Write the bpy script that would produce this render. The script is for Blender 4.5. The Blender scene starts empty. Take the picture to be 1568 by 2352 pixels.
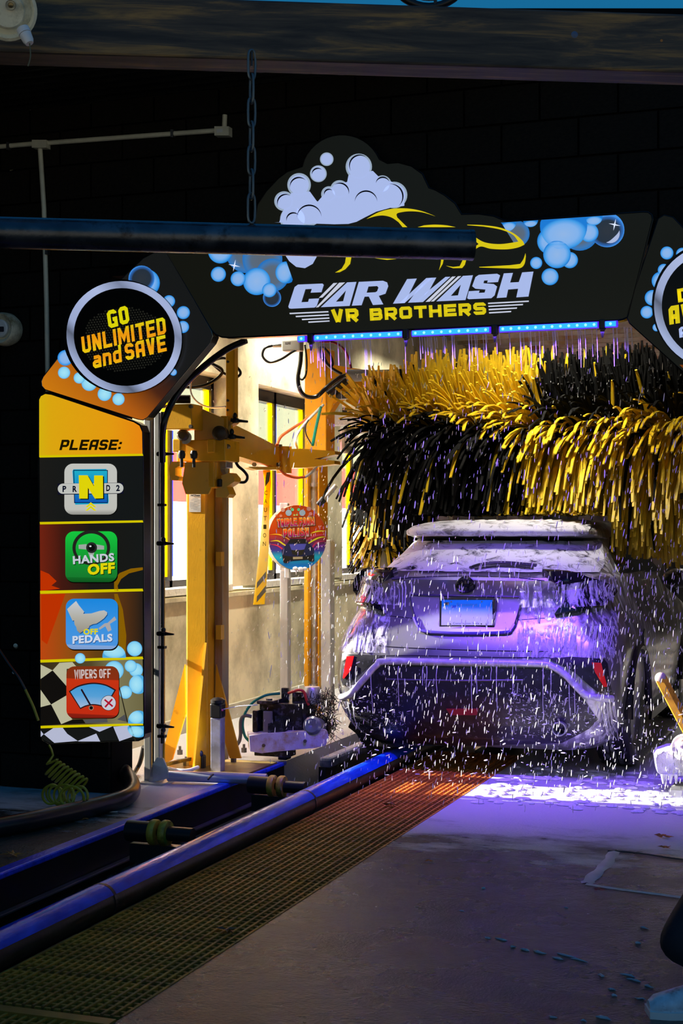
import bpy, bmesh, math, random
from math import sin, cos, pi, radians, sqrt
from mathutils import Vector, Matrix, noise
from mathutils.geometry import tessellate_polygon

scene = bpy.context.scene
COL = scene.collection

# ---------------------------------------------------------------- camera
FPX = 3400.0            # focal length in pixels of the 1568 x 2352 frame
HOR = 1218.0            # horizon row
YAW = math.atan(1216.0 / FPX)
CAMH = 1.5
cam_d = bpy.data.cameras.new('camera')
cam_d.sensor_fit = 'VERTICAL'
cam_d.sensor_height = 36.0
cam_d.lens = 36.0 * FPX / 2352.0
cam_d.shift_y = (HOR - 1176.0) / 2352.0
cam_d.clip_end = 300
cam = bpy.data.objects.new('camera', cam_d)
cam.location = (0, 0, CAMH)
cam.rotation_euler = (pi / 2, 0, YAW)
COL.objects.link(cam)
scene.camera = cam

# ---------------------------------------------------------------- light
world = bpy.data.worlds.new('sky')
scene.world = world
world.use_nodes = True
wn = world.node_tree
bg = wn.nodes['Background']
tc = wn.nodes.new('ShaderNodeTexCoord')
sx = wn.nodes.new('ShaderNodeSeparateXYZ')
rp = wn.nodes.new('ShaderNodeValToRGB')
rp.color_ramp.elements[0].position = 0.0
rp.color_ramp.elements[0].color = (0.46, 0.44, 0.38, 1)      # haze and sunlit surroundings at the horizon
rp.color_ramp.elements[1].position = 0.7
rp.color_ramp.elements[1].color = (0.010, 0.14, 0.40, 1)
_e = rp.color_ramp.elements.new(0.12); _e.color = (0.30, 0.38, 0.42, 1)
_e = rp.color_ramp.elements.new(0.28); _e.color = (0.012, 0.21, 0.46, 1)
wn.links.new(tc.outputs['Generated'], sx.inputs[0])
wn.links.new(sx.outputs['Z'], rp.inputs[0])
wn.links.new(rp.outputs[0], bg.inputs['Color'])
bg.inputs['Strength'].default_value = 0.7

SUN_DIR = Vector((1.0, 0.07, -0.42)).normalized()
sun_d = bpy.data.lights.new('sun', 'SUN')
sun_d.energy = 32.0
sun_d.angle = radians(0.6)
sun_d.color = (1.0, 0.93, 0.80)
sun = bpy.data.objects.new('sun', sun_d)
sun.rotation_euler = SUN_DIR.to_track_quat('-Z', 'Y').to_euler()
sun.location = (-20, 5, 15)
COL.objects.link(sun)

vs = scene.view_settings
vs.view_transform = 'Standard'
vs.look = 'None'
vs.exposure = 0.0
vs.gamma = 1.0
vs.use_curve_mapping = False

# ---------------------------------------------------------------- helpers
FW = Vector((-sin(YAW), cos(YAW), 0))
RT = Vector((cos(YAW), sin(YAW), 0))
UP = Vector((0, 0, 1))
CP = Vector((0, 0, CAMH))
def ray(px, py):
    return FW + RT * ((px - 784.0) / FPX) + UP * ((HOR - py) / FPX)
def PY(px, py, Y):            # point of the plane y = Y seen at a pixel
    r = ray(px, py); return CP + r * (Y / r.y)
def PX(px, py, X):
    r = ray(px, py); return CP + r * (X / r.x)
def PZ(px, py, Z):
    r = ray(px, py); return CP + r * ((Z - CAMH) / r.z)
def PD(px, py, D):
    return CP + ray(px, py) * D

ORG = {}
def tag(o, label=None, cat=None, group=None, kind=None):
    if label: o['label'] = label
    if cat: o['category'] = cat
    if group: o['group'] = group
    if kind: o['kind'] = kind
    return o
def empty(name, loc, label=None, cat=None, group=None, kind=None):
    o = bpy.data.objects.new(name, None)
    o.empty_display_size = 0.1
    COL.objects.link(o)
    o.location = loc
    ORG[o] = Vector(loc)
    return tag(o, label, cat, group, kind)
def link_mesh(name, verts, faces, m, parent=None, smooth=False, uvsmooth=None):
    verts = [Vector(v) for v in verts]
    if parent is not None:
        org = ORG[parent]
    else:
        lo = Vector((min(v.x for v in verts), min(v.y for v in verts), min(v.z for v in verts)))
        hi = Vector((max(v.x for v in verts), max(v.y for v in verts), max(v.z for v in verts)))
        org = Vector(((lo.x + hi.x) / 2, (lo.y + hi.y) / 2, lo.z))
    me = bpy.data.meshes.new(name)
    me.from_pydata([tuple(v - org) for v in verts], [], faces)
    me.update()
    if smooth:
        me.polygons.foreach_set('use_smooth', [True] * len(me.polygons))
        if smooth != 'all':
            try: me.set_sharp_from_angle(angle=radians(40))
            except Exception: pass
    if m: me.materials.append(m)
    o = bpy.data.objects.new(name, me)
    COL.objects.link(o)
    ORG[o] = org
    if parent is not None: o.parent = parent
    else: o.location = org
    return o
def copy_tree(o, parent=None):
    c = o.copy(); COL.objects.link(c); c.parent = parent
    ORG[c] = ORG.get(o, Vector())
    for ch in list(o.children):
        copy_tree(ch, c)
    return c

def frame(d, up=Vector((0, 0, 1))):
    d = Vector(d).normalized()
    if abs(d.dot(up)) > 0.98: up = Vector((0, 1, 0))
    s = d.cross(up).normalized()
    return d, s, s.cross(d).normalized()

class MB:
    def __init__(s): s.v = []; s.f = []
    def add(s, vs_, fs_):
        b = len(s.v); s.v += [Vector(v) for v in vs_]; s.f += [tuple(i + b for i in f) for f in fs_]; return s
    def box(s, c, size, R=None, bev=0.0):
        c = Vector(c); hx, hy, hz = size[0] / 2, size[1] / 2, size[2] / 2
        b = min(bev, hx * .9, hy * .9, hz * .9)
        if b <= 0:
            P = [Vector((x, y, z)) for x in (-hx, hx) for y in (-hy, hy) for z in (-hz, hz)]
            F = [(0, 1, 3, 2), (4, 6, 7, 5), (0, 4, 5, 1), (2, 3, 7, 6), (0, 2, 6, 4), (1, 5, 7, 3)]
        else:
            bm = bmesh.new()
            bmesh.ops.create_cube(bm, size=1)
            for v in bm.verts: v.co = Vector((v.co.x * 2 * hx, v.co.y * 2 * hy, v.co.z * 2 * hz))
            bmesh.ops.bevel(bm, geom=bm.edges[:], offset=b, segments=2, affect='EDGES', profile=0.5)
            bm.verts.index_update()
            P = [v.co.copy() for v in bm.verts]; F = [tuple(v.index for v in f.verts) for f in bm.faces]
            bm.free()
        if R is not None: P = [R @ p for p in P]
        return s.add([p + c for p in P], F)
    def beam(s, p0, p1, w, h, up=Vector((0, 0, 1)), bev=0.0):
        p0, p1 = Vector(p0), Vector(p1)
        d, sd, u = frame(p1 - p0, up)
        R = Matrix((sd, d, u)).transposed()
        return s.box((p0 + p1) / 2, (w, (p1 - p0).length, h), R, bev)
    def tube(s, pts, r, n=10, closed=False, caps=True):
        pts = [Vector(p) for p in pts]; m = len(pts)
        rs = r if isinstance(r, (list, tuple)) else [r] * m
        V = []; prev = None
        for i, p in enumerate(pts):
            if closed: t = pts[(i + 1) % m] - pts[i - 1]
            else: t = pts[min(i + 1, m - 1)] - pts[max(i - 1, 0)]
            if t.length < 1e-9: t = Vector((0, 0, 1))
            t.normalize()
            if prev is None:
                _, a, b = frame(t)
            else:
                a = prev - t * prev.dot(t)
                if a.length < 1e-6: _, a, b = frame(t)
                a.normalize(); b = a.cross(t)
            prev = a
            for k in range(n):
                an = 2 * pi * k / n
                V.append(p + (a * cos(an) + b * sin(an)) * rs[i])
        F = []
        for i in range(m if closed else m - 1):
            j = (i + 1) % m
            for k in range(n):
                F.append((i * n + k, i * n + (k + 1) % n, j * n + (k + 1) % n, j * n + k))
        if caps and not closed:
            F.append(tuple(reversed(range(n)))); F.append(tuple((m - 1) * n + k for k in range(n)))
        return s.add(V, F)
    def cyl(s, p0, p1, r, r1=None, n=20):
        return s.tube([p0, p1], [r, r if r1 is None else r1], n)
    def lathe(s, prof, c, axis=Vector((0, 0, 1)), n=24):   # prof: (radius, height)
        d, a, b = frame(axis); c = Vector(c); V = []; F = []
        for (r, h) in prof:
            for k in range(n):
                an = 2 * pi * k / n
                V.append(c + d * h + (a * cos(an) + b * sin(an)) * max(r, 1e-5))
        for i in range(len(prof) - 1):
            for k in range(n):
                F.append((i * n + k, i * n + (k + 1) % n, (i + 1) * n + (k + 1) % n, (i + 1) * n + k))
        return s.add(V, F)
    def prism(s, outer, ext):      # closed outline of 3-D points pushed along ext
        outer = [Vector(p) for p in outer]; n = len(outer); ext = Vector(ext)
        V = outer + [p + ext for p in outer]
        tri = tessellate_polygon([outer])
        F = [tuple(t) for t in tri] + [tuple(n + i for i in reversed(t)) for t in tri]
        F += [(i, (i + 1) % n, n + (i + 1) % n, n + i) for i in range(n)]
        return s.add(V, F)
    def ell(s, c, rx, ry, rz, n=12, m=8):
        c = Vector(c); V = []; F = []
        for i in range(m + 1):
            th = pi * i / m
            for k in range(n):
                V.append(c + Vector((rx * sin(th) * cos(2 * pi * k / n), ry * sin(th) * sin(2 * pi * k / n), rz * cos(th))))
        for i in range(m):
            for k in range(n):
                F.append((i * n + k, i * n + (k + 1) % n, (i + 1) * n + (k + 1) % n, (i + 1) * n + k))
        return s.add(V, F)
    def build(s, name, m, parent=None, smooth=False):
        return link_mesh(name, s.v, s.f, m, parent, smooth)

def spline(pts, n=8, closed=False):     # Catmull-Rom through points
    P = [Vector(p) for p in pts]; out = []; m = len(P)
    for i in range(m if closed else m - 1):
        if closed: a, b, c, d = P[i - 1], P[i], P[(i + 1) % m], P[(i + 2) % m]
        else: a, b, c, d = P[max(i - 1, 0)], P[i], P[i + 1], P[min(i + 2, m - 1)]
        for k in range(n):
            t = k / n
            out.append(0.5 * ((2 * b) + (c - a) * t + (2 * a - 5 * b + 4 * c - d) * t * t + (3 * b - a - 3 * c + d) * t ** 3))
    if not closed: out.append(P[-1])
    return out

# ---------------------------------------------------------------- materials
def lin(h):
    h = h.lstrip('#'); r = []
    for i in (0, 2, 4):
        c = int(h[i:i + 2], 16) / 255.0
        r.append(c / 12.92 if c <= 0.04045 else ((c + 0.055) / 1.055) ** 2.4)
    return tuple(r) + (1.0,)
MATS = {}
def _new(name):
    m = bpy.data.materials.new(name); m.use_nodes = True
    nt = m.node_tree; b = nt.nodes['Principled BSDF']
    return m, nt, b
def pm(name, col, rough=0.5, metal=0.0, var=0.15, vscale=8.0, bump=0.0, bscale=60.0, spec=0.5, coat=0.0, stretch=None, rvar=0.0, dirt=None, dscale=3.0, damt=0.5):
    if name in MATS: return MATS[name]
    m, nt, b = _new(name)
    c = lin(col) if isinstance(col, str) else tuple(col) + (1.0,)
    tcn = nt.nodes.new('ShaderNodeTexCoord'); vec = tcn.outputs['Object']
    if stretch:
        mp = nt.nodes.new('ShaderNodeMapping'); mp.inputs['Scale'].default_value = stretch
        nt.links.new(vec, mp.inputs[0]); vec = mp.outputs[0]
    nz = nt.nodes.new('ShaderNodeTexNoise'); nz.inputs['Scale'].default_value = vscale; nz.inputs['Detail'].default_value = 6
    nt.links.new(vec, nz.inputs['Vector'])
    r = nt.nodes.new('ShaderNodeValToRGB')
    r.color_ramp.elements[0].position = 0.3; r.color_ramp.elements[1].position = 0.7
    r.color_ramp.elements[0].color = tuple(x * (1 - var) for x in c[:3]) + (1,)
    r.color_ramp.elements[1].color = tuple(min(1, x * (1 + var)) for x in c[:3]) + (1,)
    nt.links.new(nz.outputs[0], r.inputs[0])
    out = r.outputs[0]
    if dirt:
        nz2 = nt.nodes.new('ShaderNodeTexNoise'); nz2.inputs['Scale'].default_value = dscale; nz2.inputs['Detail'].default_value = 9
        nz2.inputs['Roughness'].default_value = 0.65
        nt.links.new(vec, nz2.inputs['Vector'])
        r2 = nt.nodes.new('ShaderNodeValToRGB')
        r2.color_ramp.elements[0].position = 0.5 - 0.25 * damt; r2.color_ramp.elements[1].position = 0.72 - 0.25 * damt
        mx = nt.nodes.new('ShaderNodeMix'); mx.data_type = 'RGBA'
        nt.links.new(nz2.outputs[0], r2.inputs[0]); nt.links.new(r2.outputs[0], mx.inputs['Factor'])
        nt.links.new(out, mx.inputs['A']); mx.inputs['B'].default_value = lin(dirt)
        out = mx.outputs['Result']
    nt.links.new(out, b.inputs['Base Color'])
    b.inputs['Roughness'].default_value = rough; b.inputs['Metallic'].default_value = metal
    b.inputs['Specular IOR Level'].default_value = spec
    if coat: b.inputs['Coat Weight'].default_value = coat; b.inputs['Coat Roughness'].default_value = 0.08
    if rvar:
        mr = nt.nodes.new('ShaderNodeMapRange')
        mr.inputs['From Min'].default_value = 0.3; mr.inputs['From Max'].default_value = 0.7
        mr.inputs['To Min'].default_value = max(0.02, rough - rvar); mr.inputs['To Max'].default_value = min(1, rough + rvar)
        nt.links.new(nz.outputs[0], mr.inputs[0]); nt.links.new(mr.outputs[0], b.inputs['Roughness'])
    if bump:
        nb = nt.nodes.new('ShaderNodeTexNoise'); nb.inputs['Scale'].default_value = bscale; nb.inputs['Detail'].default_value = 5
        nt.links.new(vec, nb.inputs['Vector'])
        bp = nt.nodes.new('ShaderNodeBump'); bp.inputs['Strength'].default_value = bump; bp.inputs['Distance'].default_value = 0.01
        nt.links.new(nb.outputs[0], bp.inputs['Height']); nt.links.new(bp.outputs[0], b.inputs['Normal'])
    MATS[name] = m
    return m
def em(col, k=1.0, rough=0.25, base=None):       # backlit print
    key = 'print_%s_%.2f' % (col, k)
    if key in MATS: return MATS[key]
    m, nt, b = _new(key)
    c = lin(col)
    b.inputs['Base Color'].default_value = tuple(x * 0.5 for x in c[:3]) + (1,)
    b.inputs['Roughness'].default_value = rough
    b.inputs['Emission Color'].default_value = c
    b.inputs['Emission Strength'].default_value = k
    b.inputs['Specular IOR Level'].default_value = 0.2
    MATS[key] = m
    return m
def emgrad(name, stops, axis='Z', k=1.0, rough=0.25):    # printed gradient of a backlit panel
    if name in MATS: return MATS[name]
    m, nt, b = _new(name)
    t = nt.nodes.new('ShaderNodeTexCoord'); s = nt.nodes.new('ShaderNodeSeparateXYZ')
    nt.links.new(t.outputs['Generated'], s.inputs[0])
    if axis == 'R':
        def sub(o):
            a = nt.nodes.new('ShaderNodeMath'); a.operation = 'SUBTRACT'; nt.links.new(o, a.inputs[0]); a.inputs[1].default_value = 0.5
            q = nt.nodes.new('ShaderNodeMath'); q.operation = 'MULTIPLY'; nt.links.new(a.outputs[0], q.inputs[0]); nt.links.new(a.outputs[0], q.inputs[1]); return q
        q1, q2 = sub(s.outputs['X']), sub(s.outputs['Z'])
        ad = nt.nodes.new('ShaderNodeMath'); ad.operation = 'ADD'; nt.links.new(q1.outputs[0], ad.inputs[0]); nt.links.new(q2.outputs[0], ad.inputs[1])
        sq = nt.nodes.new('ShaderNodeMath'); sq.operation = 'SQRT'; nt.links.new(ad.outputs[0], sq.inputs[0])
        ml = nt.nodes.new('ShaderNodeMath'); ml.operation = 'MULTIPLY'; nt.links.new(sq.outputs[0], ml.inputs[0]); ml.inputs[1].default_value = 2.0
        fac = ml.outputs[0]
    elif axis == 'D':
        ad = nt.nodes.new('ShaderNodeMath'); ad.operation = 'ADD'; nt.links.new(s.outputs['X'], ad.inputs[0]); nt.links.new(s.outputs['Z'], ad.inputs[1])
        ml = nt.nodes.new('ShaderNodeMath'); ml.operation = 'MULTIPLY'; nt.links.new(ad.outputs[0], ml.inputs[0]); ml.inputs[1].default_value = 0.5
        fac = ml.outputs[0]
    else: fac = s.outputs[axis]
    r = nt.nodes.new('ShaderNodeValToRGB')
    while len(r.color_ramp.elements) < len(stops): r.color_ramp.elements.new(0.5)
    for e, (p, c) in zip(r.color_ramp.elements, stops): e.position = p; e.color = lin(c)
    nt.links.new(fac, r.inputs[0])
    nt.links.new(r.outputs[0], b.inputs['Emission Color'])
    b.inputs['Base Color'].default_value = (0.05, 0.05, 0.05, 1)
    b.inputs['Emission Strength'].default_value = k; b.inputs['Roughness'].default_value = rough
    b.inputs['Specular IOR Level'].default_value = 0.2
    MATS[name] = m
    return m
def transl(name, col, tr=0.5, frost=0.5, gl=0.06):      # wet frosted pane or film that the sun shines through
    if name in MATS: return MATS[name]
    m = bpy.data.materials.new(name); m.use_nodes = True; nt = m.node_tree
    nt.nodes.clear()
    o = nt.nodes.new('ShaderNodeOutputMaterial')
    t = nt.nodes.new('ShaderNodeBsdfTransparent'); t.inputs[0].default_value = (1, 1, 1, 1)
    l = nt.nodes.new('ShaderNodeBsdfTranslucent'); l.inputs[0].default_value = lin(col)
    g = nt.nodes.new('ShaderNodeBsdfGlossy'); g.inputs['Roughness'].default_value = 0.1
    m1 = nt.nodes.new('ShaderNodeMixShader'); m1.inputs[0].default_value = frost
    nz = nt.nodes.new('ShaderNodeTexNoise'); nz.inputs['Scale'].default_value = 40
    mr = nt.nodes.new('ShaderNodeMapRange'); mr.inputs['To Min'].default_value = max(0, frost - 0.12); mr.inputs['To Max'].default_value = min(1, frost + 0.12)
    nt.links.new(nz.outputs[0], mr.inputs[0]); nt.links.new(mr.outputs[0], m1.inputs[0])
    nt.links.new(t.outputs[0], m1.inputs[1]); nt.links.new(l.outputs[0], m1.inputs[2])
    m2 = nt.nodes.new('ShaderNodeMixShader'); m2.inputs[0].default_value = gl
    nt.links.new(m1.outputs[0], m2.inputs[1]); nt.links.new(g.outputs[0], m2.inputs[2])
    nt.links.new(m2.outputs[0], o.inputs[0])
    MATS[name] = m
    return m
# ---------------------------------------------------------------- shared materials
M_yel = pm('yellow_paint', (0.86, 0.43, 0.008), 0.35, var=0.07, vscale=6, bump=0.05, bscale=90, dirt='#7a4a10', dscale=9, damt=-0.5)
M_black = pm('black_plastic', (0.012, 0.012, 0.013), 0.35, var=0.3)
M_rubber = pm('black_rubber', (0.010, 0.010, 0.012), 0.3, var=0.3, bump=0.1, bscale=50)
M_alu = pm('aluminium', (0.50, 0.50, 0.47), 0.38, 0.35, var=0.25, vscale=14, stretch=(1, 1, 0.12), rvar=0.12)
M_galv = pm('galvanised_steel', (0.55, 0.57, 0.56), 0.42, 0.8, var=0.25, vscale=10, rvar=0.1)
M_steel = pm('dark_steel', (0.05, 0.05, 0.055), 0.35, 0.7, var=0.3, rvar=0.15)
M_bolt = pm('bolt_steel', (0.2, 0.2, 0.2), 0.35, 0.9)
M_white = pm('white_plastic', (0.75, 0.75, 0.72), 0.4, var=0.08)
M_cream = pm('cream_plastic', (0.85, 0.80, 0.58), 0.35, var=0.12, vscale=15, dirt='#6a5a20', dscale=7, damt=0.15)
M_foam = pm('white_foam', (0.80, 0.80, 0.84), 0.6, var=0.1, vscale=30, bump=0.6, bscale=120)

# ---------------------------------------------------------------- ground
def floor_material():
    m, nt, b = _new('wet_concrete')
    g = nt.nodes.new('ShaderNodeNewGeometry'); P = g.outputs['Position']
    def nz(sc, det=8, rough=0.6, st=None):
        n = nt.nodes.new('ShaderNodeTexNoise'); n.inputs['Scale'].default_value = sc; n.inputs['Detail'].default_value = det; n.inputs['Roughness'].default_value = rough
        if st:
            mp = nt.nodes.new('ShaderNodeMapping'); mp.inputs['Scale'].default_value = st
            nt.links.new(P, mp.inputs[0]); nt.links.new(mp.outputs[0], n.inputs['Vector'])
        else: nt.links.new(P, n.inputs['Vector'])
        return n.outputs[0]
    def ramp(src, p0, p1, c0=(0, 0, 0, 1), c1=(1, 1, 1, 1)):
        r = nt.nodes.new('ShaderNodeValToRGB'); r.color_ramp.elements[0].position = p0; r.color_ramp.elements[1].position = p1
        r.color_ramp.elements[0].color = c0; r.color_ramp.elements[1].color = c1
        nt.links.new(src, r.inputs[0]); return r.outputs[0]
    def math_(op, a, c):
        n = nt.nodes.new('ShaderNodeMath'); n.operation = op; n.use_clamp = False
        for i, q in enumerate((a, c)):
            if isinstance(q, (int, float)): n.inputs[i].default_value = q
            else: nt.links.new(q, n.inputs[i])
        return n.outputs[0]
    def mix(f, a, c):
        n = nt.nodes.new('ShaderNodeMix'); n.data_type = 'RGBA'
        nt.links.new(f, n.inputs['Factor'])
        for nm, q in (('A', a), ('B', c)):
            if isinstance(q, tuple): n.inputs[nm].default_value = q
            else: nt.links.new(q, n.inputs[nm])
        return n.outputs['Result']
    base = ramp(nz(1.6), 0.35, 0.68, (0.026, 0.029, 0.027, 1), (0.070, 0.072, 0.064, 1))
    stain = ramp(nz(0.7, 9, 0.7, (1, 2.2, 1)), 0.50, 0.66)
    base = mix(math_('MULTIPLY', stain, 0.6), base, (0.10, 0.062, 0.018, 1))
    specks = ramp(nz(55, 3), 0.66, 0.74)
    base = mix(math_('MULTIPLY', specks, 0.5), base, (0.02, 0.02, 0.02, 1))
    # suds washed over the slab where the cars drip: thick near the car, thinning toward the entrance
    s = nt.nodes.new('ShaderNodeSeparateXYZ'); nt.links.new(P, s.inputs[0])
    mr = nt.nodes.new('ShaderNodeMapRange'); mr.inputs['From Min'].default_value = 5.9; mr.inputs['From Max'].default_value = 7.7
    mr.inputs['To Min'].default_value = -0.28; mr.inputs['To Max'].default_value = 0.30
    nt.links.new(s.outputs['Y'], mr.inputs[0])
    suds = ramp(math_('ADD', nz(1.9, 10, 0.68, (1.0, 2.4, 1)), mr.outputs[0]), 0.47, 0.63)
    tiny = ramp(math_('ADD', nz(38, 2, 0.5), math_('MULTIPLY', mr.outputs[0], 0.25)), 0.70, 0.74)
    sm = math_('MAXIMUM', math_('MULTIPLY', suds, 0.92), math_('MULTIPLY', tiny, 0.7))
    base = mix(sm, base, (0.62, 0.62, 0.64, 1))
    nt.links.new(base, b.inputs['Base Color'])
    wet = ramp(nz(2.4, 8, 0.65), 0.38, 0.66, (0.16, 0.16, 0.16, 1), (0.38, 0.38, 0.38, 1))
    rr = mix(sm, wet, (0.5, 0.5, 0.5, 1))
    nt.links.new(rr, b.inputs['Roughness'])
    b.inputs['Specular IOR Level'].default_value = 0.38
    bp = nt.nodes.new('ShaderNodeBump'); bp.inputs['Strength'].default_value = 0.7; bp.inputs['Distance'].default_value = 0.008
    nt.links.new(math_('ADD', nz(70, 6), math_('MULTIPLY', nz(9, 6), 1.5)), bp.inputs['Height']); nt.links.new(bp.outputs[0], b.inputs['Normal'])
    return m
M_floor = floor_material()
XC, XT, XG0, XG1 = -3.585, -2.86, -2.775, -2.17        # kerb edge, guide tube, grating
tag(MB().box(((XG1 + 6) / 2, 11, -0.2), (6 - XG1, 30, 0.4)).build('floor', M_floor), kind='structure')
tag(MB().box(((XC - 5.4) / 2 - 0.0, 11, -0.2), (XC + 5.4, 30, 0.4)).build('floor', M_floor), kind='structure')
tag(MB().box(((XC + XG1) / 2, 11, -0.5), (XG1 - XC, 30, 0.2)).build('conveyor_pit', pm('pit_concrete', (0.02, 0.02, 0.022), 0.5)), kind='structure')
M_out = pm('sunlit_yard', (0.5, 0.48, 0.44), 0.8, var=0.15, vscale=2)
tag(MB().box((-22.9, 14, -0.15), (35, 60, 0.2)).build('floor_exterior', M_out), kind='structure')

# ---------------------------------------------------------------- black block wall of the entrance
YF = 7.50
M_block = pm('black_block_paint', (0.011, 0.0085, 0.0055), 0.7, var=0.4, vscale=20, bump=0.6, bscale=70, spec=0.15)
M_joint = pm('black_mortar', (0.004, 0.004, 0.004), 0.85, spec=0.1)
wf = MB()
XO0, XO1, ZL, ZT = -4.08, -0.45, 2.95, 3.95
wf.box(((-5.6 + XO0) / 2, YF + 0.14, ZT / 2), (XO0 + 5.6, 0.25, ZT))
wf.box(((XO0 + XO1) / 2, YF + 0.14, (ZL + ZT) / 2), (XO1 - XO0, 0.25, ZT - ZL))
wf.box(((XO1 + 3) / 2, YF + 0.14, ZT / 2), (3 - XO1, 0.25, ZT))
wall_f = tag(wf.build('wall_front', M_joint), kind='structure')
BW, BH = 0.40, 0.2
blk = None
def block(x0, x1, z0, z1):
    global blk
    w = x1 - x0 - 0.012; h = z1 - z0 - 0.012
    if w < 0.03: return
    if blk is None:
        mb = MB().box((0, 0, 0), (1, 0.03, 1), bev=0.0)
        blk = bpy.data.meshes.new('block'); blk.from_pydata([tuple(v) for v in mb.v], [], mb.f); blk.materials.append(M_block)
    o = bpy.data.objects.new('block', blk); COL.objects.link(o); o.parent = wall_f
    o.location = Vector(((x0 + x1) / 2, YF + 0.005 - 0.004 * random.random(), (z0 + z1) / 2)) - ORG[wall_f]
    o.scale = (w, 1, h)
random.seed(3)
k = 0; z = 0.0
while z < ZT - 0.02:
    z1 = min(z + BH, ZT)
    off = 0.2 if k % 2 else 0.0
    x = -5.6 - off
    while x < 0.6:
        a, b_ = max(x, -5.6), x + BW
        if z1 <= ZL + 0.06 and z < ZL - 0.1:
            if a < XO0: block(a, min(b_, XO0), z, z1)
        else: block(a, b_, max(z, ZL) if a > XO0 - 0.2 else z, z1)
        x += BW
    z = z1; k += 1

# interior side of the same wall stays black; tunnel shell
M_wall = pm('cream_wall', (0.74, 0.68, 0.46), 0.45, var=0.08, vscale=2.0, bump=0.05, bscale=8, dirt='#8c8568', dscale=1.3, damt=0.25)
M_sill = pm('sill_slab', (0.60, 0.58, 0.50), 0.6, var=0.2, vscale=25, bump=0.3, bscale=60)
XW = -4.80
WIN = [(7.79, 8.64), (9.30, 10.84), (11.37, 12.91), (13.44, 14.98), (15.5, 17.0), (17.6, 19.1)]
ZS, ZH = 1.05, 2.72
wl = MB()
wl.box((XW - 0.14, 15.37, ZS / 2 - 0.02), (0.28, 13.46, ZS - 0.04)); wl.box((XW - 0.14, 8.17, 0.2), (0.28, 0.94, 0.4))
wl.box((XW - 0.14, 14.9, (ZH + 3.9) / 2), (0.28, 14.4, 3.9 - ZH))
e = [7.7] + [q for w in WIN for q in w] + [22.1]
for i in range(0, len(e), 2):
    wl.box((XW - 0.14, (e[i] + e[i + 1]) / 2, (ZS + ZH) / 2), (0.28, e[i + 1] - e[i], ZH - ZS))
# shallow pilaster strips beside the windows
tag(wl.build('wall_left', M_wall), kind='structure')
tr = MB()
tr.box((XW + 0.012, 14.9, 0.99), (0.024, 14.4, 0.03))
tag(tr.build('trim_1', M_wall), kind='structure')
tag(MB().box((XW + 0.015, 14.9, 0.06), (0.03, 14.4, 0.12)).build('baseboard_left', pm('base_cove', (0.45, 0.42, 0.33), 0.6)), kind='structure')
M_frame = pm('black_window_frame', (0.015, 0.014, 0.02), 0.4)
M_pane = transl('frosted_pane', '#ffffff', frost=0.45)
M_pane_u = transl('rain_glass_pane', '#8f9478', frost=0.16)
M_red = transl('red_film_pane', '#ff5048', frost=0.6)
M_bst = transl('blue_lit_sash', '#3a62ff', frost=0.93, gl=0.03)  # blue light reflected by the stile put into its colour
M_yst = transl('yellow_lit_sash', '#ffe000', frost=0.93, gl=0.03)  # yellow light on the stile put into its colour
ZS_, M_clear = ZS, transl('clear_pane', '#ffffff', frost=0.12)
for i, (a, b_) in enumerate(WIN):
    fx = XW - 0.20
    ZS = 0.4 if i == 0 else ZS_
    if i == 0:      # unseen tall window added behind the instruction panel to admit the sun
        fm = MB(); t = 0.03
        for zz in (ZS + 0.03, ZH - 0.03): fm.box((fx, (a + b_) / 2, zz), (0.06, b_ - a, 0.06))
        for yy in (a + t / 2, b_ - t / 2): fm.box((fx, yy, (ZS + ZH) / 2), (0.06, t, ZH - ZS))
        w = tag(fm.build('window_1', M_frame), kind='structure')
        MB().box((XW - 0.07, (a + b_) / 2, ZS - 0.02), (0.15, b_ - a - 0.01, 0.03)).build('window_sill', M_sill, w)
        MB().box((fx, (a + b_) / 2, (ZS + ZH) / 2), (0.006, b_ - a - 2 * t, ZH - ZS - 0.12)).build('pane', M_clear, w)
        continue
    fm = MB(); t = 0.05
    fm.box((fx, (a + b_) / 2, ZS + t / 2 + 0.02), (0.07, b_ - a, t)); fm.box((fx, (a + b_) / 2, ZH - t), (0.07, b_ - a, 2 * t))
    fm.box((fx, a + t / 2, (ZS + ZH) / 2), (0.07, t, ZH - ZS)); fm.box((fx, b_ - t / 2, (ZS + ZH) / 2), (0.07, t, ZH - ZS))
    mid = (a + b_) / 2
    fm.box((fx, mid, (ZS + ZH) / 2), (0.07, 0.045, ZH - ZS))
    w = tag(fm.build('window_%d' % (i + 1), M_frame), kind='structure')
    MB().box((XW - 0.07, (a + b_) / 2, ZS - 0.005), (0.15, b_ - a - 0.01, 0.05)).build('window_sill', M_sill, w)
    for (p, q) in ((a + t, mid - 0.022), (mid + 0.022, b_ - t)):
        st = 0.055
        MB().box((fx, p + st / 2, (ZS + ZH) / 2), (0.03, st, ZH - ZS - 0.2)).build('sash_stile', M_bst, w)
        MB().box((fx, q - st / 2, (ZS + ZH) / 2), (0.03, st, ZH - ZS - 0.2)).build('sash_stile', M_yst, w)
        y0, y1 = p + st, q - st
        for (za, zb, mm) in ((ZS + 0.07, 1.72, M_pane), (1.725, 2.12, M_red), (2.125, ZH - 0.1, M_pane_u)):
            MB().box((fx - 0.005, (y0 + y1) / 2, (za + zb) / 2), (0.006, y1 - y0, zb - za)).build('pane', mm, w)
M_ceil = pm('ribbed_metal_ceiling', (0.42, 0.41, 0.36), 0.38, 0.6, var=0.2, vscale=3, dirt='#8a6a20', dscale=2.5, damt=0.2)
cl = MB()
cl.box((-2.3, 14.9, 3.86), (6.0, 14.5, 0.1))
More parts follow.
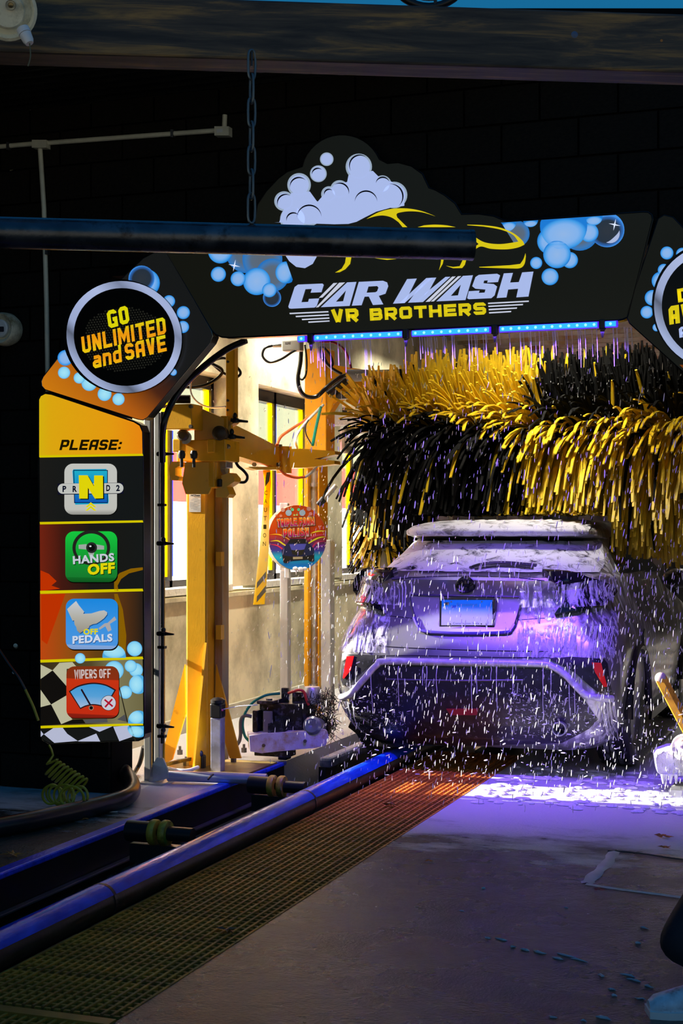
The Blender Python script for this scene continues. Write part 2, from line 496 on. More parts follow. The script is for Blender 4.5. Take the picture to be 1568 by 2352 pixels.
for i in range(36): cl.box((-2.3, 7.9 + i * 0.4, 3.79), (4.9, 0.06, 0.05))
tag(cl.build('ceiling', M_ceil), kind='structure')
tag(MB().box((0.3, 14.9, 1.95), (0.25, 14.4, 3.9)).build('wall_right', pm('grey_wet_wall', (0.12, 0.12, 0.115), 0.4)), kind='structure')
tag(MB().box((-2.3, 22.2, 1.95), (5.6, 0.2, 3.9)).build('wall_back', pm('dark_end_wall', (0.03, 0.03, 0.03), 0.6)), kind='structure')
tag(MB().box((-5.6, 3.5, 2.8), (0.25, 8.5, 5.6)).build('wall_left', M_block), kind='structure')  # unseen wing wall added to keep the sun off the entrance

# ---------------------------------------------------------------- canopy soffit of black boards, front edge skewed behind the timber beam
M_soff = pm('black_soffit_metal', (0.010, 0.010, 0.009), 0.35, 0.2, var=0.3)
sof = MB(); sof.prism([(-5.5, 5.74, 4.0), (-0.6, 7.495, 4.0), (-0.6, 7.72, 4.0), (-5.5, 7.72, 4.0)], (0, 0, 0.06))
soffit = tag(sof.build('ceiling', M_joint), kind='structure')
plank = None; y = 5.0
while y < 7.48:
    xe = (0.9416 * y - 7.25) / 0.3368
    if xe > -5.4:
        mb = MB(); x0 = -5.5
        P = [(x0, y + 0.004, 3.998), (xe, y + 0.004, 3.998), (xe, y + 0.092, 3.998), (x0, y + 0.092, 3.998)]
        mb.prism(P, (0, 0, -0.025)); mb.box(((x0 + xe) / 2, y + 0.092, 3.963), (xe - x0, 0.016, 0.022))
        mb.build('plank', M_soff, soffit)
    y += 0.105
# ---------------------------------------------------------------- flat print helpers (print lies on the face of its sign)
def V2(p): return (float(p[0]), float(p[1]))
def ellp(cx, cy, rx, ry=None, n=40, rot=0.0, a0=0.0, a1=360.0, close=True):
    ry = rx if ry is None else ry; out = []; m = n if close else n + 1
    for i in range(m):
        a = radians(a0 + (a1 - a0) * i / n); x, y = rx * cos(a), ry * sin(a)
        out.append((cx + x * cos(rot) - y * sin(rot), cy + x * sin(rot) + y * cos(rot)))
    return out
def rrect(x0, y0, x1, y1, r, sl=0.0, n=6):      # rounded rectangle, sl = vertical drop per pixel to the right
    out = []
    for (cx, cy, a) in ((x1 - r, y1 - r, 0), (x0 + r, y1 - r, 90), (x0 + r, y0 + r, 180), (x1 - r, y0 + r, 270)):
        for i in range(n + 1):
            t = radians(a + 90 * i / n); x = cx + r * cos(t); y = cy + r * sin(t)
            out.append((x, y + sl * (x - x0)))
    return out
def strokep(pts, w, taper=False):
    P = [Vector((p[0], p[1])) for p in pts]; L = []; R = []
    n = len(P)
    for i, p in enumerate(P):
        t = P[min(i + 1, n - 1)] - P[max(i - 1, 0)]
        t = t.normalized() if t.length > 0 else Vector((1, 0))
        q = Vector((-t.y, t.x)); ww = w / 2
        if taper: ww *= max(0.04, sin(pi * i / (n - 1)))
        L.append(p + q * ww); R.append(p - q * ww)
    return [tuple(a) for a in L] + [tuple(a) for a in reversed(R)]
def sp2(pts, n=8, closed=False):
    return [(p.x, p.y) for p in spline([(a[0], a[1], 0) for a in pts], n, closed)]
def crop(pts, ox, oy, sc):
    return [(ox + p[0] * sc, oy + p[1] * sc) for p in pts]
def flat(name, polys, Y, m, parent, layer=0, mapf=None):
    V = []; F = []
    for pl in polys:
        rings = pl if isinstance(pl[0][0], (list, tuple)) else [pl]
        r3 = [[Vector((p[0], p[1], 0)) for p in r] for r in rings]
        tri = tessellate_polygon(r3); fl = [p for r in r3 for p in r]
        b = len(V)
        for p in fl: V.append(mapf(p.x, p.y, layer) if mapf else PY(p.x, p.y, Y - 0.0009 * (layer + 1)))
        for t in tri:
            a, c, d = (fl[i] for i in t)
            if (c - a).cross(d - a).z < 0: t = (t[0], t[2], t[1])
            F.append(tuple(i + b for i in t))
    return link_mesh(name, V, F, m, parent)
_tc = {}
def text_geo(s, bold=0.03, space=1.0):
    key = (s, bold, space)
    if key in _tc: return _tc[key]
    cu = bpy.data.curves.new('t', 'FONT'); cu.body = s; cu.offset = bold; cu.space_character = space; cu.resolution_u = 3
    ob = bpy.data.objects.new('t', cu); COL.objects.link(ob)
    dg = bpy.context.evaluated_depsgraph_get(); dg.update()
    ev = ob.evaluated_get(dg); me = ev.to_mesh()
    vs_ = [(v.co.x, v.co.y) for v in me.vertices]; fs_ = [tuple(p.vertices) for p in me.polygons]
    ev.to_mesh_clear(); bpy.data.objects.remove(ob); bpy.data.curves.remove(cu)
    x0 = min(v[0] for v in vs_); x1 = max(v[0] for v in vs_); y0 = min(v[1] for v in vs_); y1 = max(v[1] for v in vs_)
    vs_ = [((v[0] - x0) / (x1 - x0), (v[1] - y0) / (y1 - y0)) for v in vs_]
    _tc[key] = (vs_, fs_)
    return _tc[key]
def text(s, o, xa, ya, Y, m, parent, layer=3, bold=0.03, space=1.0, name='lettering', mapf=None):
    vs_, fs_ = text_geo(s, bold, space)
    V = []
    for (u, v) in vs_:
        x = o[0] + u * xa[0] + v * ya[0]; y = o[1] + u * xa[1] + v * ya[1]
        V.append(mapf(x, y, layer) if mapf else PY(x, y, Y - 0.0009 * (layer + 1)))
    return link_mesh(name, V, fs_, m, parent)

def miterp(pts, w):
    P = [Vector((p[0], p[1])) for p in pts]; n = len(P); L = []; R = []
    closed = (P[0] - P[-1]).length < 1e-6
    for i, p in enumerate(P):
        a = P[i] - P[i - 1] if i else (P[-1] - P[-2] if closed else None)
        b = P[i + 1] - P[i] if i < n - 1 else (P[1] - P[0] if closed else None)
        a = a.normalized() if a is not None else b.normalized(); b = b.normalized() if b is not None else a
        t = (a + b); t = t.normalized() if t.length > 1e-6 else a
        q = Vector((-t.y, t.x)); k = 1 / max(0.45, q.dot(Vector((-a.y, a.x))))
        L.append(p + q * w / 2 * k); R.append(p - q * w / 2 * k)
    return [(tuple(L[i]), tuple(L[i + 1]), tuple(R[i + 1]), tuple(R[i])) for i in range(n - 1)]
def block_glyphs(w, t):
    a, b, c, d, m = t / 2, w - t / 2, t / 2, 1 - t / 2, 0.5
    k = 0.09
    O = [(a + k, d), (b - k, d), (b, d - k), (b, c + k), (b - k, c), (a + k, c), (a, c + k), (a, d - k), (a + k, d)]
    return {
     'A': [[(a, 0), (a, d - k), (a + k, d), (b, d), (b, 0)], [(a, 0.4), (b, 0.4)]],
     'B': [[(a, 0), (a, 1)], [(a, d), (b - k, d), (b - .03, d - k), (b - .03, m + .06), (b - .1, m)], [(a, m), (b - k, m), (b, m - k), (b, c + k), (b - k, c), (a, c)]],
     'C': [[(b, d - .16), (b, d - k), (b - k, d), (a + k, d), (a, d - k), (a, c + k), (a + k, c), (b - k, c), (b, c + k), (b, c + .16)]],
     'D': [[(a, c), (a, d), (b - k, d), (b, d - k), (b, c + k), (b - k, c), (a, c), (a, d)]],
     'E': [[(w, d), (a, d), (a, c), (w, c)], [(a, m), (w - .06, m)]],
     'F': [[(w, d), (a, d), (a, 0)], [(a, m - .02), (w - .06, m - .02)]],
     'G': [[(b, d - .14), (b, d - k), (b - k, d), (a + k, d), (a, d - k), (a, c + k), (a + k, c), (b, c), (b, m - .04), (w * .52, m - .04)]],
     'H': [[(a, 0), (a, 1)], [(b, 0), (b, 1)], [(a, m), (b, m)]],
     'I': [[(t / 2, 0), (t / 2, 1)]],
     'L': [[(a, 1), (a, c), (w, c)]],
     'M': [[(a, 0), (a, 1)], [(w * 1.3 - a, 0), (w * 1.3 - a, 1)], [(a, .97), (w * .65, .3), (w * 1.3 - a, .97)]],
     'N': [[(a, 0), (a, 1)], [(b, 0), (b, 1)], [(a, .97), (b, .03)]],
     'O': [O],
     'P': [[(a, 0), (a, d), (b - k, d), (b, d - k), (b, .5), (b - k, .4), (a, .4)]],
     'R': [[(a, 0), (a, d), (b - k, d), (b, d - k), (b, .52), (b - k, .42), (a, .42)], [(w * .45, .42), (b, 0)]],
     'S': [[(b, d - .15), (b, d - k), (b - k, d), (a + k, d), (a, d - k), (a, m + k), (a + k, m), (b - k, m), (b, m - k), (b, c + k), (b - k, c), (a + k, c), (a, c + k), (a, c + .15)]],
     'T': [[(0, d), (w, d)], [(w / 2, 0), (w / 2, d)]],
     'U': [[(a, 1), (a, c + k), (a + k, c), (b - k, c), (b, c + k), (b, 1)]],
     'V': [[(a * 1.1, 1), (w / 2 - .03, 0)], [(w - a * 1.1, 1), (w / 2 + .03, 0)]],
     'W': [[(a, 1), (w * .33, .06), (w * .65, .8), (w * .97, .06), (w * 1.3 - a, 1)]],
     ':': [[(t / 2, .08), (t / 2, .3)], [(t / 2, .55), (t / 2, .77)]],
     'a': [[(a, .62), (b - k, .62), (b, .55), (b, 0)], [(b, c), (a + k, c), (a, c + k), (a, .3), (a + k, .37), (b, .37)]],
     'n': [[(a, 0), (a, .73)], [(a, .62), (b - k, .62), (b, .55), (b, 0)]],
     'd': [[(b, 0), (b, 1)], [(b, .62), (a + k, .62), (a, .55), (a, c + k), (a + k, c), (b, c)]],
    }
def btext(s, o, xa, ya, Y, m, parent, layer=3, t=0.24, w=0.62, gap=0.09, name='lettering', mapf=None):
    G = block_glyphs(w, t); x = 0; polys = []
    for ch in s:
        if ch == ' ': x += w * 0.55; continue
        for stx in G[ch]:
            for q in miterp(stx, t): polys.append([(p[0] + x, p[1]) for p in q])
        x += {'I': t, ':': t, 'M': w * 1.3, 'W': w * 1.3}.get(ch, w) + gap
    W = x - gap; H = 1.0
    V = []; F = []
    for q in polys:
        b = len(V)
        for (u, v) in q:
            px = o[0] + u / W * xa[0] + v / H * ya[0]; py = o[1] + u / W * xa[1] + v / H * ya[1]
            V.append(mapf(px, py, layer) if mapf else PY(px, py, Y - 0.0009 * (layer + 1)))
        F.append((b, b + 1, b + 2, b + 3))
    return link_mesh(name, V, F, m, parent)
YA = 7.40
M_gloss = pm('gloss_black_acrylic', (0.0075, 0.007, 0.0055), 0.25, var=0.2, spec=0.3)
M_rim = pm('sign_rim', (0.25, 0.24, 0.2), 0.2, 0.9)
E_blk = em('#15160f', 0.35)
E_wht = em('#a9b9e6', 0.95)
E_wht2 = em('#b9c6ea', 0.8)
E_yel = em('#d4c010', 1.0)
E_dk = em('#0c0a16', 0.3)
_bk = [0]
def bub(parent, cx, cy, r, Y, kind=0, layer=2, ry=None):
    _bk[0] += 1; layer += 0.13 * (_bk[0] % 7)
    st = [[(0.0, '#8fb4e4'), (0.62, '#7fb0ea'), (0.88, '#3f9be6'), (1.0, '#1678d2')],
          [(0.0, '#5a6470'), (0.55, '#56687c'), (0.85, '#3a76b4'), (1.0, '#1b6fc0')],
          [(0.0, '#a6e2f4'), (0.6, '#93d8f2'), (0.88, '#7cc8ee'), (1.0, '#4aa6dc')],
          [(0.0, '#2a3038'), (0.7, '#222d3a'), (0.9, '#2a64b0'), (1.0, '#3f8fe6')]][kind]
    return flat('bubble', [ellp(cx, cy, r, ry, 28)], Y, emgrad('bubble_print_%d' % kind, st, 'R'), parent, layer)

# ---- header sign of the arch -------------------------------------------------
hd_pts = [(374, 566), (590, 545), (586, 505), (593, 470), (612, 440), (640, 410), (660, 395), (695, 383)]
hd_pts += ellp(786, 400, 92, 90, 16, 0, 192, 338, False)
hd_pts += [(890, 376), (915, 374), (945, 382), (970, 400), (985, 432), (1000, 437), (1021, 449), (1045, 468), (1060, 493), (1100, 492), (1134, 497), (1160, 508), (1172, 508)]
hd_pts += [(1476, 487.5), (1488, 488), (1496, 494), (1498, 504), (1446, 712), (1441, 728), (1430, 733), (1418, 735), (530, 775), (510, 774), (496, 768), (486, 757)]
header = empty('arch_header_sign', PY(940, 790, YA + 0.04), 'black backlit arch header sign with white suds cloud and yellow car outline', 'sign')
header.location.z = 2.5; ORG[header] = Vector(header.location)
MB().prism([PY(p[0], p[1], YA) for p in hd_pts], (0, 0.085, 0)).build('sign_box', M_gloss, header)
rm = MB(); rm.tube([PY(p[0], p[1], YA + 0.004) for p in hd_pts], 0.006, 6, closed=True); rm.build('sign_rim', M_gloss, header, True)
flat('printed_face', [hd_pts], YA, em('#171812', 0.75), header, -0.7)
S = 988 / 1568.0
def c4(p): return crop(p, 580, 300, S)
S2 = 420 / 1568.0
def c5(p): return crop(p, 580, 300, S2)
S6 = 680 / 1568.0
def c6(p): return crop(p, 780, 450, S6)
# suds cloud
lobes = [(398, 465, 101), (270, 605, 85), (910, 310, 113), (745, 505, 80), (655, 545, 68), (1112, 462, 78), (1212, 552, 114), (350, 760, 115), (480, 700, 120)]
E_edge = em('#9fb0c4', 0.85)
flat('suds_edge', [c5(ellp(x, y, r, None, 32)) for (x, y, r) in lobes], YA, E_edge, header, 1)
body = [(228, 786), (250, 715), (330, 535), (490, 522), (555, 612), (600, 560), (700, 470), (810, 440), (822, 380), (1030, 345), (1080, 395), (1195, 440), (1300, 560), (1300, 645), (1180, 662), (1060, 695), (960, 745), (890, 782), (820, 800), (700, 803), (185, 786)]
flat('suds_cloud', [c5(body)] , YA, E_wht, header, 2)
flat('suds_lobe', [c5(ellp(x, y, r - 17, None, 32)) for (x, y, r) in lobes], YA, E_wht, header, 3)
for (x, y, r) in ((635, 245, 58), (563, 370, 72)):
    flat('suds_edge', [c5(ellp(x, y, r, None, 32))], YA, E_edge, header, 1)
    flat('suds_bubble', [c5(ellp(x, y, r - 10, None, 32))], YA, E_wht, header, 2)
arcs = [(398, 480, 78, 175, 315), (285, 620, 73, 160, 300), (920, 300, 90, 150, 310), (745, 530, 80, 235, 370), (655, 545, 42, 170, 310), (972, 615, 97, 185, 355), (1115, 460, 60, 190, 340), (1180, 565, 108, 265, 410), (485, 745, 105, 180, 355), (350, 765, 60, 170, 320), (560, 375, 52, 180, 310)]
for (x, y, r, a, b) in arcs: flat('suds_line', [c5(strokep(ellp(x, y, r, None, 18, 0, a, b, False), 13, True))], YA, E_dk, header, 5)
flat('suds_cloud', [[(668, 575), (722, 575), (728, 588), (718, 606), (700, 616), (680, 613), (664, 600), (656, 588)]], YA, E_wht, header, 2)
# yellow car outline
car1 = sp2([(975, 758), (1080, 700), (1200, 670), (1330, 668), (1450, 690), (1568, 735)], 8)
car1b = sp2([(1568, 735), (1450, 700), (1340, 692), (1250, 705), (1232, 722)], 6)
car1c = [(1240, 745), (1325, 828), (1285, 828)] + sp2([(1250, 785), (1190, 745), (1120, 728), (1050, 735), (975, 758)], 6)
yl = [c5(car1 + car1b[1:] + car1c)]
yl.append(c5([(1415, 828)] + sp2([(1470, 812), (1560, 806), (1660, 812), (1740, 828)], 6)))
yl.append(c6(sp2([(675, 152), (760, 155), (850, 168), (920, 198), (965, 235), (978, 258)], 6) + sp2([(978, 258), (940, 274), (880, 283), (800, 280), (745, 268), (706, 293)], 6) + [(706, 275), (735, 255), (706, 228), (706, 210)] + sp2([(706, 210), (765, 245), (850, 255), (945, 242)], 6)[1:] + sp2([(945, 242), (915, 205), (850, 178), (760, 162)], 6)[1:] + [(675, 155)]))
yl.append(c6([(738, 376), (900, 367), (955, 360)] + sp2([(955, 360), (972, 335), (983, 303)], 5)[1:] + sp2([(985, 320), (978, 360), (955, 382), (900, 384), (740, 379)], 5)))
yl.append(c6([(562, 370), (600, 376), (635, 372), (655, 330), (672, 330), (662, 365), (648, 382), (600, 383)]))
yl.append(c6([(537, 335), (550, 335), (545, 360), (525, 394), (533, 365)]))
yl.append(c6([(185, 330), (300, 334), (250, 339)]))
yl.append(c6([(33, 322), (62, 322), (55, 360), (30, 388), (0, 404), (-25, 406), (10, 385), (28, 355)]))
for p in yl: flat('car_outline', [p], YA, E_yel, header, 6)
# lettering of the big line, traced letter by letter
T = 600 / 1568.0
def c7(p): return crop(p, 640, 600, T)
L = []
L.append(c7([(62, 283), (57, 272), (95, 155), (115, 140), (262, 134), (270, 142), (256, 186), (191, 189), (198, 166), (160, 168), (136, 246), (176, 244), (181, 226), (243, 223), (228, 268), (215, 278), (75, 285)]))
L.append([c7([(410, 127), (466, 124), (425, 268), (252, 276)]), c7([(403, 175), (386, 240), (343, 243)])])
L.append([c7([(480, 124), (625, 117), (650, 127), (657, 150), (640, 195), (600, 208), (627, 259), (565, 263), (540, 212), (515, 213), (497, 264), (438, 267)]), c7([(538, 152), (590, 149), (598, 158), (590, 180), (580, 186), (527, 189)])])
WL = [c7(q) for q in ([(770, 107), (828, 104), (755, 251), (685, 255)], [(885, 101), (925, 99), (755, 251), (722, 253)], [(885, 101), (945, 98), (865, 245), (775, 249)], [(1000, 94), (1030, 93), (865, 245), (812, 247)])]
flat('letter', WL, YA, E_wht, header, 6)
L.append([c7([(1105, 88), (1165, 84), (1120, 233), (945, 241)]), c7([(1092, 140), (1075, 205), (1032, 208)])])
L.append(c7([(1140, 228), (1130, 222), (1140, 180), (1205, 176), (1200, 190), (1235, 188), (1240, 170), (1180, 165), (1160, 150), (1180, 95), (1200, 82), (1310, 75), (1328, 85), (1315, 125), (1250, 129), (1254, 115), (1232, 116), (1228, 132), (1290, 137), (1310, 152), (1295, 205), (1275, 222)]))
L.append(c7([(1350, 73), (1405, 70), (1388, 128), (1440, 125), (1460, 67), (1528, 62), (1498, 212), (1425, 217), (1436, 165), (1376, 170), (1366, 217), (1307, 221)]))
for p in L: flat('letter', [p], YA, E_wht, header, 6)
st = [[(328, 131), (352, 130), (262, 218), (240, 220)], [(362, 129), (398, 127), (238, 276), (222, 278)], [(1040, 92), (1062, 91), (905, 243), (880, 244)], [(1075, 90), (1095, 89), (930, 241), (912, 242)]]
st += [[(64, 310), (297, 299), (298, 307), (66, 318)], [(101, 328), (300, 318), (301, 326), (103, 336)], [(138, 346), (303, 337), (304, 345), (140, 354)], [(177, 362), (304, 355), (305, 362), (178, 370)]]
st += [[(1255, 249), (1500, 236), (1500, 244), (1256, 257)], [(1257, 267), (1466, 256), (1464, 264), (1258, 275)], [(1259, 286), (1430, 277), (1428, 285), (1260, 295)], [(1261, 306), (1395, 298), (1393, 306), (1262, 314)]]
for p in st: flat('speed_stripe', [c7(p)], YA, em('#d8dcec', 0.8), header, 6)
btext('VR', c7([(318, 367)])[0], (165 * T, -8 * T), (-8 * T, -77 * T), YA, E_yel, header, 6, 0.29, 0.95, 0.14)
btext('BROTHERS', c7([(548, 357)])[0], (697 * T, -38 * T), (-4 * T, -73 * T), YA, E_yel, header, 6, 0.27, 0.95, 0.17)
# printed bubbles
for (x, y, r, kd) in ((1040, 345, 118, 1), (880, 135, 55, 0), (935, 200, 70, 1), (1010, 125, 40, 0), (1185, 160, 125, 0), (1270, 190, 100, 1), (1320, 195, 50, 0), (1415, 180, 92, 3), (1345, 110, 46, 0), (1115, 240, 70, 0), (1150, 310, 73, 0), (1040, 355, 32, 0), (1218, 340, 43, 0), (1113, 428, 45, 0)):
    p = c6([(x, y)])[0]; rr = r * S6
    pts = [q for q in ellp(p[0], p[1], rr, None, 36)]
    pts = [(max(q[0], 1150 + max(0, (q[1] - 510)) * 0.62), max(q[1], 508 - (q[0] - 1172) * 0.068 + 2)) for q in pts]
    if x in (1040,) and r > 100: continue
    st4 = ['bubble_print_%d' % kd]
    bub(header, -500, -500, 1, YA, kd) if st4[0] not in MATS else None
    _bk[0] += 1; flat('bubble', [pts], YA, MATS[st4[0]], header, (0 if kd in (1, 3) else 1) + 0.13 * (_bk[0] % 7))
for o in [c for c in header.children if c.name.startswith('bubble')]:
    if max(v.co.x for v in o.data.vertices) < -2.5: bpy.data.objects.remove(o)
E_star = em('#dfe8ff', 1.0)
def star(parent, cx, cy, r, Y, layer=6):
    pts = []
    for i in range(8):
        a = pi * i / 4 + 0.2; q = r if i % 2 == 0 else r * 0.16
        pts.append((cx + q * cos(a), cy + q * sin(a)))
    flat('sparkle', [pts], Y, E_star, parent, layer)
star(header, 1411, 516, 14, YA)
star(header, 538, 610, 14, YA)
flat('bubble_gleam', [strokep(ellp(1392, 527, 30, None, 10, 0, 5, 90, False), 10, True)], YA, E_wht2, header, 5)
S8 = 240 / 1568.0
for (x, y, r, kd) in ((700, 120, 320, 1), (300, 110, 185, 0), (930, 230, 300, 1), (1080, 470, 250, 1), (270, 457, 113, 0), (845, 565, 205, 0), (565, 525, 112, 0), (1075, 810, 136, 3), (1035, 695, 108, 0), (1290, 430, 165, 0)):
    p = crop([(x, y)], 460, 560, S8)[0]; rr = r * S8
    pts = [(min(q[0], 672 - abs(q[1] - 642) * 0.35), q[1]) for q in ellp(p[0], p[1], rr, None, 36)]
    flat('bubble', [pts], YA, MATS['bubble_print_%d' % kd], header, (0 if kd == 1 else 1) + 0.09 * (_bk[0] % 5) + (1 if r < 140 else 0)); _bk[0] += 1

# ---- round badge signs on the shoulders of the arch ------------------------------
M_sh = emgrad('shoulder_print', [(0.0, '#e08a00'), (0.30, '#b05a04'), (0.42, '#4a2004'), (0.52, '#14110c'), (1.0, '#0d0f0c')], 'D', 0.95)
sh_pts = [(104, 894), (97, 886), (96, 876), (100, 866), (152, 800), (150, 770), (300, 622), (330, 594), (368, 574), (380, 574), (484, 758), (488, 772), (482, 786), (338, 958), (328, 964), (316, 962)]
shl = empty('arch_badge_sign', Vector((PY(290, 770, YA).x, YA + 0.04, 1.9)), 'orange to black shoulder sign with round GO UNLIMITED and SAVE badge', 'sign')
MB().prism([PY(p[0], p[1], YA) for p in sh_pts], (0, 0.085, 0)).build('sign_box', M_gloss, shl)
flat('printed_face', [sh_pts], YA, M_sh, shl, 0)
MB().tube([PY(p[0], p[1], YA + 0.004) for p in sh_pts], 0.005, 6, closed=True).build('sign_rim', M_rim, shl, True)
cc = (285, 774)
rot = radians(28)
for (x, y, r, k_, ry) in ((325, 640, 30, 3, None), (335, 650, 32, 0, None), (388, 692, 14, 0, None), (421, 718, 15, 0, None), (420, 751, 14, 0, None), (150, 822, 18, 0, None), (147, 856, 14, 2, None), (182, 868, 13, 2, None), (205, 880, 18, 2, None), (240, 905, 16, 2, None), (272, 917, 14, 2, None), (398, 855, 8, 0, None)):
    bub(shl, x, y, r, YA, k_, 1, ry)
MB().prism([PY(x, y, YA - 0.002) for (x, y) in ellp(cc[0], cc[1], 137, 129, 60, rot)], (0, -0.03, 0)).build('badge_disc', M_gloss, shl)
YB = YA - 0.0325
M_ring = emgrad('badge_ring_print', [(0.0, '#8d99b8'), (0.18, '#a9b8e0'), (0.3, '#5c6478'), (0.36, '#a0aed6'), (0.6, '#b4c2ea'), (0.72, '#7d88a6'), (0.8, '#aab8e0'), (1.0, '#9aa6c8')], 'D', 0.9)
flat('badge_ring', [[ellp(cc[0], cc[1], 134, 127, 60, rot), ellp(cc[0], cc[1], 117, 111, 60, rot)]], YB, M_ring, shl, 1)
dots = []
for i in range(-14, 15):
    for j in range(-14, 15):
        x = cc[0] + i * 6.2 + (3.1 if j % 2 else 0); y = cc[1] + 14 + j * 5.6 - (x - cc[0]) * 0.12
        if ((x - cc[0]) / 100) ** 2 + ((y - cc[1] - 6) / 74) ** 2 < 1: dots.append(ellp(x, y, 2.3, None, 6))
flat('badge_dots', dots, YB, em('#34342c', 0.35), shl, 0)
M_go = emgrad('badge_letter_print', [(0.0, '#e6c800'), (0.35, '#f0a000'), (0.55, '#e89400'), (1.0, '#d8d800')], 'Z', 1.0)
btext('GO', (250, 755), (48, -14), (-6, -40), YB, em('#d8cf08', 1.0), shl, 2, 0.22, 0.62, 0.13)
btext('UNLIMITED', (190, 812), (192, -46), (-4, -38), YB, M_go, shl, 2, 0.205, 0.62, 0.13)
btext('and', (214, 847), (66, -16), (-3, -40), YB, M_go, shl, 2, 0.2, 0.62, 0.13)
btext('SAVE', (289, 828), (94, -22), (-4, -37), YB, M_go, shl, 2, 0.21, 0.62, 0.13)

sr_pts = [(1442, 715), (1440, 728), (1446, 742), (1620, 900), (1700, 860), (1750, 700), (1640, 600), (1545, 500), (1525, 495), (1512, 503)]
shr = empty('arch_badge_sign', Vector((PY(1590, 700, YA).x, YA + 0.04, 1.9)), 'black shoulder sign with grey ringed badge reading D, AV and A', 'sign')
MB().prism([PY(p[0], p[1], YA) for p in sr_pts], (0, 0.085, 0)).build('sign_box', M_gloss, shr)
MB().tube([PY(p[0], p[1], YA + 0.004) for p in sr_pts], 0.005, 6, closed=True).build('sign_rim', M_gloss, shr, True)
flat('printed_face', [[(1560, 838), (1700, 838), (1690, 862), (1620, 893)]], YA, em('#7a3a04', 0.9), shr, 0)
flat('printed_face', [sr_pts], YA, em('#171812', 0.75), shr, -0.7)
for (x, y, r) in ((1531, 581, 15), (1566, 583, 14), (1524, 620, 14), (1517, 645, 21), (1498, 684, 18), (1485, 717, 14.5), (1507, 752, 9)):
    bub(shr, x, y, r, YA, 0, 1)
cr = (1640, 705); 
MB().prism([PY(x, y, YA - 0.002) for (x, y) in ellp(cr[0], cr[1], 141, 146, 60, radians(-20))], (0, -0.03, 0)).build('badge_disc', M_gloss, shr)
flat('badge_ring', [[ellp(cr[0], cr[1], 138, 143, 60, radians(-20)), ellp(cr[0], cr[1], 120, 125, 60, radians(-20))]], YB, M_ring, shr, 1)
btext('D', (1557, 695), (22, -4), (-3, -31), YB, E_yel, shr, 2)
btext('AV', (1537, 746), (52, -9), (-3, -42), YB, E_yel, shr, 2, 0.26)
btext('A', (1560, 776), (20, -4), (-2, -24), YB, E_wht, shr, 2)

# ---- instruction panel -------------------------------------------------------------
ins = empty('instruction_sign', Vector((PY(210, 1700, YA).x, YA + 0.04, PY(210, 1706, YA).z)), 'tall backlit instruction panel with PLEASE and four square pictograms', 'sign')
ip = [(88, 918), (92, 908), (104, 903), (118, 905), (308, 968), (322, 976), (328, 992), (332, 1686), (328, 1697), (318, 1701), (112, 1708), (98, 1700), (93, 1688)]
MB().prism([PY(p[0], p[1], YA) for p in ip], (0, 0.085, 0)).build('sign_box', M_gloss, ins)
MB().tube([PY(p[0], p[1], YA + 0.004) for p in ip], 0.004, 6, closed=True).build('sign_rim', M_rim, ins, True)
flat('heading_field', [[(90, 918), (94, 910), (104, 905), (118, 907), (307, 970), (320, 978), (326, 992), (327, 1046), (90, 1050)]], YA, emgrad('heading_print', [(0, '#d8b400'), (0.12, '#e0a800'), (0.7, '#e89c00'), (1, '#ea8600')], 'X', 0.95), ins, 0)
btext('PLEASE:', (136, 1034), (140, -0.5), (6, -24), YA, em('#241a02', 0.5), ins, 2, 0.22, 0.72, 0.12)
def sec(y0l, y0r, y1l, y1r, m, name='field', lay=0):
    flat(name, [[(90 + (y0l - 900) * 0.004, y0l), (327.5, y0r), (329, y1r), (90.5 + (y1l - 900) * 0.004, y1l)]], YA, m, ins, lay)
sec(1050, 1046, 1199, 1195, emgrad('field_print_1', [(0, '#1d1a12'), (0.35, '#151610'), (1, '#12130e')], 'X', 0.7))
sec(1203, 1199, 1358, 1352, emgrad('field_print_2', [(0, '#7a2204'), (0.22, '#471602'), (0.5, '#191408'), (1, '#14150e')], 'X', 0.8))
sec(1364, 1358, 1517, 1509, emgrad('field_print_3', [(0, '#c84a04'), (0.3, '#9a5206'), (0.55, '#6a4406'), (0.8, '#5a3206'), (1, '#231a0c')], 'X', 0.85))
sec(1522, 1514, 1667, 1662, emgrad('field_print_4', [(0, '#3a2c10'), (0.5, '#5a4c28'), (0.75, '#8a845c'), (1, '#787048')], 'X', 0.8))
flat('field', [[(93, 1674), (330, 1668), (331, 1686), (327, 1695), (318, 1699), (112, 1706), (98, 1698), (93.5, 1688)]], YA, em('#1b1d1c', 0.6), ins, 0)
for (a, b, c, d) in ((1046, 1042, 1051, 1047), (1199, 1195, 1204.5, 1200), (1357, 1352, 1364, 1358), (1515.5, 1508, 1522, 1514), (1667, 1661, 1673, 1666)):
    sec(a, b, c, d, em('#d4c400', 0.95), 'divider', 1)
flat('flame_print', [[(93, 1310), (112, 1318), (130, 1335), (118, 1345), (138, 1352), (100, 1357), (93, 1357)], [(94, 1366), (150, 1364), (130, 1420), (108, 1480), (95, 1470)]], YA, em('#d83a02', 0.7), ins, 1)
flat('flame_print', [[(262, 1330), (275, 1316), (300, 1306), (328, 1303), (328, 1309), (296, 1317), (278, 1330), (270, 1345), (272, 1357), (262, 1357)], [(262, 1364), (270, 1364), (282, 1400), (290, 1460), (288, 1505), (262, 1506), (272, 1450)]], YA, em('#9c6c04', 0.7), ins, 1)
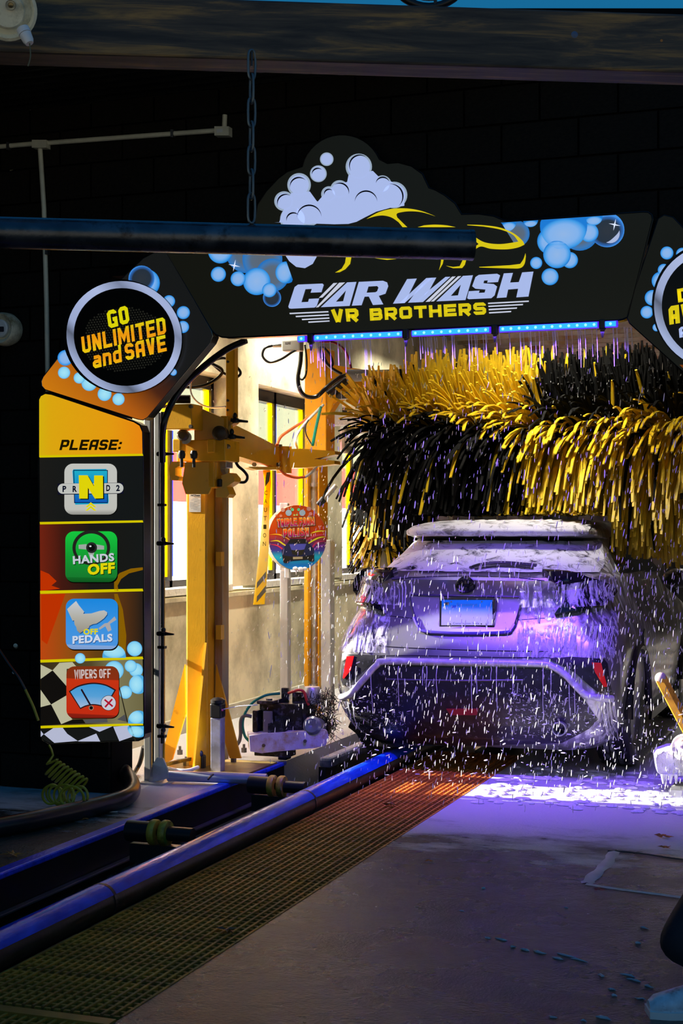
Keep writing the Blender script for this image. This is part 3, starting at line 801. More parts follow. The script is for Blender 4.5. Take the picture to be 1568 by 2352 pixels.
# checkered flag
E_cw = em('#c4c8e0', 0.8); E_cw2 = em('#cfcba8', 0.75); E_ck = em('#1a1714', 0.5)
Q = 260 / 1568.0
def c9(p): return crop(p, 80, 1480, Q)
flat('flag_check', [c9([(80, 280), (245, 360), (80, 480)]), c9([(245, 360), (340, 255), (520, 245), (585, 320), (440, 340), (435, 575)]), c9([(80, 630), (225, 832), (80, 870)]), c9([(225, 832), (435, 710), (445, 950), (520, 1040), (365, 1105)])], YA, E_cw2, ins, 2)
flat('flag_check', [c9([(245, 362), (435, 580), (435, 705), (225, 832), (80, 630), (80, 480)]), c9([(80, 870), (225, 832), (362, 1105), (80, 1130)]), c9([(525, 1045), (660, 1038), (700, 1095), (365, 1108)])], YA, E_ck, ins, 2)
flat('flag_check', [c9([(82, 1195), (122, 1245), (82, 1282)]), c9([(125, 1245), (255, 1160), (385, 1155), (450, 1240), (595, 1338), (270, 1365)]), c9([(595, 1338), (850, 1235), (905, 1345), (610, 1345)]), c9([(750, 1145), (1075, 1135), (895, 1212)]), c9([(1085, 1140), (1300, 1125), (1350, 1280), (1170, 1342)])], YA, E_cw, ins, 2)
flat('flag_check', [c9([(668, 1042), (1000, 1030), (1010, 1080), (705, 1094)]), c9([(1245, 970), (1275, 1075), (1140, 1040)])], YA, em('#5a5a5c', 0.7), ins, 2)
flat('flag_edge', [c9([(1165, 600), (1175, 590), (1290, 1070), (1275, 1085)]), c9([(1300, 1125), (1325, 1122), (1400, 1330), (1385, 1338)])], YA, em('#3a3424', 0.5), ins, 3)
for (x, y, r, k_) in ((309, 1490, 17.5, 2), (262, 1508, 27, 2), (184, 1512, 12, 2), (312, 1539, 16, 2), (262, 1540, 22, 2), (318, 1572, 22, 2), (288, 1590, 15, 2), (318, 1656, 24, 2), (300, 1530, 14, 2)):
    pts = [(min(q[0], 329), q[1]) for q in ellp(x, y, r, None, 28)]
    bm_ = 'bubble_print_2'
    if r in (27, 24): pts = [(q[0], min(q[1], 1511 if r == 27 else 1662)) for q in pts]
    _bk[0] += 1; flat('bubble', [pts], YA, MATS[bm_], ins, 2 + 0.13 * (_bk[0] % 7))
flat('bubble', [[(min(q[0], 330), max(q[1], 1668)) for q in ellp(318, 1672, 25, 22, 28)]], YA, MATS['bubble_print_2'], ins, 3)
# pictogram 1: gear letters
K = 340 / 1568.0
def ca(p): return crop(p, 60, 950, K)
tile = empty  # (pictograms are parts of the sign)
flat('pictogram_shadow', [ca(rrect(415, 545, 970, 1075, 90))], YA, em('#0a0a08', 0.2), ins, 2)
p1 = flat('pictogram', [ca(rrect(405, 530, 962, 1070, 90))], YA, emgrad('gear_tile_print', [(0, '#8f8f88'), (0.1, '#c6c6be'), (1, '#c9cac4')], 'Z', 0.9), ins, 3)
flat('gear_strip', [ca(strokep([(335, 800), (1030, 790)], 118))], YA, em('#1a1c3a', 0.4), p1, 9)
flat('gear_strip', [ca(rrect(335, 742, 1030, 850, 54, -0.01))], YA, em('#c4c5be', 0.9), p1, 10)
flat('gear_square', [ca([(490, 610), (500, 590), (850, 586), (875, 925), (868, 955), (520, 965), (512, 930)])], YA, em('#18a4cc', 0.9), p1, 6)
flat('gear_square', [ca([(500, 597), (865, 597), (865, 948), (508, 948)])], YA, em('#0a1c50', 0.6), p1, 7)
flat('gear_square', [ca([(508, 605), (857, 605), (857, 940), (516, 940)])], YA, emgrad('gear_square_print', [(0, '#0a58b8'), (0.45, '#0e84cc'), (1, '#1cb4d0')], 'Z', 0.9), p1, 8)
NN = [(557, 653), (650, 653), (718, 770), (720, 655), (813, 655), (815, 897), (728, 900), (654, 785), (652, 900), (562, 900)]
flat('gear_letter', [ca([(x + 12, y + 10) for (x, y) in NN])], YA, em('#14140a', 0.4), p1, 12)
flat('gear_letter', [ca(NN)], YA, em('#dccf08', 1.0), p1, 13)
for (ch, x, w) in (('P', 385, 40), ('R', 492, 46), ('D', 848, 42), ('2', 952, 40)):
    text(ch, ca([(x, 832 if ch in 'PR' else 822)])[0], (w * K, -2 * K), (0, -66 * K), YA, em('#101830', 0.5), p1, 11, 0.04)
flat('arrow_mark', [ca([(685, 938), (745, 992), (718, 992), (685, 965), (652, 992), (626, 992)]), ca([(685, 975), (745, 1028), (718, 1028), (685, 1000), (652, 1028), (626, 1028)])], YA, em('#dccf08', 1.0), p1, 9)
# pictogram 2: steering wheel
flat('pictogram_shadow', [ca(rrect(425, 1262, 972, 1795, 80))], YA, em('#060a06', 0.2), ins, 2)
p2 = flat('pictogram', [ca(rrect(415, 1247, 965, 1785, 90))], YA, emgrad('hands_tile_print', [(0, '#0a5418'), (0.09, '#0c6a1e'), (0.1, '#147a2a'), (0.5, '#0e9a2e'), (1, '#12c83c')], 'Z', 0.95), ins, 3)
flat('steering_rim', [[ca(ellp(690, 1420, 200, 185, 40)), ca(ellp(690, 1425, 166, 155, 40))]], YA, em('#2c2a26', 0.6), p2, 4)
flat('steering_spoke', [ca([(555, 1390), (640, 1382), (640, 1440), (557, 1432)]), ca([(740, 1385), (825, 1400), (825, 1440), (740, 1440)]), ca([(655, 1470), (722, 1470), (700, 1540), (680, 1540)])], YA, em('#aab4ac', 0.8), p2, 5)
flat('steering_hub', [ca(ellp(693, 1420, 58, None, 28))], YA, em('#2a2c2c', 0.7), p2, 6)
flat('steering_hub', [ca(ellp(693, 1420, 36, None, 28))], YA, em('#121414', 0.5), p2, 7)
flat('hub_gleam', [ca(ellp(680, 1405, 12, 9, 14))], YA, em('#d8e0e0', 0.9), p2, 8)
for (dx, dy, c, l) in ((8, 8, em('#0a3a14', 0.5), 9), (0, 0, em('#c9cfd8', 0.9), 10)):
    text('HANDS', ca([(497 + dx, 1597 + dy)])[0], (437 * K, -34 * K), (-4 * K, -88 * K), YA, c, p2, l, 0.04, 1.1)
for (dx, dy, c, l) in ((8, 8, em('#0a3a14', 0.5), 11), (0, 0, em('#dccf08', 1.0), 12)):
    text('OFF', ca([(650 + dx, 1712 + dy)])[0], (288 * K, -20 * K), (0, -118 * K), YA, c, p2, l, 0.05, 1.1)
# pictogram 3: shoe and pedal
def cb(p): return crop(p, 60, 1350, K)
K3 = 340 / 1454.0
def cb(p): return crop(p, 60, 1350, K3)
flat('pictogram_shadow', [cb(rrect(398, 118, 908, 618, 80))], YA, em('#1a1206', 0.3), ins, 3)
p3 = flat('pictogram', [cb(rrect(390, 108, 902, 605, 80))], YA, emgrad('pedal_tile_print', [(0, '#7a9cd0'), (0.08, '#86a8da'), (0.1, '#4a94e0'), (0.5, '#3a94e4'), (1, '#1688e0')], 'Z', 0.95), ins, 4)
shoe = [(402, 210), (450, 165), (490, 130), (520, 175), (570, 236), (560, 256), (640, 252), (720, 228), (765, 222), (795, 240), (795, 262), (765, 300), (725, 330), (690, 352), (655, 358), (620, 375), (618, 392), (560, 425), (528, 447), (500, 420), (492, 385), (476, 362), (470, 320), (455, 324), (432, 275)]
flat('shoe_shape', [cb([(x + 6, y + 8) for (x, y) in shoe])], YA, em('#1a5a9c', 0.7), p3, 5)
flat('shoe_shape', [cb(shoe)], YA, emgrad('shoe_print', [(0, '#9c9484'), (0.5, '#b8b6ac'), (1, '#cdd2d8')], 'Z', 0.9), p3, 6)
flat('pedal_shape', [cb([(710, 398), (770, 350), (800, 345), (868, 282), (885, 315), (822, 355), (838, 415), (805, 432), (778, 378), (722, 412)])], YA, em('#b2aeb0', 0.85), p3, 6)
text('OFF', cb([(562, 462)])[0], (142 * K3, -3 * K3), (0, -58 * K3), YA, em('#dccf08', 1.0), p3, 7, 0.04, 1.1)
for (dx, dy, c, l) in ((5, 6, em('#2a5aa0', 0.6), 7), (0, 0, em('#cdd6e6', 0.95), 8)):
    text('PEDALS', cb([(455 + dx, 552 + dy)])[0], (392 * K3, -24 * K3), (0, -78 * K3), YA, c, p3, l, 0.045, 1.12)
# pictogram 4: wiper
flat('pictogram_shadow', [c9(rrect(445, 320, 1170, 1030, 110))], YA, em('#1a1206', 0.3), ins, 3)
p4 = flat('pictogram', [c9(rrect(437, 305, 1162, 1022, 110, -0.005))], YA, emgrad('wiper_tile_print', [(0, '#7c1602'), (0.08, '#8e1c02'), (0.09, '#c42a04'), (0.74, '#c83204'), (0.745, '#8c2c04'), (1, '#7e3006')], 'Z', 0.95), ins, 4)
btext('WIPERS OFF', c9([(548, 478)])[0], (505 * Q, -14 * Q), (-4 * Q, -126 * Q), YA, em('#d2c4c0', 0.9), p4, 6, 0.15, 0.44, 0.09)
glass = sp2([(470, 650), (600, 570), (795, 530), (980, 555), (1125, 630)], 6) + [(985, 870)] + sp2([(985, 885), (900, 855), (800, 842), (700, 865), (630, 898)], 5)
flat('wiper_glass', [c9(glass)], YA, em('#3a2428', 0.5), p4, 6)
gl2 = sp2([(492, 655), (610, 588), (795, 550), (970, 572), (1100, 638)], 6) + [(975, 850)] + sp2([(965, 860), (900, 838), (800, 826), (700, 846), (632, 878)], 5)
flat('wiper_glass', [c9(gl2)], YA, emgrad('wiper_glass_print', [(0, '#a6bfe0'), (0.5, '#5aa6de'), (1, '#3a9ada')], 'Z', 0.9), p4, 7)
flat('wiper_blade', [c9(strokep([(648, 630), (785, 870)], 24)), c9(ellp(648, 630, 12, None, 14))], YA, em('#2e1a28', 0.5), p4, 8)
flat('wiper_pivot', [c9(ellp(780, 880, 32, None, 24))], YA, em('#b09a80', 0.8), p4, 9)
flat('wiper_pivot', [c9(ellp(780, 880, 25, None, 24))], YA, em('#221418', 0.5), p4, 10)
flat('cross_badge', [c9(ellp(1020, 812, 106, None, 36))], YA, em('#3a2030', 0.5), p4, 9)
flat('cross_badge', [c9(ellp(1020, 812, 100, None, 36))], YA, em('#ccccd8', 0.9), p4, 10)
flat('cross_mark', [c9(strokep([(965, 765), (1078, 860)], 24)), c9(strokep([(1072, 758), (972, 870)], 24))], YA, em('#b01430', 0.9), p4, 11)

# ---- LED bar hanging under the header ------------------------------------------------
M_led = em('#1ec8ff', 1.0)
def led_material(name, col, k):
    m, nt, b = _new(name); b.inputs['Base Color'].default_value = (0.1, 0.1, 0.3, 1)
    b.inputs['Emission Color'].default_value = col; b.inputs['Emission Strength'].default_value = k
    return m
M_core = led_material('led_core', (0.02, 0.40, 1.0, 1), 1.3)
M_dot = led_material('led_chip', (0.28, 0.85, 1.0, 1), 1.6)
M_glow = led_material('led_halo_lens', (0.09, 0.008, 1.0, 1), 1.0)  # violet halo around the strip put into the glow of the lens
led = empty('led_light_bar', PY(1050, 762, 7.45), 'long glowing blue violet LED bar under the header sign', 'light')
ZLED = 2.505
def lz(px): 
    return 779 - (px - 685) * (776 - 741) / (1418 - 685)
for (a, b) in ((685, 704), (722, 927), (946, 1127), (1147, 1375), (1388, 1418)):
    p0, p1 = PY(a, lz(a), 7.375), PY(b, lz(b), 7.375)
    tb = MB(); tb.tube([p0, p1], 0.017, 12); seg = tb.build('led_halo_lens', M_glow, led, True)
    MB().box((p0 + p1) / 2 + Vector((0, -0.0165, 0)), ((p1 - p0).length - 0.012, 0.005, 0.025)).build('led_strip', M_core, seg)
    n = max(1, int((b - a) / 19))
    for i in range(n):
        q = p0.lerp(p1, (i + 0.5) / n) + Vector((0, -0.0195, 0))
        MB().lathe([(0, 0.002), (0.007, 0.0), (0.007, -0.002)], q, Vector((0, -1, 0)), 10).build('led_chip', M_dot, seg)
for px in (714, 932, 1136, 1383):
    p = PY(px, lz(px), 7.375)
    q = MB(); q.box(p, (0.03, 0.045, 0.05), bev=0.006); q.cyl(p + Vector((0, 0, -0.02)), p + Vector((0, 0, -0.065)), 0.014, 0.004, 10); q.build('nozzle_clip', M_black, led)
la = bpy.data.lights.new('led_light', 'AREA'); la.shape = 'RECTANGLE'
a_, b_ = PY(690, lz(690), 7.375), PY(1416, lz(1416), 7.375)
la.size = (b_ - a_).length; la.size_y = 0.03; la.energy = 31; la.color = (0.20, 0.07, 1.0); la.spread = radians(78)
lo = bpy.data.objects.new('led_light', la); COL.objects.link(lo); lo.parent = led
lo.location = (a_ + b_) / 2 + Vector((0, 0, -0.03)) - ORG[led]
lo.rotation_euler = (radians(28), 0, 0)
# ---------------------------------------------------------------- fill lamps added to brighten the tunnel (unseen behind the header sign)
M_diff = led_material('fill_lamp_diffuser', (1.0, 0.95, 0.85, 1), 3.0)
for i, (x, y, e_) in enumerate(((-4.2, 9.6, 62), (-2.0, 8.7, 40), (-4.2, 11.8, 65), (-1.3, 12.9, 14), (-4.2, 14.6, 60))):
    t = empty('fill_lamp', (x, y, 3.6), 'added tube fill lamp under the ribbed tunnel ceiling', 'lamp', 'added fill lamps under the tunnel ceiling')
    MB().box((x, y, 3.70), (0.16, 1.3, 0.08), bev=0.02).build('housing', M_galv, t)
    MB().box((x, y, 3.65), (0.11, 1.24, 0.03), bev=0.01).build('diffuser', M_diff, t)
    l = bpy.data.lights.new('fill_light', 'AREA'); l.shape = 'RECTANGLE'; l.size = 0.1; l.size_y = 1.2; l.energy = e_; l.color = (1.0, 0.93, 0.78); l.spread = radians(100)
    lo = bpy.data.objects.new('fill_light', l); COL.objects.link(lo); lo.parent = t; lo.location = (0, 0, 0.03)
    if x < -4: l.spread = radians(95); lo.rotation_euler = (0, radians(16), 0)      # turned at the window wall
    if i == 1: l.spread = radians(74); lo.rotation_euler = (radians(47), 0, 0)      # tilted at the brush

# ---------------------------------------------------------------- conveyor
M_blue = pm('kerb_sky_reflection', (0.006, 0.07, 0.85), 0.28, 0.1, var=0.3, vscale=30, bump=0.25, bscale=80, spec=0.6)  # blue sky reflection on wet steel put into the kerb colour
M_tube = pm('brown_black_tube', (0.030, 0.020, 0.012), 0.4, 0.3, var=0.35, vscale=12, rvar=0.1, bump=0.1, bscale=40)
kerb = empty('conveyor_kerb', (XC, 6, 0), 'long steel kerb edge tinted with blue sky reflection between wet slab and conveyor trench', 'kerb')
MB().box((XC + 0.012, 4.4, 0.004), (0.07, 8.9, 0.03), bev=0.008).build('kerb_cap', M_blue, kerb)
MB().box((XC + 0.018, 4.4, -0.11), (0.02, 8.9, 0.20)).build('kerb_face', pm('black_wet_steel', (0.006, 0.006, 0.008), 0.4, 0.2), kerb)
MB().box((XC + 0.05, 4.6, -0.16), (0.035, 8.4, 0.012), bev=0.003).build('kerb_ledge', pm('worn_ledge', (0.25, 0.25, 0.28), 0.3, 0.8), kerb)
k2 = empty('conveyor_rail', (XC + 0.1, 11, -0.1), 'soapy low blue grey rail continuing behind the kerb end', 'rail')
MB().box((XC + 0.16, 9.95, -0.05), (0.09, 1.4, 0.07), bev=0.02).build('rail_bar', pm('foamy_blue_rail', (0.10, 0.13, 0.28), 0.4, 0.2, var=0.4, vscale=20, dirt='#8a90c0', dscale=15, damt=0.35), k2)
MB().box((XC + 0.14, 9.95, -0.15), (0.05, 1.4, 0.14)).build('rail_web', M_steel, k2)
deck = tag(MB().box(((XC + XT) / 2 + 0.02, 8.0, -0.24), (0.56, 16, 0.03)).build('conveyor_deck', pm('wet_black_deck', (0.012, 0.012, 0.02), 0.22, 0.4, var=0.4, vscale=15, bump=0.2, bscale=30)), 'wet black steel deck in the conveyor trench', 'deck')
gt = empty('guide_tube', (XT, 6, 0), 'big dark steel guide tube with painted blue sky sheen on top along the trench', 'guide rail')
TR = 0.068; TZ = 0.035
MB().tube([(XT, 1.5, TZ), (XT, 10.8, TZ)], TR, 28).build('tube', M_tube, gt, True)
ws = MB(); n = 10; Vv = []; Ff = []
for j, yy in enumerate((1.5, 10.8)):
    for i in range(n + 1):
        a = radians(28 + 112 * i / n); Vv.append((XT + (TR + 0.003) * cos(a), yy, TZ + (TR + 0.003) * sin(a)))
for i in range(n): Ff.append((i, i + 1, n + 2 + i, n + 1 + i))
ws.add(Vv, Ff); ws.build('sky_sheen_strip', pm('tube_top_sky_sheen', (0.008, 0.09, 0.85), 0.18, 0.2, var=0.4, vscale=18, stretch=(1, 0.3, 1), bump=0.3, bscale=45, dirt='#7a9ad8', dscale=14, damt=-0.75), gt, True)  # sky sheen along the tube top painted on as a blue shell
for yy in (3.0, 5.17, 7.4, 9.3):
    MB().tube([(XT, yy, TZ), (XT, yy + 0.02, TZ)], TR + 0.004, 28).build('tube_joint', M_black, gt)
    MB().box((XT + 0.07, yy - 0.2, -0.06), (0.07, 0.1, 0.09), bev=0.01).build('tube_bracket', M_black, gt)
MB().box((XT + 0.02, 6.2, -0.13), (0.03, 9.4, 0.18)).build('tube_skirt', M_black, gt)
MB().box((XT + 0.073, 6.2, -0.035), (0.012, 9.4, 0.012)).build('tube_lip', pm('worn_lip', (0.03, 0.03, 0.03), 0.4, 0.5), gt)
M_rol = pm('yellow_roller', (0.55, 0.34, 0.03), 0.45, var=0.25, vscale=20, dirt='#4a3410', dscale=12, damt=0.2)
for (px, py, lb) in ((637, 1806, 'pair of yellow conveyor rollers on a black axle near the floor post'), (368, 1913, 'pair of yellow conveyor rollers on a black axle beside the tube joint')):
    xr = -3.17; r = ray(px, py); tt = xr / r.x; yy = tt * r.y; zz = 1.5 + tt * r.z
    zz = max(zz, -0.05)
    t = empty('conveyor_roller', (xr, yy, zz - 0.06), lb, 'roller', 'conveyor rollers')
    MB().cyl((xr - 0.17, yy, zz), (xr - 0.035, yy, zz), 0.05, None, 20).build('axle', M_black, t, True)
    MB().cyl((xr + 0.03, yy, zz), (xr + 0.17, yy, zz), 0.034, None, 20).build('axle', M_black, t, True)
    for dx in (-0.03, 0.028):
        MB().lathe([(0.02, -0.017), (0.058, -0.017), (0.062, -0.01), (0.062, 0.01), (0.058, 0.017), (0.02, 0.017)], (xr + dx, yy, zz), Vector((1, 0, 0)), 28).build('wheel', M_rol, t, True)
    MB().box((xr, yy, zz - 0.1), (0.3, 0.05, 0.09)).build('bracket', M_black, t)

# ---------------------------------------------------------------- rusty grating
M_rust = pm('rusty_grate', (0.66, 0.21, 0.015), 0.6, 0.0, var=0.45, vscale=9, bump=0.4, bscale=150, dirt='#6a3a0c', dscale=7, damt=0.1)
def grating(y0, y1, label):
    g = empty('floor_grating', ((XG0 + XG1) / 2, (y0 + y1) / 2, -0.04), label, 'grating', 'rusty trench gratings')
    lb = None; pitch = 0.0355; n = int((XG1 - XG0) / pitch)
    m0 = MB().box((0, 0, 0), (0.010, y1 - y0, 0.032)); me = bpy.data.meshes.new('long_bar'); me.from_pydata([tuple(v) for v in m0.v], [], m0.f); me.materials.append(M_rust)
    for i in range(n + 1):
        o = bpy.data.objects.new('long_bar', me); COL.objects.link(o); o.parent = g
        o.location = Vector((XG0 + 0.006 + i * (XG1 - XG0 - 0.012) / n, (y0 + y1) / 2, -0.014 + random.uniform(-.001, .001))) - ORG[g]
    m1 = MB().box((0, 0, 0), (XG1 - XG0, 0.011, 0.026)); me2 = bpy.data.meshes.new('cross_bar'); me2.from_pydata([tuple(v) for v in m1.v], [], m1.f); me2.materials.append(M_rust)
    k = int((y1 - y0) / 0.044)
    for i in range(k + 1):
        o = bpy.data.objects.new('cross_bar', me2); COL.objects.link(o); o.parent = g
        o.location = Vector(((XG0 + XG1) / 2, y0 + 0.006 + i * (y1 - y0 - 0.012) / k, -0.0155)) - ORG[g]
    return g
grating(4.07, 9.7, 'long rusty trench grating under the purple light beside the guide tube')
gA = grating(2.9, 4.03, 'short rusty trench grating with a broad yellow end bar')
MB().box(((XG0 + XG1) / 2, 4.0, -0.008), (XG1 - XG0, 0.05, 0.03)).build('end_bar', pm('rusty_yellow_bar', (0.30, 0.17, 0.02), 0.5, 0.3, var=0.4), gA)
tag(MB().box(((XG0 + XG1) / 2, 7.0, -0.30), (XG1 - XG0, 9, 0.02)).build('trench_drain', pm('trench_black', (0.006, 0.006, 0.006), 0.6)), kind='structure')

# ---------------------------------------------------------------- spray post of the arch
YP = 7.90
def col_px(pxa, pxb, Y, z0, z1, dep):
    a, b = PY(pxa, 1400, Y).x, PY(pxb, 1400, Y).x
    return MB().box(((a + b) / 2, Y + dep / 2, (z0 + z1) / 2), (b - a, dep, z1 - z0), bev=0.006)
post = empty('spray_post', PY(352, 1795, YP), 'aluminium channel post behind the instruction panel with black spray nozzles', 'post')
post.location.z = 0; ORG[post] = Vector(post.location)
col_px(330, 346, YP, 0.0, 2.2, 0.07).build('channel', M_alu, post)
col_px(346, 353, YP + 0.03, 0.0, 2.2, 0.05).build('channel_groove', M_steel, post)
col_px(353, 366, YP, 0.0, 2.2, 0.07).build('channel', M_alu, post)
gp = [PZ(343, 1797, 0.0), PZ(388, 1782, 0.0)]
g0 = PY(345, 1796, YP - 0.06)
gu = MB(); gu.prism([PY(341, 1796, YP - 0.04), PY(352, 1796, YP - 0.04), PY(387, 1788, YP - 0.02), PY(384, 1765, YP - 0.02), PY(374, 1742, YP - 0.02), PY(360, 1740, YP - 0.03), PY(350, 1756, YP - 0.04)], (0, 0.012, 0)); gu.build('foot_gusset', M_galv, post)
MB().box((post.location.x + 0.02, YP + 0.0, 0.006), (0.16, 0.16, 0.012)).build('foot_plate', M_galv, post)
pp = PY(373, 1400, YP - 0.02)
MB().cyl((pp.x, YP - 0.02, PY(373, 1706, YP).z), (pp.x, YP - 0.02, 2.2), 0.011, None, 12).build('supply_pipe', M_steel, post, True)
MB().cyl((PY(368, 1400, YP).x, YP + 0.05, 0.1), (PY(368, 1400, YP).x, YP + 0.05, 2.2), 0.006, None, 8).build('yellow_line', M_yel, post, True)
for py in (1043, 1248, 1455, 1667):
    z_ = PY(373, py, YP - 0.02).z; c = Vector((pp.x, YP - 0.03, z_))
    nb = MB(); nb.box(c, (0.05, 0.035, 0.028), bev=0.006); nb.cyl(c + Vector((0.02, 0, 0)), c + Vector((0.085, -0.012, -0.002)), 0.012, 0.005, 12)
    nb.cyl(c + Vector((-0.03, 0, 0)), c + Vector((-0.02, 0, 0)), 0.012, None, 10)
    nz_ = nb.build('nozzle', M_black, post, True)
    MB().ell(c + Vector((0.015, -0.01, 0.022 if py < 1600 else -0.022)), 0.016, 0.016, 0.017).build('valve_knob', M_black, nz_, True)
for py in (1160, 1486, 1690):
    z_ = PY(373, py, YP).z; MB().box((pp.x - 0.005, YP - 0.015, z_), (0.045, 0.035, 0.016)).build('pipe_clip', M_black, post)

# ---------------------------------------------------------------- small nozzle post on the slab
D0 = 5100 / (1781 - HOR)
sp = empty('nozzle_post', PZ(500, 1781, 0.0), 'short soapy square steel post with black cap squirting a thin jet', 'post')
b0 = PZ(500, 1781, 0.0); hh = PD(500, 1648, D0).z
MB().box((b0.x, b0.y, hh / 2), (0.068, 0.068, hh), bev=0.004).build('post_tube', pm('soapy_galvanised', (0.4, 0.41, 0.46), 0.4, 0.6, var=0.3, dirt='#c8ccee', dscale=9, damt=0.25), sp)
MB().box((b0.x, b0.y, hh + 0.045), (0.076, 0.076, 0.09), bev=0.01).build('head', M_black, sp)
MB().lathe([(0.0, 0.035), (0.028, 0.03), (0.045, 0.018), (0.045, 0.0)], (b0.x, b0.y, hh + 0.09), Vector((0, 0, 1)), 18).build('cap', M_black, sp, True)
jt = MB(); j0 = PD(508, 1630, D0 - .03); j1 = PD(592, 1619, D0 - 0.1); jt.tube([j0, j0.lerp(j1, .5) + Vector((0, 0, .008)), j1], 0.003, 6)
jt.build('water_jet', pm('jet_water', (0.8, 0.82, 0.9), 0.2), sp, True)
MB().cyl(PD(508, 1631, D0 - .02), PD(512, 1631, D0 - .05), 0.01, 0.006, 10).build('nozzle', pm('purple_nozzle', (0.3, 0.02, 0.2), 0.4), sp, True)
# white frame pipe lying on the slab
pf = empty('frame_pipe', PZ(520, 1790, 0.0), 'pale wet pipe lying across the slab behind the kerb', 'pipe')
MB().tube([PZ(386, 1782, 0.045), PZ(500, 1786, 0.045), PZ(612, 1790, 0.045)], 0.032, 14).build('pipe', pm('pale_wet_pipe', (0.5, 0.52, 0.55), 0.3, 0.3), pf, True)
MB().tube([PZ(478, 1790, 0.08), PZ(484, 1783, 0.09), PZ(489, 1779, 0.085)], 0.006, 8).build('hook', M_steel, pf, True)

# ---------------------------------------------------------------- main yellow machine
ma = empty('wrap_arm_machine', (-3.97, 8.5, 0), 'big yellow steel column machine with swing arm and white data plate', 'machine')
cx0, cx1 = -4.04, -3.895
MB().box(((cx0 + cx1) / 2, 8.5, 0.95), (cx1 - cx0, 0.2, 1.86), bev=0.012).build('column', M_yel, ma)
MB().box((cx1 + 0.03, 8.56, 0.95), (0.05, 0.1, 1.8)).build('column_channel', pm('worn_yellow_channel', (0.42, 0.40, 0.30), 0.4, 0.5, var=0.3, dirt='#a87810', dscale=4, damt=0.5, stretch=(1, 1, .2)), ma)
for zz in (1.32, 0.86):
    MB().box((cx1 + 0.045, 8.5, zz), (0.035, 0.05, 0.09)).build('lug', M_yel, ma)
bp_ = MB(); bp_.box((-3.86, 8.42, 0.015), (0.62, 0.58, 0.03)); bp_.build('base_plate', pm('rusty_yellow_plate', (0.34, 0.24, 0.07), 0.35, 0.4, var=0.35, vscale=10), ma)
YG = 8.45
def gus(pts, th=0.014, Y=YG): return MB().prism([PY(x, y, Y) for (x, y) in pts], (0, th, 0))
gus([(424, 1526), (426, 1640), (395, 1745), (371, 1758), (372, 1735)]).build('gusset', M_yel, ma)
gus([(496, 1526), (551, 1735), (553, 1742), (527, 1742), (512, 1690), (494, 1600)], 0.014, 8.5).build('gusset', M_yel, ma)
MB().prism([(cx0 + 0.13, 8.40, 0.8), (cx0 + 0.13, 8.40, 0.03), (cx0 + 0.13, 8.22, 0.03)], (0.014, 0, 0)).build('gusset', M_yel, ma)
for (px, py) in ((413, 1733), (427, 1758), (536, 1750), (560, 1728), (462, 1752)):
    p = PZ(px, py, 0.03); bb = MB(); bb.cyl(p, p + Vector((0, 0, 0.03)), 0.02, None, 6); bb.cyl(p, p + Vector((0, 0, 0.055)), 0.009, None, 8); bb.build('anchor_bolt', M_bolt, ma)
DM = 9.1
def bx(name, x0, y0, x1, y1, d, th, m=M_yel, par=ma, bev=0.006):       # box filling a pixel rectangle at a depth, aligned with the tunnel
    a, b = PD(x0, y0, d), PD(x1, y1, d)
    return MB().box(((a.x + b.x) / 2, (a.y + b.y) / 2 + th / 2, (a.z + b.z) / 2), (abs(b.x - a.x), th, abs(a.z - b.z)), bev=bev).build(name, m, par)
bx('collar', 421, 1058, 497, 1120, DM, 0.24)
col_pts = [(425, 1062), (498, 1062), (497, 1095), (478, 1135), (426, 1135), (418, 1110)]
MB().prism([PD(x, y, DM - 0.02) for (x, y) in col_pts], (0, 0.02, 0)).build('collar_plate', M_yel, ma)
bx('head_block', 396, 1010, 526, 1060, DM - 0.02, 0.22)
bx('bracket', 394, 1008, 416, 1038, DM - 0.06, 0.08)
bx('bracket', 474, 1008, 494, 1040, DM - 0.06, 0.08)
hk = MB(); hk.prism([PD(x, y, DM - 0.05) for (x, y) in [(410, 1060), (395, 1060), (388, 1070), (388, 1085), (393, 1103), (408, 1104), (412, 1096), (402, 1092), (402, 1075), (412, 1070)]], (0, 0.09, 0)); hk.build('hook', M_yel, ma)
hk = MB(); hk.prism([PD(x, y, DM) for (x, y) in [(508, 1092), (528, 1086), (538, 1098), (538, 1106), (520, 1118), (527, 1135), (520, 1143), (495, 1142), (496, 1122), (508, 1118)]], (0, 0.1, 0)); hk.build('hook', M_yel, ma)
bx('pad', 497, 1100, 507, 1118, DM - 0.02, 0.06, M_black)
for px in (417, 445):
    kb = MB(); p = PD(px, 1062, DM - 0.09)
    kb.cyl(p + Vector((0, 0, 0.035)), p + Vector((0, 0, -0.03)), 0.010, None, 10)
    kb.lathe([(0.0, 0.075), (0.018, 0.07), (0.024, 0.05), (0.02, 0.025), (0.0, 0.02)], p, Vector((0, 0, 1)), 14); kb.build('stop_knob', M_black, ma, True)
mo = bx('motor_box', 372, 928, 446, 986, DM - 0.12, 0.16)
MB().tube([PD(400, 917, DM - 0.06), PD(437, 917, DM - 0.06)], 0.026, 14).build('motor_lid', M_black, mo, True)
for (x, y) in ((376, 934), (440, 934), (377, 980), (440, 980)):
    p = PD(x, y, DM - 0.14); MB().cyl(p, p + Vector((0, -0.02, 0)), 0.012, None, 8).build('bolt', M_bolt, mo)
pl = MB(); pl.prism([PD(x, y, DM) for (x, y) in [(446, 932), (530, 968), (530, 1012), (446, 1012)]], (0, 0.03, 0)); pl.build('side_plate', M_yel, ma)
MB().cyl(PD(425, 1005, DM - 0.05), PD(425, 1005, DM + 0.05), 0.04, None, 20).build('bearing', M_cream, ma, True)
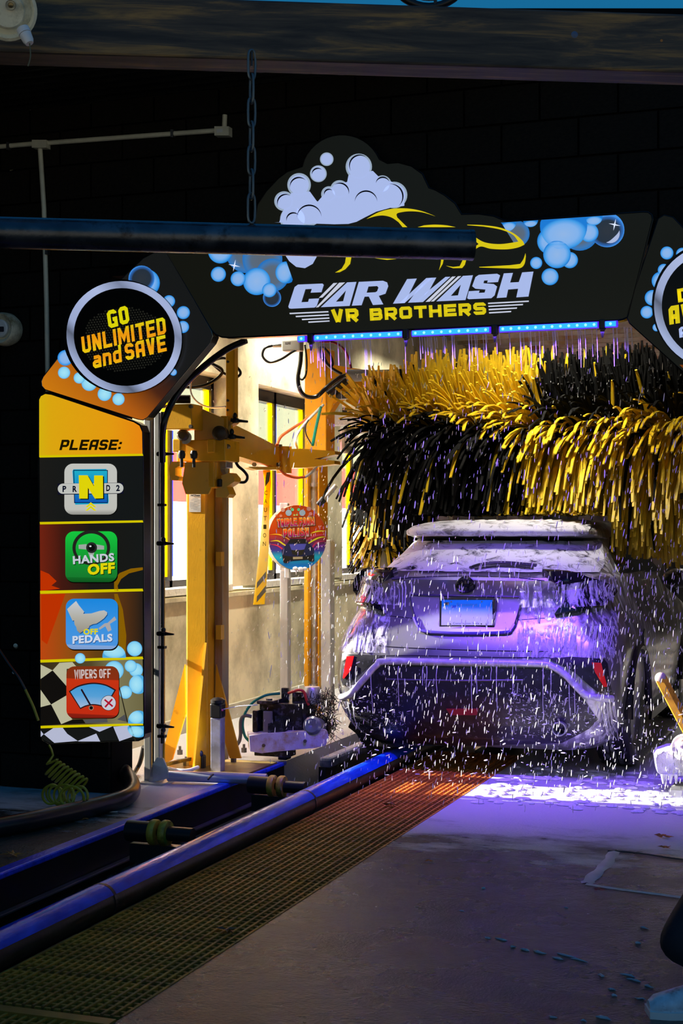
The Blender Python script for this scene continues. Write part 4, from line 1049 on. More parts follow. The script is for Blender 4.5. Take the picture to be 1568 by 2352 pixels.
for (px, py, r_) in ((420, 1000, 0.034), (505, 995, 0.045)):
    MB().lathe([(0.0, 0.03), (r_ * .7, 0.03), (r_, 0.02), (r_, -0.05)], PD(px, py, DM - 0.06), Vector((0.2, -1, 0)), 20).build('roller_cap', pm('dark_cap', (0.06, 0.035, 0.01), 0.4), ma, True)
bx('upright', 516, 796, 540, 972, DM + 0.05, 0.06)
for py in (802, 831, 920, 942):
    p = PD(524, py, DM + 0.04); MB().cyl(p, p + Vector((0, -0.012, 0)), 0.008, None, 8).build('bolt', M_bolt, ma)
bx('upright_bracket', 504, 955, 524, 1012, DM, 0.08)
MB().prism([PD(x, y, DM + 0.0) for (x, y) in [(516, 968), (540, 968), (537, 972), (518, 984)]], (0, 0.07, 0)).build('upright_gusset', M_yel, ma)
for (px, py) in ((519, 1000), (513, 1026), (524, 1026)):
    p = PD(px, py, DM - 0.02); MB().cyl(p, p + Vector((0, -0.03, 0)), 0.016, None, 6).build('bolt', M_bolt, ma)
# long swing arm running into the tunnel
A0, A1 = DM + 0.12, 10.5
def arm_d(px): return A0 + (px - 528) / (650 - 528) * (A1 - A0)
am = MB()
q = [PD(528, 970, arm_d(528)), PD(528, 1042, arm_d(528)), PD(648, 1078, arm_d(648)), PD(648, 1030, arm_d(648))]
am.prism(q, Vector((-0.13, 0.09, 0))); am.build('swing_arm', M_yel, ma)
def arm_map(x, y, l): return PD(x, y, arm_d(x) - 0.004 - 0.001 * l)
text('EVOLUTION', (552, 1020), (52, 20), (0, -16), 0, pm('arm_letter_edge', (0.05, 0.07, 0.12), 0.4), ma, 1, 0.05, 1.0, mapf=arm_map)
text('EVOLUTION', (553, 1019), (50, 20), (0, -13), 0, pm('arm_letter', (0.32, 0.30, 0.12), 0.4), ma, 3, 0.0, 1.03, mapf=arm_map)
text('-1000', (604, 1037), (13, 5), (0, -6), 0, pm('arm_letter_small', (0.25, 0.08, 0.02), 0.4), ma, 2, 0.02, mapf=arm_map)
flat('arm_swoosh', [strokep(sp2([(614, 1021), (623, 1030), (624, 1040), (616, 1048), (606, 1046)], 5), 3, True)], 0, pm('arm_letter_edge', (0.05, 0.07, 0.12), 0.4), ma, 2, mapf=arm_map)
pts = [PD(x, y, arm_d(x) - 0.05) for (x, y) in [(570, 1072), (662, 1072), (662, 1079), (590, 1079), (572, 1074)]]
MB().prism(pts, (-.08, 0.1, 0)).build('arm_flange', M_yel, ma)
for px in (585, 640):
    p = PD(px, 1067, arm_d(px) - 0.06); MB().cyl(p, p + Vector((0, -0.02, 0)), 0.014, None, 6).build('bolt', M_bolt, ma)
pe = PD(652, 1055, 10.45)
MB().cyl(pe + Vector((0, 0, -0.1)), pe + Vector((0, 0, 0.09)), 0.055, None, 18).build('pivot', M_yel, ma, True)
MB().cyl(PD(640, 1026, 10.4), PD(640, 1021, 10.4), 0.025, None, 12).build('pivot_cap', M_bolt, ma)
fk = MB(); fk.prism([PD(x, y, 10.42 - (x - 655) * 0.0006) for (x, y) in [(652, 1032), (690, 1030), (768, 1036), (770, 1044), (720, 1054), (768, 1058), (768, 1066), (700, 1074), (652, 1075)]], (0, 0.12, 0)); fk.build('fork_arm', M_yel, ma)
# chain motor (grey finned) under the head
fm_ = MB()
for i in range(9): fm_.cyl(PD(500 + i * 1.6, 1056 + i * 2.2, DM + 0.1), PD(503 + i * 1.6, 1056 + i * 2.2, DM + 0.1) + Vector((0.015, 0, 0)), 0.05 if i % 2 else 0.042, None, 16)
fm_.build('finned_motor', pm('pale_motor', (0.5, 0.48, 0.3), 0.4, 0.3), ma)
bx('gear_case', 495, 1048, 522, 1075, DM + 0.05, 0.1, M_galv)
# data plate
YS = 8.40
st_ = MB().prism([PY(x, y, YS - 0.002) for (x, y) in [(434, 1134), (461, 1134), (461, 1176), (434, 1176)]], (0, 0.002, 0)).build('data_plate', M_white, ma)
M_ink = pm('ink', (0.02, 0.02, 0.03), 0.6)
text('NCS', (437, 1140), (12, 0), (1.5, -4), YS, M_ink, st_, 3, 0.06)
flat('plate_bar', [[(450, 1137), (460, 1137), (459, 1139.5), (450, 1139.5)]], YS, M_ink, st_, 3)
M_ink2 = pm('grey_ink', (0.35, 0.35, 0.36), 0.6)
for i, (a, b) in enumerate(((442, 455), (439, 458), (445, 452), (436, 448), (436, 451), (436, 446), (436, 453), (438, 454), (444, 453))):
    flat('plate_line', [[(a, 1145 + i * 3.1), (b, 1145 + i * 3.1), (b, 1146 + i * 3.1), (a, 1146 + i * 3.1)]], YS, M_ink2, st_, 3)
for (px, py, lb) in ((548, 966, 'small black ball valve nozzle above the swing arm'), (541, 1003, 'black ball valve nozzle over the arm lettering')):
    c = PD(px, py, DM - 0.02); nb = MB(); nb.cyl(c + Vector((-0.05, 0, 0.005)), c + Vector((0.06, 0, -0.008)), 0.012, 0.007, 12); nb.box(c + Vector((-0.02, 0, 0)), (0.04, 0.035, 0.03), bev=0.008)
    nn = nb.build('arm_nozzle', M_black, ma, True); MB().ell(c + Vector((-0.025, 0, 0.03)), 0.014, 0.012, 0.02).build('valve_knob', M_black, nn, True)

# ---------------------------------------------------------------- hoses and cables
def hose(name, pts, r, m, label, cat='hose', grp=None, n=8):
    o = MB().tube(spline(pts, 8), r, n).build(name, m, None, True)
    return tag(o, label, cat, grp)
M_cab = pm('black_cable', (0.008, 0.008, 0.009), 0.3)
hose('arch_hose', [PD(565, 782, 8.3), PD(520, 803, 8.35), PD(470, 840, 8.4), (PD(425, 882, 8.42)), PD(395, 925, 8.4), PD(377, 970, 8.36), PD(373, 1010, 8.42), PD(373, 1060, 8.5)], 0.019, M_cab, 'thick black hose curving from the header sign down to the spray post', 'hose', None, 12)
hose('loop_cable', [PD(486, 835, 9.3), PD(510, 850, 9.3), PD(500, 868, 9.3), PD(470, 885, 9.3), PD(435, 890, 9.3), PD(410, 882, 9.3)], 0.010, M_cab, 'black cable looping left of the yellow upright', 'cable')
hose('loop_cable', [PD(470, 842, 9.4), PD(495, 826, 9.4), PD(520, 824, 9.4), PD(545, 845, 9.4), PD(552, 858, 9.4), PD(540, 866, 9.4), PD(515, 858, 9.4), PD(490, 838, 9.4)], 0.009, M_cab, 'black cable looped behind the yellow upright', 'cable')
hose('clear_tube', [PD(440, 860, 9.2), PD(438, 900, 9.2), PD(455, 925, 9.2), PD(485, 936, 9.2), PD(518, 934, 9.15)], 0.006, M_white, 'thin clear plastic tube sagging to the yellow upright', 'tube')
hose('arm_cable', [PD(536, 1045, 9.2), PD(545, 1068, 9.2), PD(560, 1082, 9.2), PD(568, 1095, 9.2), PD(562, 1107, 9.2), PD(545, 1106, 9.2), PD(528, 1096, 9.15)], 0.009, M_cab, 'short black cable looping below the swing arm', 'cable')
hose('orange_hose', [PD(636, 1022, 10.3), PD(645, 1003, 10.4), PD(670, 985, 10.8), PD(705, 962, 11.2), PD(738, 935, 11.4)], 0.011, pm('orange_hose', (0.75, 0.12, 0.02), 0.35), 'orange air hose rising from the pivot of the swing arm', 'hose')
hose('orange_hose', [PD(640, 1076, 10.4), PD(655, 1090, 10.4), PD(680, 1097, 10.4), PD(702, 1095, 10.4)], 0.010, MATS['orange_hose'], 'orange hose end hanging under the fork arm', 'hose')
hose('white_hose', [PD(700, 1096, 10.4), PD(715, 1085, 10.4), PD(728, 1070, 10.4)], 0.010, M_white, 'white hose tail under the fork arm', 'hose')
hose('white_hose', [PD(682, 1030, 10.6), PD(678, 1010, 10.6), PD(690, 985, 10.9), PD(712, 960, 11.2), PD(742, 930, 11.4)], 0.011, M_white, 'white hose bowing beside the second yellow column', 'hose')
hose('teal_hose', [PD(718, 1022, 10.7), PD(722, 1000, 10.8), PD(728, 970, 11.0), PD(736, 936, 11.3)], 0.012, pm('teal_hose', (0.0, 0.22, 0.16), 0.3), 'dark teal hose rising from the fork arm', 'hose')
hose('thin_cable', [PD(715, 1020, 10.8), PD(703, 998, 10.8), PD(702, 978, 10.9), PD(708, 965, 11.0)], 0.005, M_cab, 'thin black wire beside the teal hose', 'cable')
# grey junction box
lh = empty('junction_box', PD(667, 806, 10.6), 'small grey electrical box lettered LH under the light bar', 'electrical box')
bx('box', 644, 780, 692, 806, 10.6, 0.08, pm('grey_box', (0.42, 0.43, 0.40), 0.45), lh, 0.01)
MB().cyl(PD(646, 792, 10.65), PD(626, 794, 10.65), 0.02, 0.015, 12).build('cable_gland', M_galv, lh, True)
flat('box_label', [[(654, 785), (668, 785), (668, 792), (654, 792)]], 0, M_white, lh, 1, mapf=lambda x, y, l: PD(x, y, 10.585 - l * 0.001))
text('LH', (656, 791), (10, 0), (0, -5), 0, M_ink, lh, 3, 0.03, mapf=lambda x, y, l: PD(x, y, 10.585 - l * 0.001))
hose('box_cable', [PD(626, 794, 10.65), PD(608, 800, 10.6), PD(603, 818, 10.6), PD(618, 832, 10.6), PD(645, 825, 10.6), PD(672, 808, 10.6), PD(690, 800, 10.6)], 0.009, M_cab, 'black cable loop hanging from the grey junction box', 'cable')
hose('bundle_cable', [PD(692, 790, 10.7), PD(690, 830, 10.7), PD(684, 870, 10.7), PD(690, 898, 10.7), PD(705, 911, 10.7), PD(728, 910, 10.7), PD(750, 890, 10.7), PD(778, 868, 10.8), PD(795, 862, 10.8)], 0.016, M_cab, 'thick black cable bundle hanging below the light bar', 'cable')
hose('bundle_cable', [PD(700, 792, 10.9), PD(704, 830, 10.9), PD(702, 860, 10.9), PD(694, 872, 10.9), PD(686, 868, 10.9)], 0.008, M_cab, 'thin black cable loop against the second yellow column', 'cable')
hose('bundle_cable', [PD(735, 798, 11.55), PD(740, 822, 11.5), PD(760, 845, 11.5), PD(785, 860, 11.5)], 0.014, M_cab, 'black cable from the second column toward the grey motor', 'cable')
hose('bundle_cable', [PD(x, y, 11.56) for (x, y) in ((742, 796), (758, 815), (764, 835), (757, 842), (745, 822), (738, 805))], 0.009, M_cab, 'black cable coil at the top of the second column', 'cable')
hose('red_blue_hose', [PD(735, 786, 10.6), PD(765, 786, 10.6), PD(790, 803, 10.7), PD(802, 830, 10.8), PD(806, 846, 10.8)], 0.009, pm('maroon_hose', (0.2, 0.01, 0.05), 0.3), 'maroon hose arching under the light bar', 'hose')

# ---------------------------------------------------------------- second yellow column with its pipes
D2 = 11.6
m2 = empty('top_brush_gantry', PZ(725, 1640, 0), 'yellow gantry column with grey motor carrying the big brush', 'machine')
bx('column', 696, 800, 752, 1040, D2, 0.2, par=m2)
bx('column_flange', 697, 1040, 708, 1640, D2, 0.2, par=m2)
bx('column_flange', 729, 1040, 733, 1640, D2, 0.2, par=m2)
bx('column_web', 708, 1040, 730, 1640, D2 + 0.16, 0.03, par=m2)
MB().cyl(PD(721, 1080, D2 + 0.06), PD(721, 1575, D2 + 0.06), 0.026, None, 16).build('pneumatic_pipe', M_galv, m2, True)
for py in (1110, 1570): MB().cyl(PD(721, py, D2 + 0.06), PD(721, py + 8, D2 + 0.06), 0.04, None, 14).build('pipe_collar', M_galv, m2)
MB().prism([PD(x, y, D2 - 0.02) for (x, y) in [(748, 835), (808, 845), (900, 858), (960, 866), (960, 905), (860, 908), (800, 905), (770, 925), (748, 960)]], (0, 0.1, 0)).build('boom', M_yel, m2)
MB().tube([PD(796, 863, D2 - 0.12), PD(845, 862, D2 - 0.12)], [0.05, 0.045], 20).build('motor', pm('grey_motor', (0.22, 0.25, 0.27), 0.4), m2, True)
MB().tube([PD(752, 905, D2 - 0.1), PD(795, 872, D2 - 0.1)], 0.035, 12).build('conduit', M_cab, m2, True)
bx('clamp', 768, 900, 806, 916, D2 - 0.1, 0.08, M_black, m2)
bx('side_post', 735, 1240, 760, 1636, D2 - 0.25, 0.1, pm('white_post', (0.62, 0.62, 0.58), 0.45, var=0.1), m2)
cb_ = empty('cross_beam', (-1.9, 11.3, 2.6), 'galvanised cross beam spanning the tunnel behind the brush tips', 'beam')
MB().box((-2.1, 11.35, 2.72), (4.5, 0.12, 0.14), bev=0.01).build('beam', pm('dull_galvanised', (0.35, 0.38, 0.38), 0.45, 0.5, var=0.25), cb_)
MB().box((-2.1, 11.6, 2.42), (4.5, 0.08, 0.1), bev=0.01).build('lower_beam', MATS['dull_galvanised'], cb_)
for x in (-4.35, 0.05): MB().box((x, 11.5, 1.35), (0.12, 0.14, 2.7)).build('beam_leg', MATS['dull_galvanised'], cb_)
# spray wand nozzle
wn_ = empty('spray_wand', PD(738, 1155, 11.0), 'grey spray wand with black nozzle end beside the brush', 'spray wand')
MB().tube([PD(741, 1150, 11.0), PD(772, 1115, 11.0)], 0.018, 12).build('wand', M_galv, wn_, True)
MB().cyl(PD(744, 1146, 10.98), PD(730, 1160, 10.98), 0.028, 0.022, 14).build('nozzle', M_black, wn_, True)

# ---------------------------------------------------------------- round foam sign on its post
DS = 11.2
rs = empty('round_sign', PZ(651, 1625, 0), 'round colourful sign reading TRIPLE FOAM POLISH on a silver post', 'sign')
bx('sign_post', 641, 1310, 662, 1671, DS + 0.05, 0.07, M_alu, rs)
bx('bracket', 652, 1295, 666, 1328, DS + 0.03, 0.02, M_galv, rs)
bx('bracket', 640, 1155, 662, 1310, DS + 0.1, 0.04, M_alu, rs)
nrm = (CP - PD(683, 1234, DS)).normalized()
MB().prism([PD(x, y, DS) for (x, y) in ellp(683, 1235, 67, 75, 48)], -nrm * 0.06 + Vector((-0.03, 0, 0))).build('sign_disc', pm('sign_edge', (0.35, 0.30, 0.22), 0.4), rs)
def smap(x, y, l): return PD(x, y, DS - 0.002 - 0.001 * l)
def pgrad(name, stops, axis='Z'):      # plain printed (not backlit) gradient
    m = emgrad(name, stops, axis, 0.0, 0.3); nt = m.node_tree; b = nt.nodes['Principled BSDF']
    r = [n for n in nt.nodes if n.bl_idname == 'ShaderNodeValToRGB'][0]
    nt.links.new(r.outputs[0], b.inputs['Base Color']); return m
def ink(hexc): return pm('ink_' + hexc, lin(hexc)[:3], 0.35, var=0.03)
K6 = 180 / 1568.0
def cs(p): return crop(p, 600, 1140, K6)
flat('sign_face', [ellp(683, 1235, 66.5, 74.5, 48)], 0, pgrad('foam_sign_print', [(0, '#1a8ad8'), (0.08, '#1c70c8'), (0.2, '#20b0d0'), (0.3, '#3a3aa0'), (0.42, '#5a2a58'), (0.55, '#b03a10'), (0.75, '#b84a0c'), (1, '#a83c08')]), rs, 0, smap)
for (p, c, w) in (([(165, 765), (320, 760), (450, 800), (640, 920)], '#e8c020', 14), ([(170, 900), (330, 890), (460, 970), (700, 1110)], '#d8d020', 20), ([(165, 960), (330, 990), (520, 1130), (640, 1180)], '#d02850', 20), ([(1300, 690), (1120, 700), (980, 745)], '#d8d020', 18), ([(1310, 810), (1150, 830), (960, 930), (760, 1100)], '#c8d020', 20), ([(1290, 760), (1080, 790), (900, 880)], '#c03058', 22), ([(1300, 890), (1100, 930), (980, 1080), (860, 1140)], '#b02860', 22), ([(1290, 960), (1120, 1020), (950, 1110)], '#8a3ac0', 16)):
    flat('light_streak', [cs(strokep(sp2(p, 6), w * 1.5, True))], 0, ink(c), rs, 1, smap)
for (x, y, r_, c) in ((430, 270, 42, '#c09080'), (545, 330, 62, '#8fb0c8'), (620, 265, 32, '#4fc08a'), (745, 265, 30, '#4fc08a'), (820, 330, 62, '#8fb0c8'), (950, 250, 44, '#b08078'), (390, 390, 28, '#c88070'), (985, 350, 36, '#c08080'), (660, 375, 20, '#9ac070'), (712, 370, 20, '#9ac070'), (300, 380, 20, '#c87860'), (1070, 330, 20, '#c07870')):
    flat('printed_bubble', [cs(ellp(x, y, r_, None, 18))], 0, ink(c), rs, 2, smap)
carf = [(405, 1080), (520, 940), (580, 850), (880, 850), (930, 930), (1050, 1040), (1060, 1290), (1030, 1312), (960, 1300), (940, 1270), (560, 1300), (540, 1330), (490, 1342), (445, 1330), (420, 1220)]
flat('printed_car', [cs(carf)], 0, ink('#16204c'), rs, 2, smap)
flat('printed_windscreen', [cs([(530, 940), (590, 858), (870, 858), (920, 925), (840, 935), (640, 930)])], 0, ink('#15150f'), rs, 3, smap)
flat('printed_bonnet', [cs([(560, 960), (900, 950), (860, 1060), (720, 1090), (600, 1070)])], 0, ink('#4a50b8'), rs, 3, smap)
flat('printed_grille', [cs([(600, 1080), (860, 1070), (820, 1170), (700, 1180), (620, 1150)])], 0, ink('#20200c'), rs, 4, smap)
flat('printed_bumper', [cs([(430, 1180), (620, 1210), (830, 1205), (1050, 1170), (1050, 1290), (960, 1290), (930, 1262), (560, 1285), (500, 1335), (450, 1320)])], 0, ink('#1c1a14'), rs, 3, smap)
flat('printed_plate', [cs([(632, 1212), (825, 1208), (826, 1252), (634, 1260)])], 0, ink('#a09c80'), rs, 4, smap)
M_tf = pgrad('foam_letter_print', [(0, '#3a2a90'), (0.35, '#c02050'), (0.6, '#e04818'), (1, '#f0b818')])
for (s_, o_, xa, ya) in (('TRIPLE FOAM', (325, 615), (740, -45), (-10, -160)), ('POLISH', (445, 820), (505, -30), (-5, -165))):
    for (gx, c, l, bo) in ((16, ink('#2a1810'), 4, 0.32), (8, ink('#d0c4a0'), 5, 0.30), (0, M_tf, 6, 0.24)):
        o2 = cs([(o_[0] - gx, o_[1] + gx)])[0]
        btext(s_, o2, ((xa[0] + 2 * gx) * K6, xa[1] * K6), (ya[0] * K6, (ya[1] - 2 * gx) * K6), 0, c, rs, l, bo, 0.62, 0.12 if gx == 0 else 0.06, mapf=smap)
fd = MB(); 
for (x, y, r_) in ((690, 1308, 0.02), (678, 1306, 0.016), (700, 1306, 0.014)): fd.ell(PD(x, y, DS - 0.01), r_ * 1.4, r_, r_)
fd.cyl(PD(680, 1308, DS - 0.01), PD(680, 1320, DS - 0.01), 0.008, 0.002, 8)
fd.build('foam_drip', M_foam, rs, True)

# ---------------------------------------------------------------- caution strip
ct = empty('caution_strip', PD(596, 1390, 10.25), 'curling yellow CAUTION strip with grey chevrons hanging from the swing arm', 'warning strip')
M_ct = pgrad('caution_sunlit_print', [(0, '#ffe640'), (0.25, '#f8e890'), (0.6, '#fff4b0'), (0.75, '#f0c800'), (1, '#e0a400')])  # pale lower part: sunlight on the strip put into its colours
nt = M_ct.node_tree; _b = nt.nodes['Principled BSDF']; _o = [n for n in nt.nodes if n.bl_idname == 'ShaderNodeOutputMaterial'][0]
_t = nt.nodes.new('ShaderNodeBsdfTranslucent'); _m = nt.nodes.new('ShaderNodeMixShader'); _m.inputs[0].default_value = 0.65
nt.links.new([n for n in nt.nodes if n.bl_idname == 'ShaderNodeValToRGB'][0].outputs[0], _t.inputs[0])
nt.links.new(_b.outputs[0], _m.inputs[1]); nt.links.new(_t.outputs[0], _m.inputs[2]); nt.links.new(_m.outputs[0], _o.inputs[0])
path = [(612, 1080, 17), (615, 1110, 15), (612, 1150, 14), (609, 1200, 17), (606, 1260, 21), (602, 1310, 24), (598, 1350, 25), (594, 1388, 26)]
def ctm(x, y, l): return PD(x, y, 10.25 + 0.05 * sin((y - 1080) / 60.0) - 0.002 * l)
Vv = []; Ff = []
for (x, y, w) in path:
    Vv += [ctm(x - w / 2, y + 1, 0), ctm(x + w / 2, y, 0)]
for i in range(len(path) - 1): Ff.append((2 * i, 2 * i + 1, 2 * i + 3, 2 * i + 2))
n_ = len(Vv); Vv += [v + Vector((0, 0.004, 0)) for v in Vv]; Ff += [tuple(n_ + i for i in reversed(f)) for f in Ff]
link_mesh('strip', Vv, Ff, M_ct, ct, True)
for i, ch in enumerate('CAUTION'):
    y = 1137 + i * 19.5; text(ch, (607 - i * 0.6, y), (7, 0), (0, -10), 0, pm('caution_ink', (0.12, 0.08, 0.0), 0.5), ct, 3, 0.01, mapf=ctm)
for (y0, w) in ((1310, 20), (1342, 22)):
    flat('chevron', [[(590, y0 + 28), (611, y0 + 2), (611, y0 + 16), (589, y0 + 42)]], 0, ink('#8a8a78'), ct, 3, mapf=ctm)
flat('chevron', [[(612, 1085), (621, 1084), (618, 1105), (609, 1118), (609, 1105)]], 0, ink('#5a5230'), ct, 3, mapf=ctm)

# ---------------------------------------------------------------- wheel scrubber on the slab
DW = 9.55
wsb = empty('wheel_scrubber', PZ(660, 1745, 0), 'black wheel scrubber machine with soapy yellow white bumper bar', 'machine')
bp2 = MB(); pts = [(572, 1690), (600, 1686), (640, 1684), (700, 1680), (735, 1672), (752, 1680), (755, 1695), (748, 1712), (725, 1718), (700, 1720), (600, 1730), (574, 1726)]
bp2.prism([PD(x, y, DW - 0.12) for (x, y) in pts], Vector((-0.1, 0.2, 0))); bp2.build('bumper_bar', pm('soapy_yellow_bar', (0.62, 0.60, 0.62), 0.5, var=0.15, dirt='#b08c18', dscale=11, damt=0.12, bump=0.2, bscale=60), wsb)
for (x, y) in ((606, 1712), (701, 1702)):
    p = PD(x, y, DW - 0.13); MB().cyl(p, p + Vector((0, -0.01, 0)), 0.011, None, 12).build('bolt', M_bolt, wsb)
M_mb = pm('black_machine', (0.012, 0.012, 0.012), 0.3, 0.3, var=0.5, vscale=40, dirt='#6a6a78', dscale=35, damt=0.0)
bx('frame_box', 588, 1616, 700, 1690, DW, 0.25, M_mb, wsb)
bx('side_plate', 602, 1634, 624, 1688, DW - 0.05, 0.03, pm('grey_plate', (0.16, 0.16, 0.17), 0.4), wsb)
bx('end_plate', 578, 1632, 592, 1682, DW - 0.02, 0.1, M_mb, wsb)
bx('top_plate', 586, 1610, 628, 1618, DW - 0.05, 0.2, M_mb, wsb)
MB().cyl(PD(618, 1612, DW), PD(618, 1604, DW), 0.022, None, 8).build('bolt', M_bolt, wsb)
bx('mount', 644, 1580, 662, 1614, DW + 0.1, 0.03, M_mb, wsb)
bx('motor_block', 668, 1590, 702, 1616, DW + 0.05, 0.12, M_mb, wsb)
MB().lathe([(0.0, 0.05), (0.05, 0.05), (0.06, 0.03), (0.06, -0.06)], PD(716, 1595, DW + 0.1), Vector((0, 0, 1)), 20).build('motor_cap', M_galv, wsb, True)
MB().lathe([(0.0, 0.02), (0.02, 0.03), (0.045, 0.03), (0.06, 0.015), (0.06, -0.1)], PD(718, 1667, DW - 0.1), Vector((0.1, -1, 0.2)), 24).build('roller_hub', pm('wet_grey_hub', (0.2, 0.22, 0.25), 0.3, 0.4), wsb, True)
MB().prism([PD(x, y, DW - 0.08) for (x, y) in [(615, 1662), (650, 1652), (655, 1688), (615, 1692)]], (0, 0.12, 0)).build('guard', M_mb, wsb)
MB().prism([PD(x, y, DW - 0.02) for (x, y) in [(630, 1645), (695, 1645), (740, 1665), (742, 1690), (640, 1690)]], (0, 0.15, 0)).build('guard', M_mb, wsb)
br_ = MB(); random.seed(11)
for i in range(700):
    c = PD(random.uniform(708, 770), random.uniform(1595, 1690), DW + random.uniform(0.0, 0.25)); d = Vector((random.gauss(0, 1), random.gauss(0, 1) - .5, random.gauss(0, 1))).normalized() * random.uniform(0.03, 0.08)
    br_.beam(c, c + d, 0.004, 0.002)
tag(br_.build('scrubber_bristles', M_rubber, wsb), kind='stuff')
bx('skid', 577, 1725, 670, 1738, DW - 0.08, 0.12, M_mb, wsb)
bx('foot', 636, 1735, 660, 1746, DW - 0.05, 0.08, M_mb, wsb)
hose('green_hose', [PD(642, 1593, DW + 0.05), PD(610, 1597, DW), PD(580, 1614, DW), (PD(562, 1640, DW)), PD(557, 1665, DW), PD(562, 1690, DW), PD(572, 1702, DW)], 0.009, pm('green_hose', (0.0, 0.20, 0.12), 0.35), 'green hose arching over the wheel scrubber', 'hose')
hose('grey_hose', [PD(578, 1646, DW), PD(562, 1644, DW), PD(553, 1655, DW), PD(552, 1690, DW), PD(546, 1708, DW), PD(530, 1722, DW)], 0.012, pm('grey_hose', (0.10, 0.10, 0.085), 0.5), 'grey hose dropping beside the wheel scrubber', 'hose')
hose('red_hose', [PD(662, 1592, DW + 0.05), PD(685, 1585, DW), PD(698, 1590, DW), PD(704, 1608, DW), PD(709, 1620, DW)], 0.009, pm('red_hose', (0.55, 0.03, 0.03), 0.35), 'red hose curled on top of the wheel scrubber', 'hose')
lk = empty('floor_linkage', PZ(470, 1765, 0.03), 'dark link rod with blue valve crossing the yellow base plate', 'linkage')
MB().beam(PZ(375, 1757, 0.07), PZ(480, 1733, 0.07), 0.02, 0.02).build('rod', M_steel, lk)
p = PZ(462, 1752, 0.06); vb = MB(); vb.box(p, (0.05, 0.05, 0.1), bev=0.01); vb.build('valve', M_black, lk); MB().ell(p + Vector((0, -0.02, 0.06)), 0.022, 0.02, 0.022).build('valve_knob', pm('blue_knob', (0.01, 0.02, 0.12), 0.3), lk, True)
MB().tube(spline([PZ(376, 1762, 0.03), PZ(400, 1768, 0.04), PZ(430, 1770, 0.04), PZ(455, 1762, 0.05)], 6), 0.012, 8).build('white_tube', M_white, lk, True)

# ---------------------------------------------------------------- black floor hose, yellow cords, cables by the pier
hose('floor_hose', [PZ(-80, 1912, 0.05), PZ(60, 1888, 0.05), PZ(160, 1866, 0.05), PZ(240, 1847, 0.05), PZ(288, 1832, 0.055), PZ(303, 1815, 0.06), PZ(300, 1797, 0.075), PZ(288, 1778, 0.09), PZ(272, 1762, 0.10)], 0.048, M_rubber, 'fat black rubber hose bending around the foot of the pier', 'hose', None, 16)
hose('floor_cable', [PZ(300, 1790, 0.02), PZ(312, 1770, 0.03), PZ(322, 1750, 0.08), PD(330, 1715, 9.0)], 0.014, M_cab, 'black cable curving up behind the spray post foot', 'cable')
yc = [PY(113, 1712, 7.38), PY(122, 1735, 7.34), PY(108, 1755, 7.3)]
n = 110; base0, base1 = PY(116, 1760, 7.28), PZ(185, 1810, 0.12)
for i in range(n):
    t = i / n; c = base0.lerp(base1, t) + Vector((0, 0, -0.06 * sin(pi * t) * 0)); a = t * 2 * pi * 8.5; r_ = 0.045 + 0.01 * t
    yc.append(c + Vector((0.75, 0.1, 0.55)).normalized() * r_ * cos(a) + Vector((0.1, 0.8, 0)) * r_ * 0.6 * sin(a) + Vector((0, 0, 0.012 * cos(a))))
random.seed(5)
for i in range(120):
    a = i / 120 * 2 * pi * 9; t = i / 120
    c = PZ(150 + 32 * sin(t * 7), 1828 + 4 * cos(t * 5), 0.07 + 0.05 * abs(sin(t * 4)))
    yc.append(c + Vector((0.05 * cos(a), 0.02 * sin(a * 0.5), 0.05 * sin(a))))
tag(MB().tube(spline(yc, 2), 0.0068, 6).build('coiled_cord', pm('yellow_cord', (0.42, 0.36, 0.02), 0.4), None, True), 'yellow coiled air cord heaped in front of the black pier', 'cord')
hose('yellow_lance', [PY(58, 1584, 7.3), PY(75, 1620, 7.3), PY(88, 1655, 7.3)], 0.008, MATS['yellow_cord'], 'thin yellow cord slanting behind the panel edge', 'cord')
hose('black_lance', [PY(-10, 1480, 7.3), PY(20, 1525, 7.3), PY(42, 1555, 7.3), PY(58, 1584, 7.3)], 0.009, M_cab, 'thin black hose leading to the yellow cord on the block wall', 'hose')
for (px, py) in ((33, 1545), (36, 1484)):
    tag(MB().lathe([(0, 0.02), (0.012, 0.018), (0.014, 0), (0.01, -0.03)], PY(px, py, 7.46), Vector((0.3, -0.6, 0.2)), 10).build('hose_fitting', M_bolt if py > 1500 else M_cream, None, True), 'small hose fitting on the black block wall' if py > 1500 else 'small pale hook fitting high beside the slanting hose', 'fitting')
hose('yellow_coil', [PZ(262, 1750, 0.12), PZ(272, 1745, 0.14), PZ(270, 1760, 0.1), PZ(260, 1757, 0.06), PZ(264, 1770, 0.04)], 0.007, MATS['yellow_cord'], 'yellow cord loop hanging right of the pier', 'cord')

# grey drain cover plate by the hose
tag(MB().prism([PZ(x, y, 0.002) for (x, y) in [(232, 1866), (250, 1855), (272, 1856), (270, 1866)]], (0, 0, 0.006)).build('drain_plate', M_galv), 'small shiny square drain plate on the slab beside the fat hose', 'drain plate')

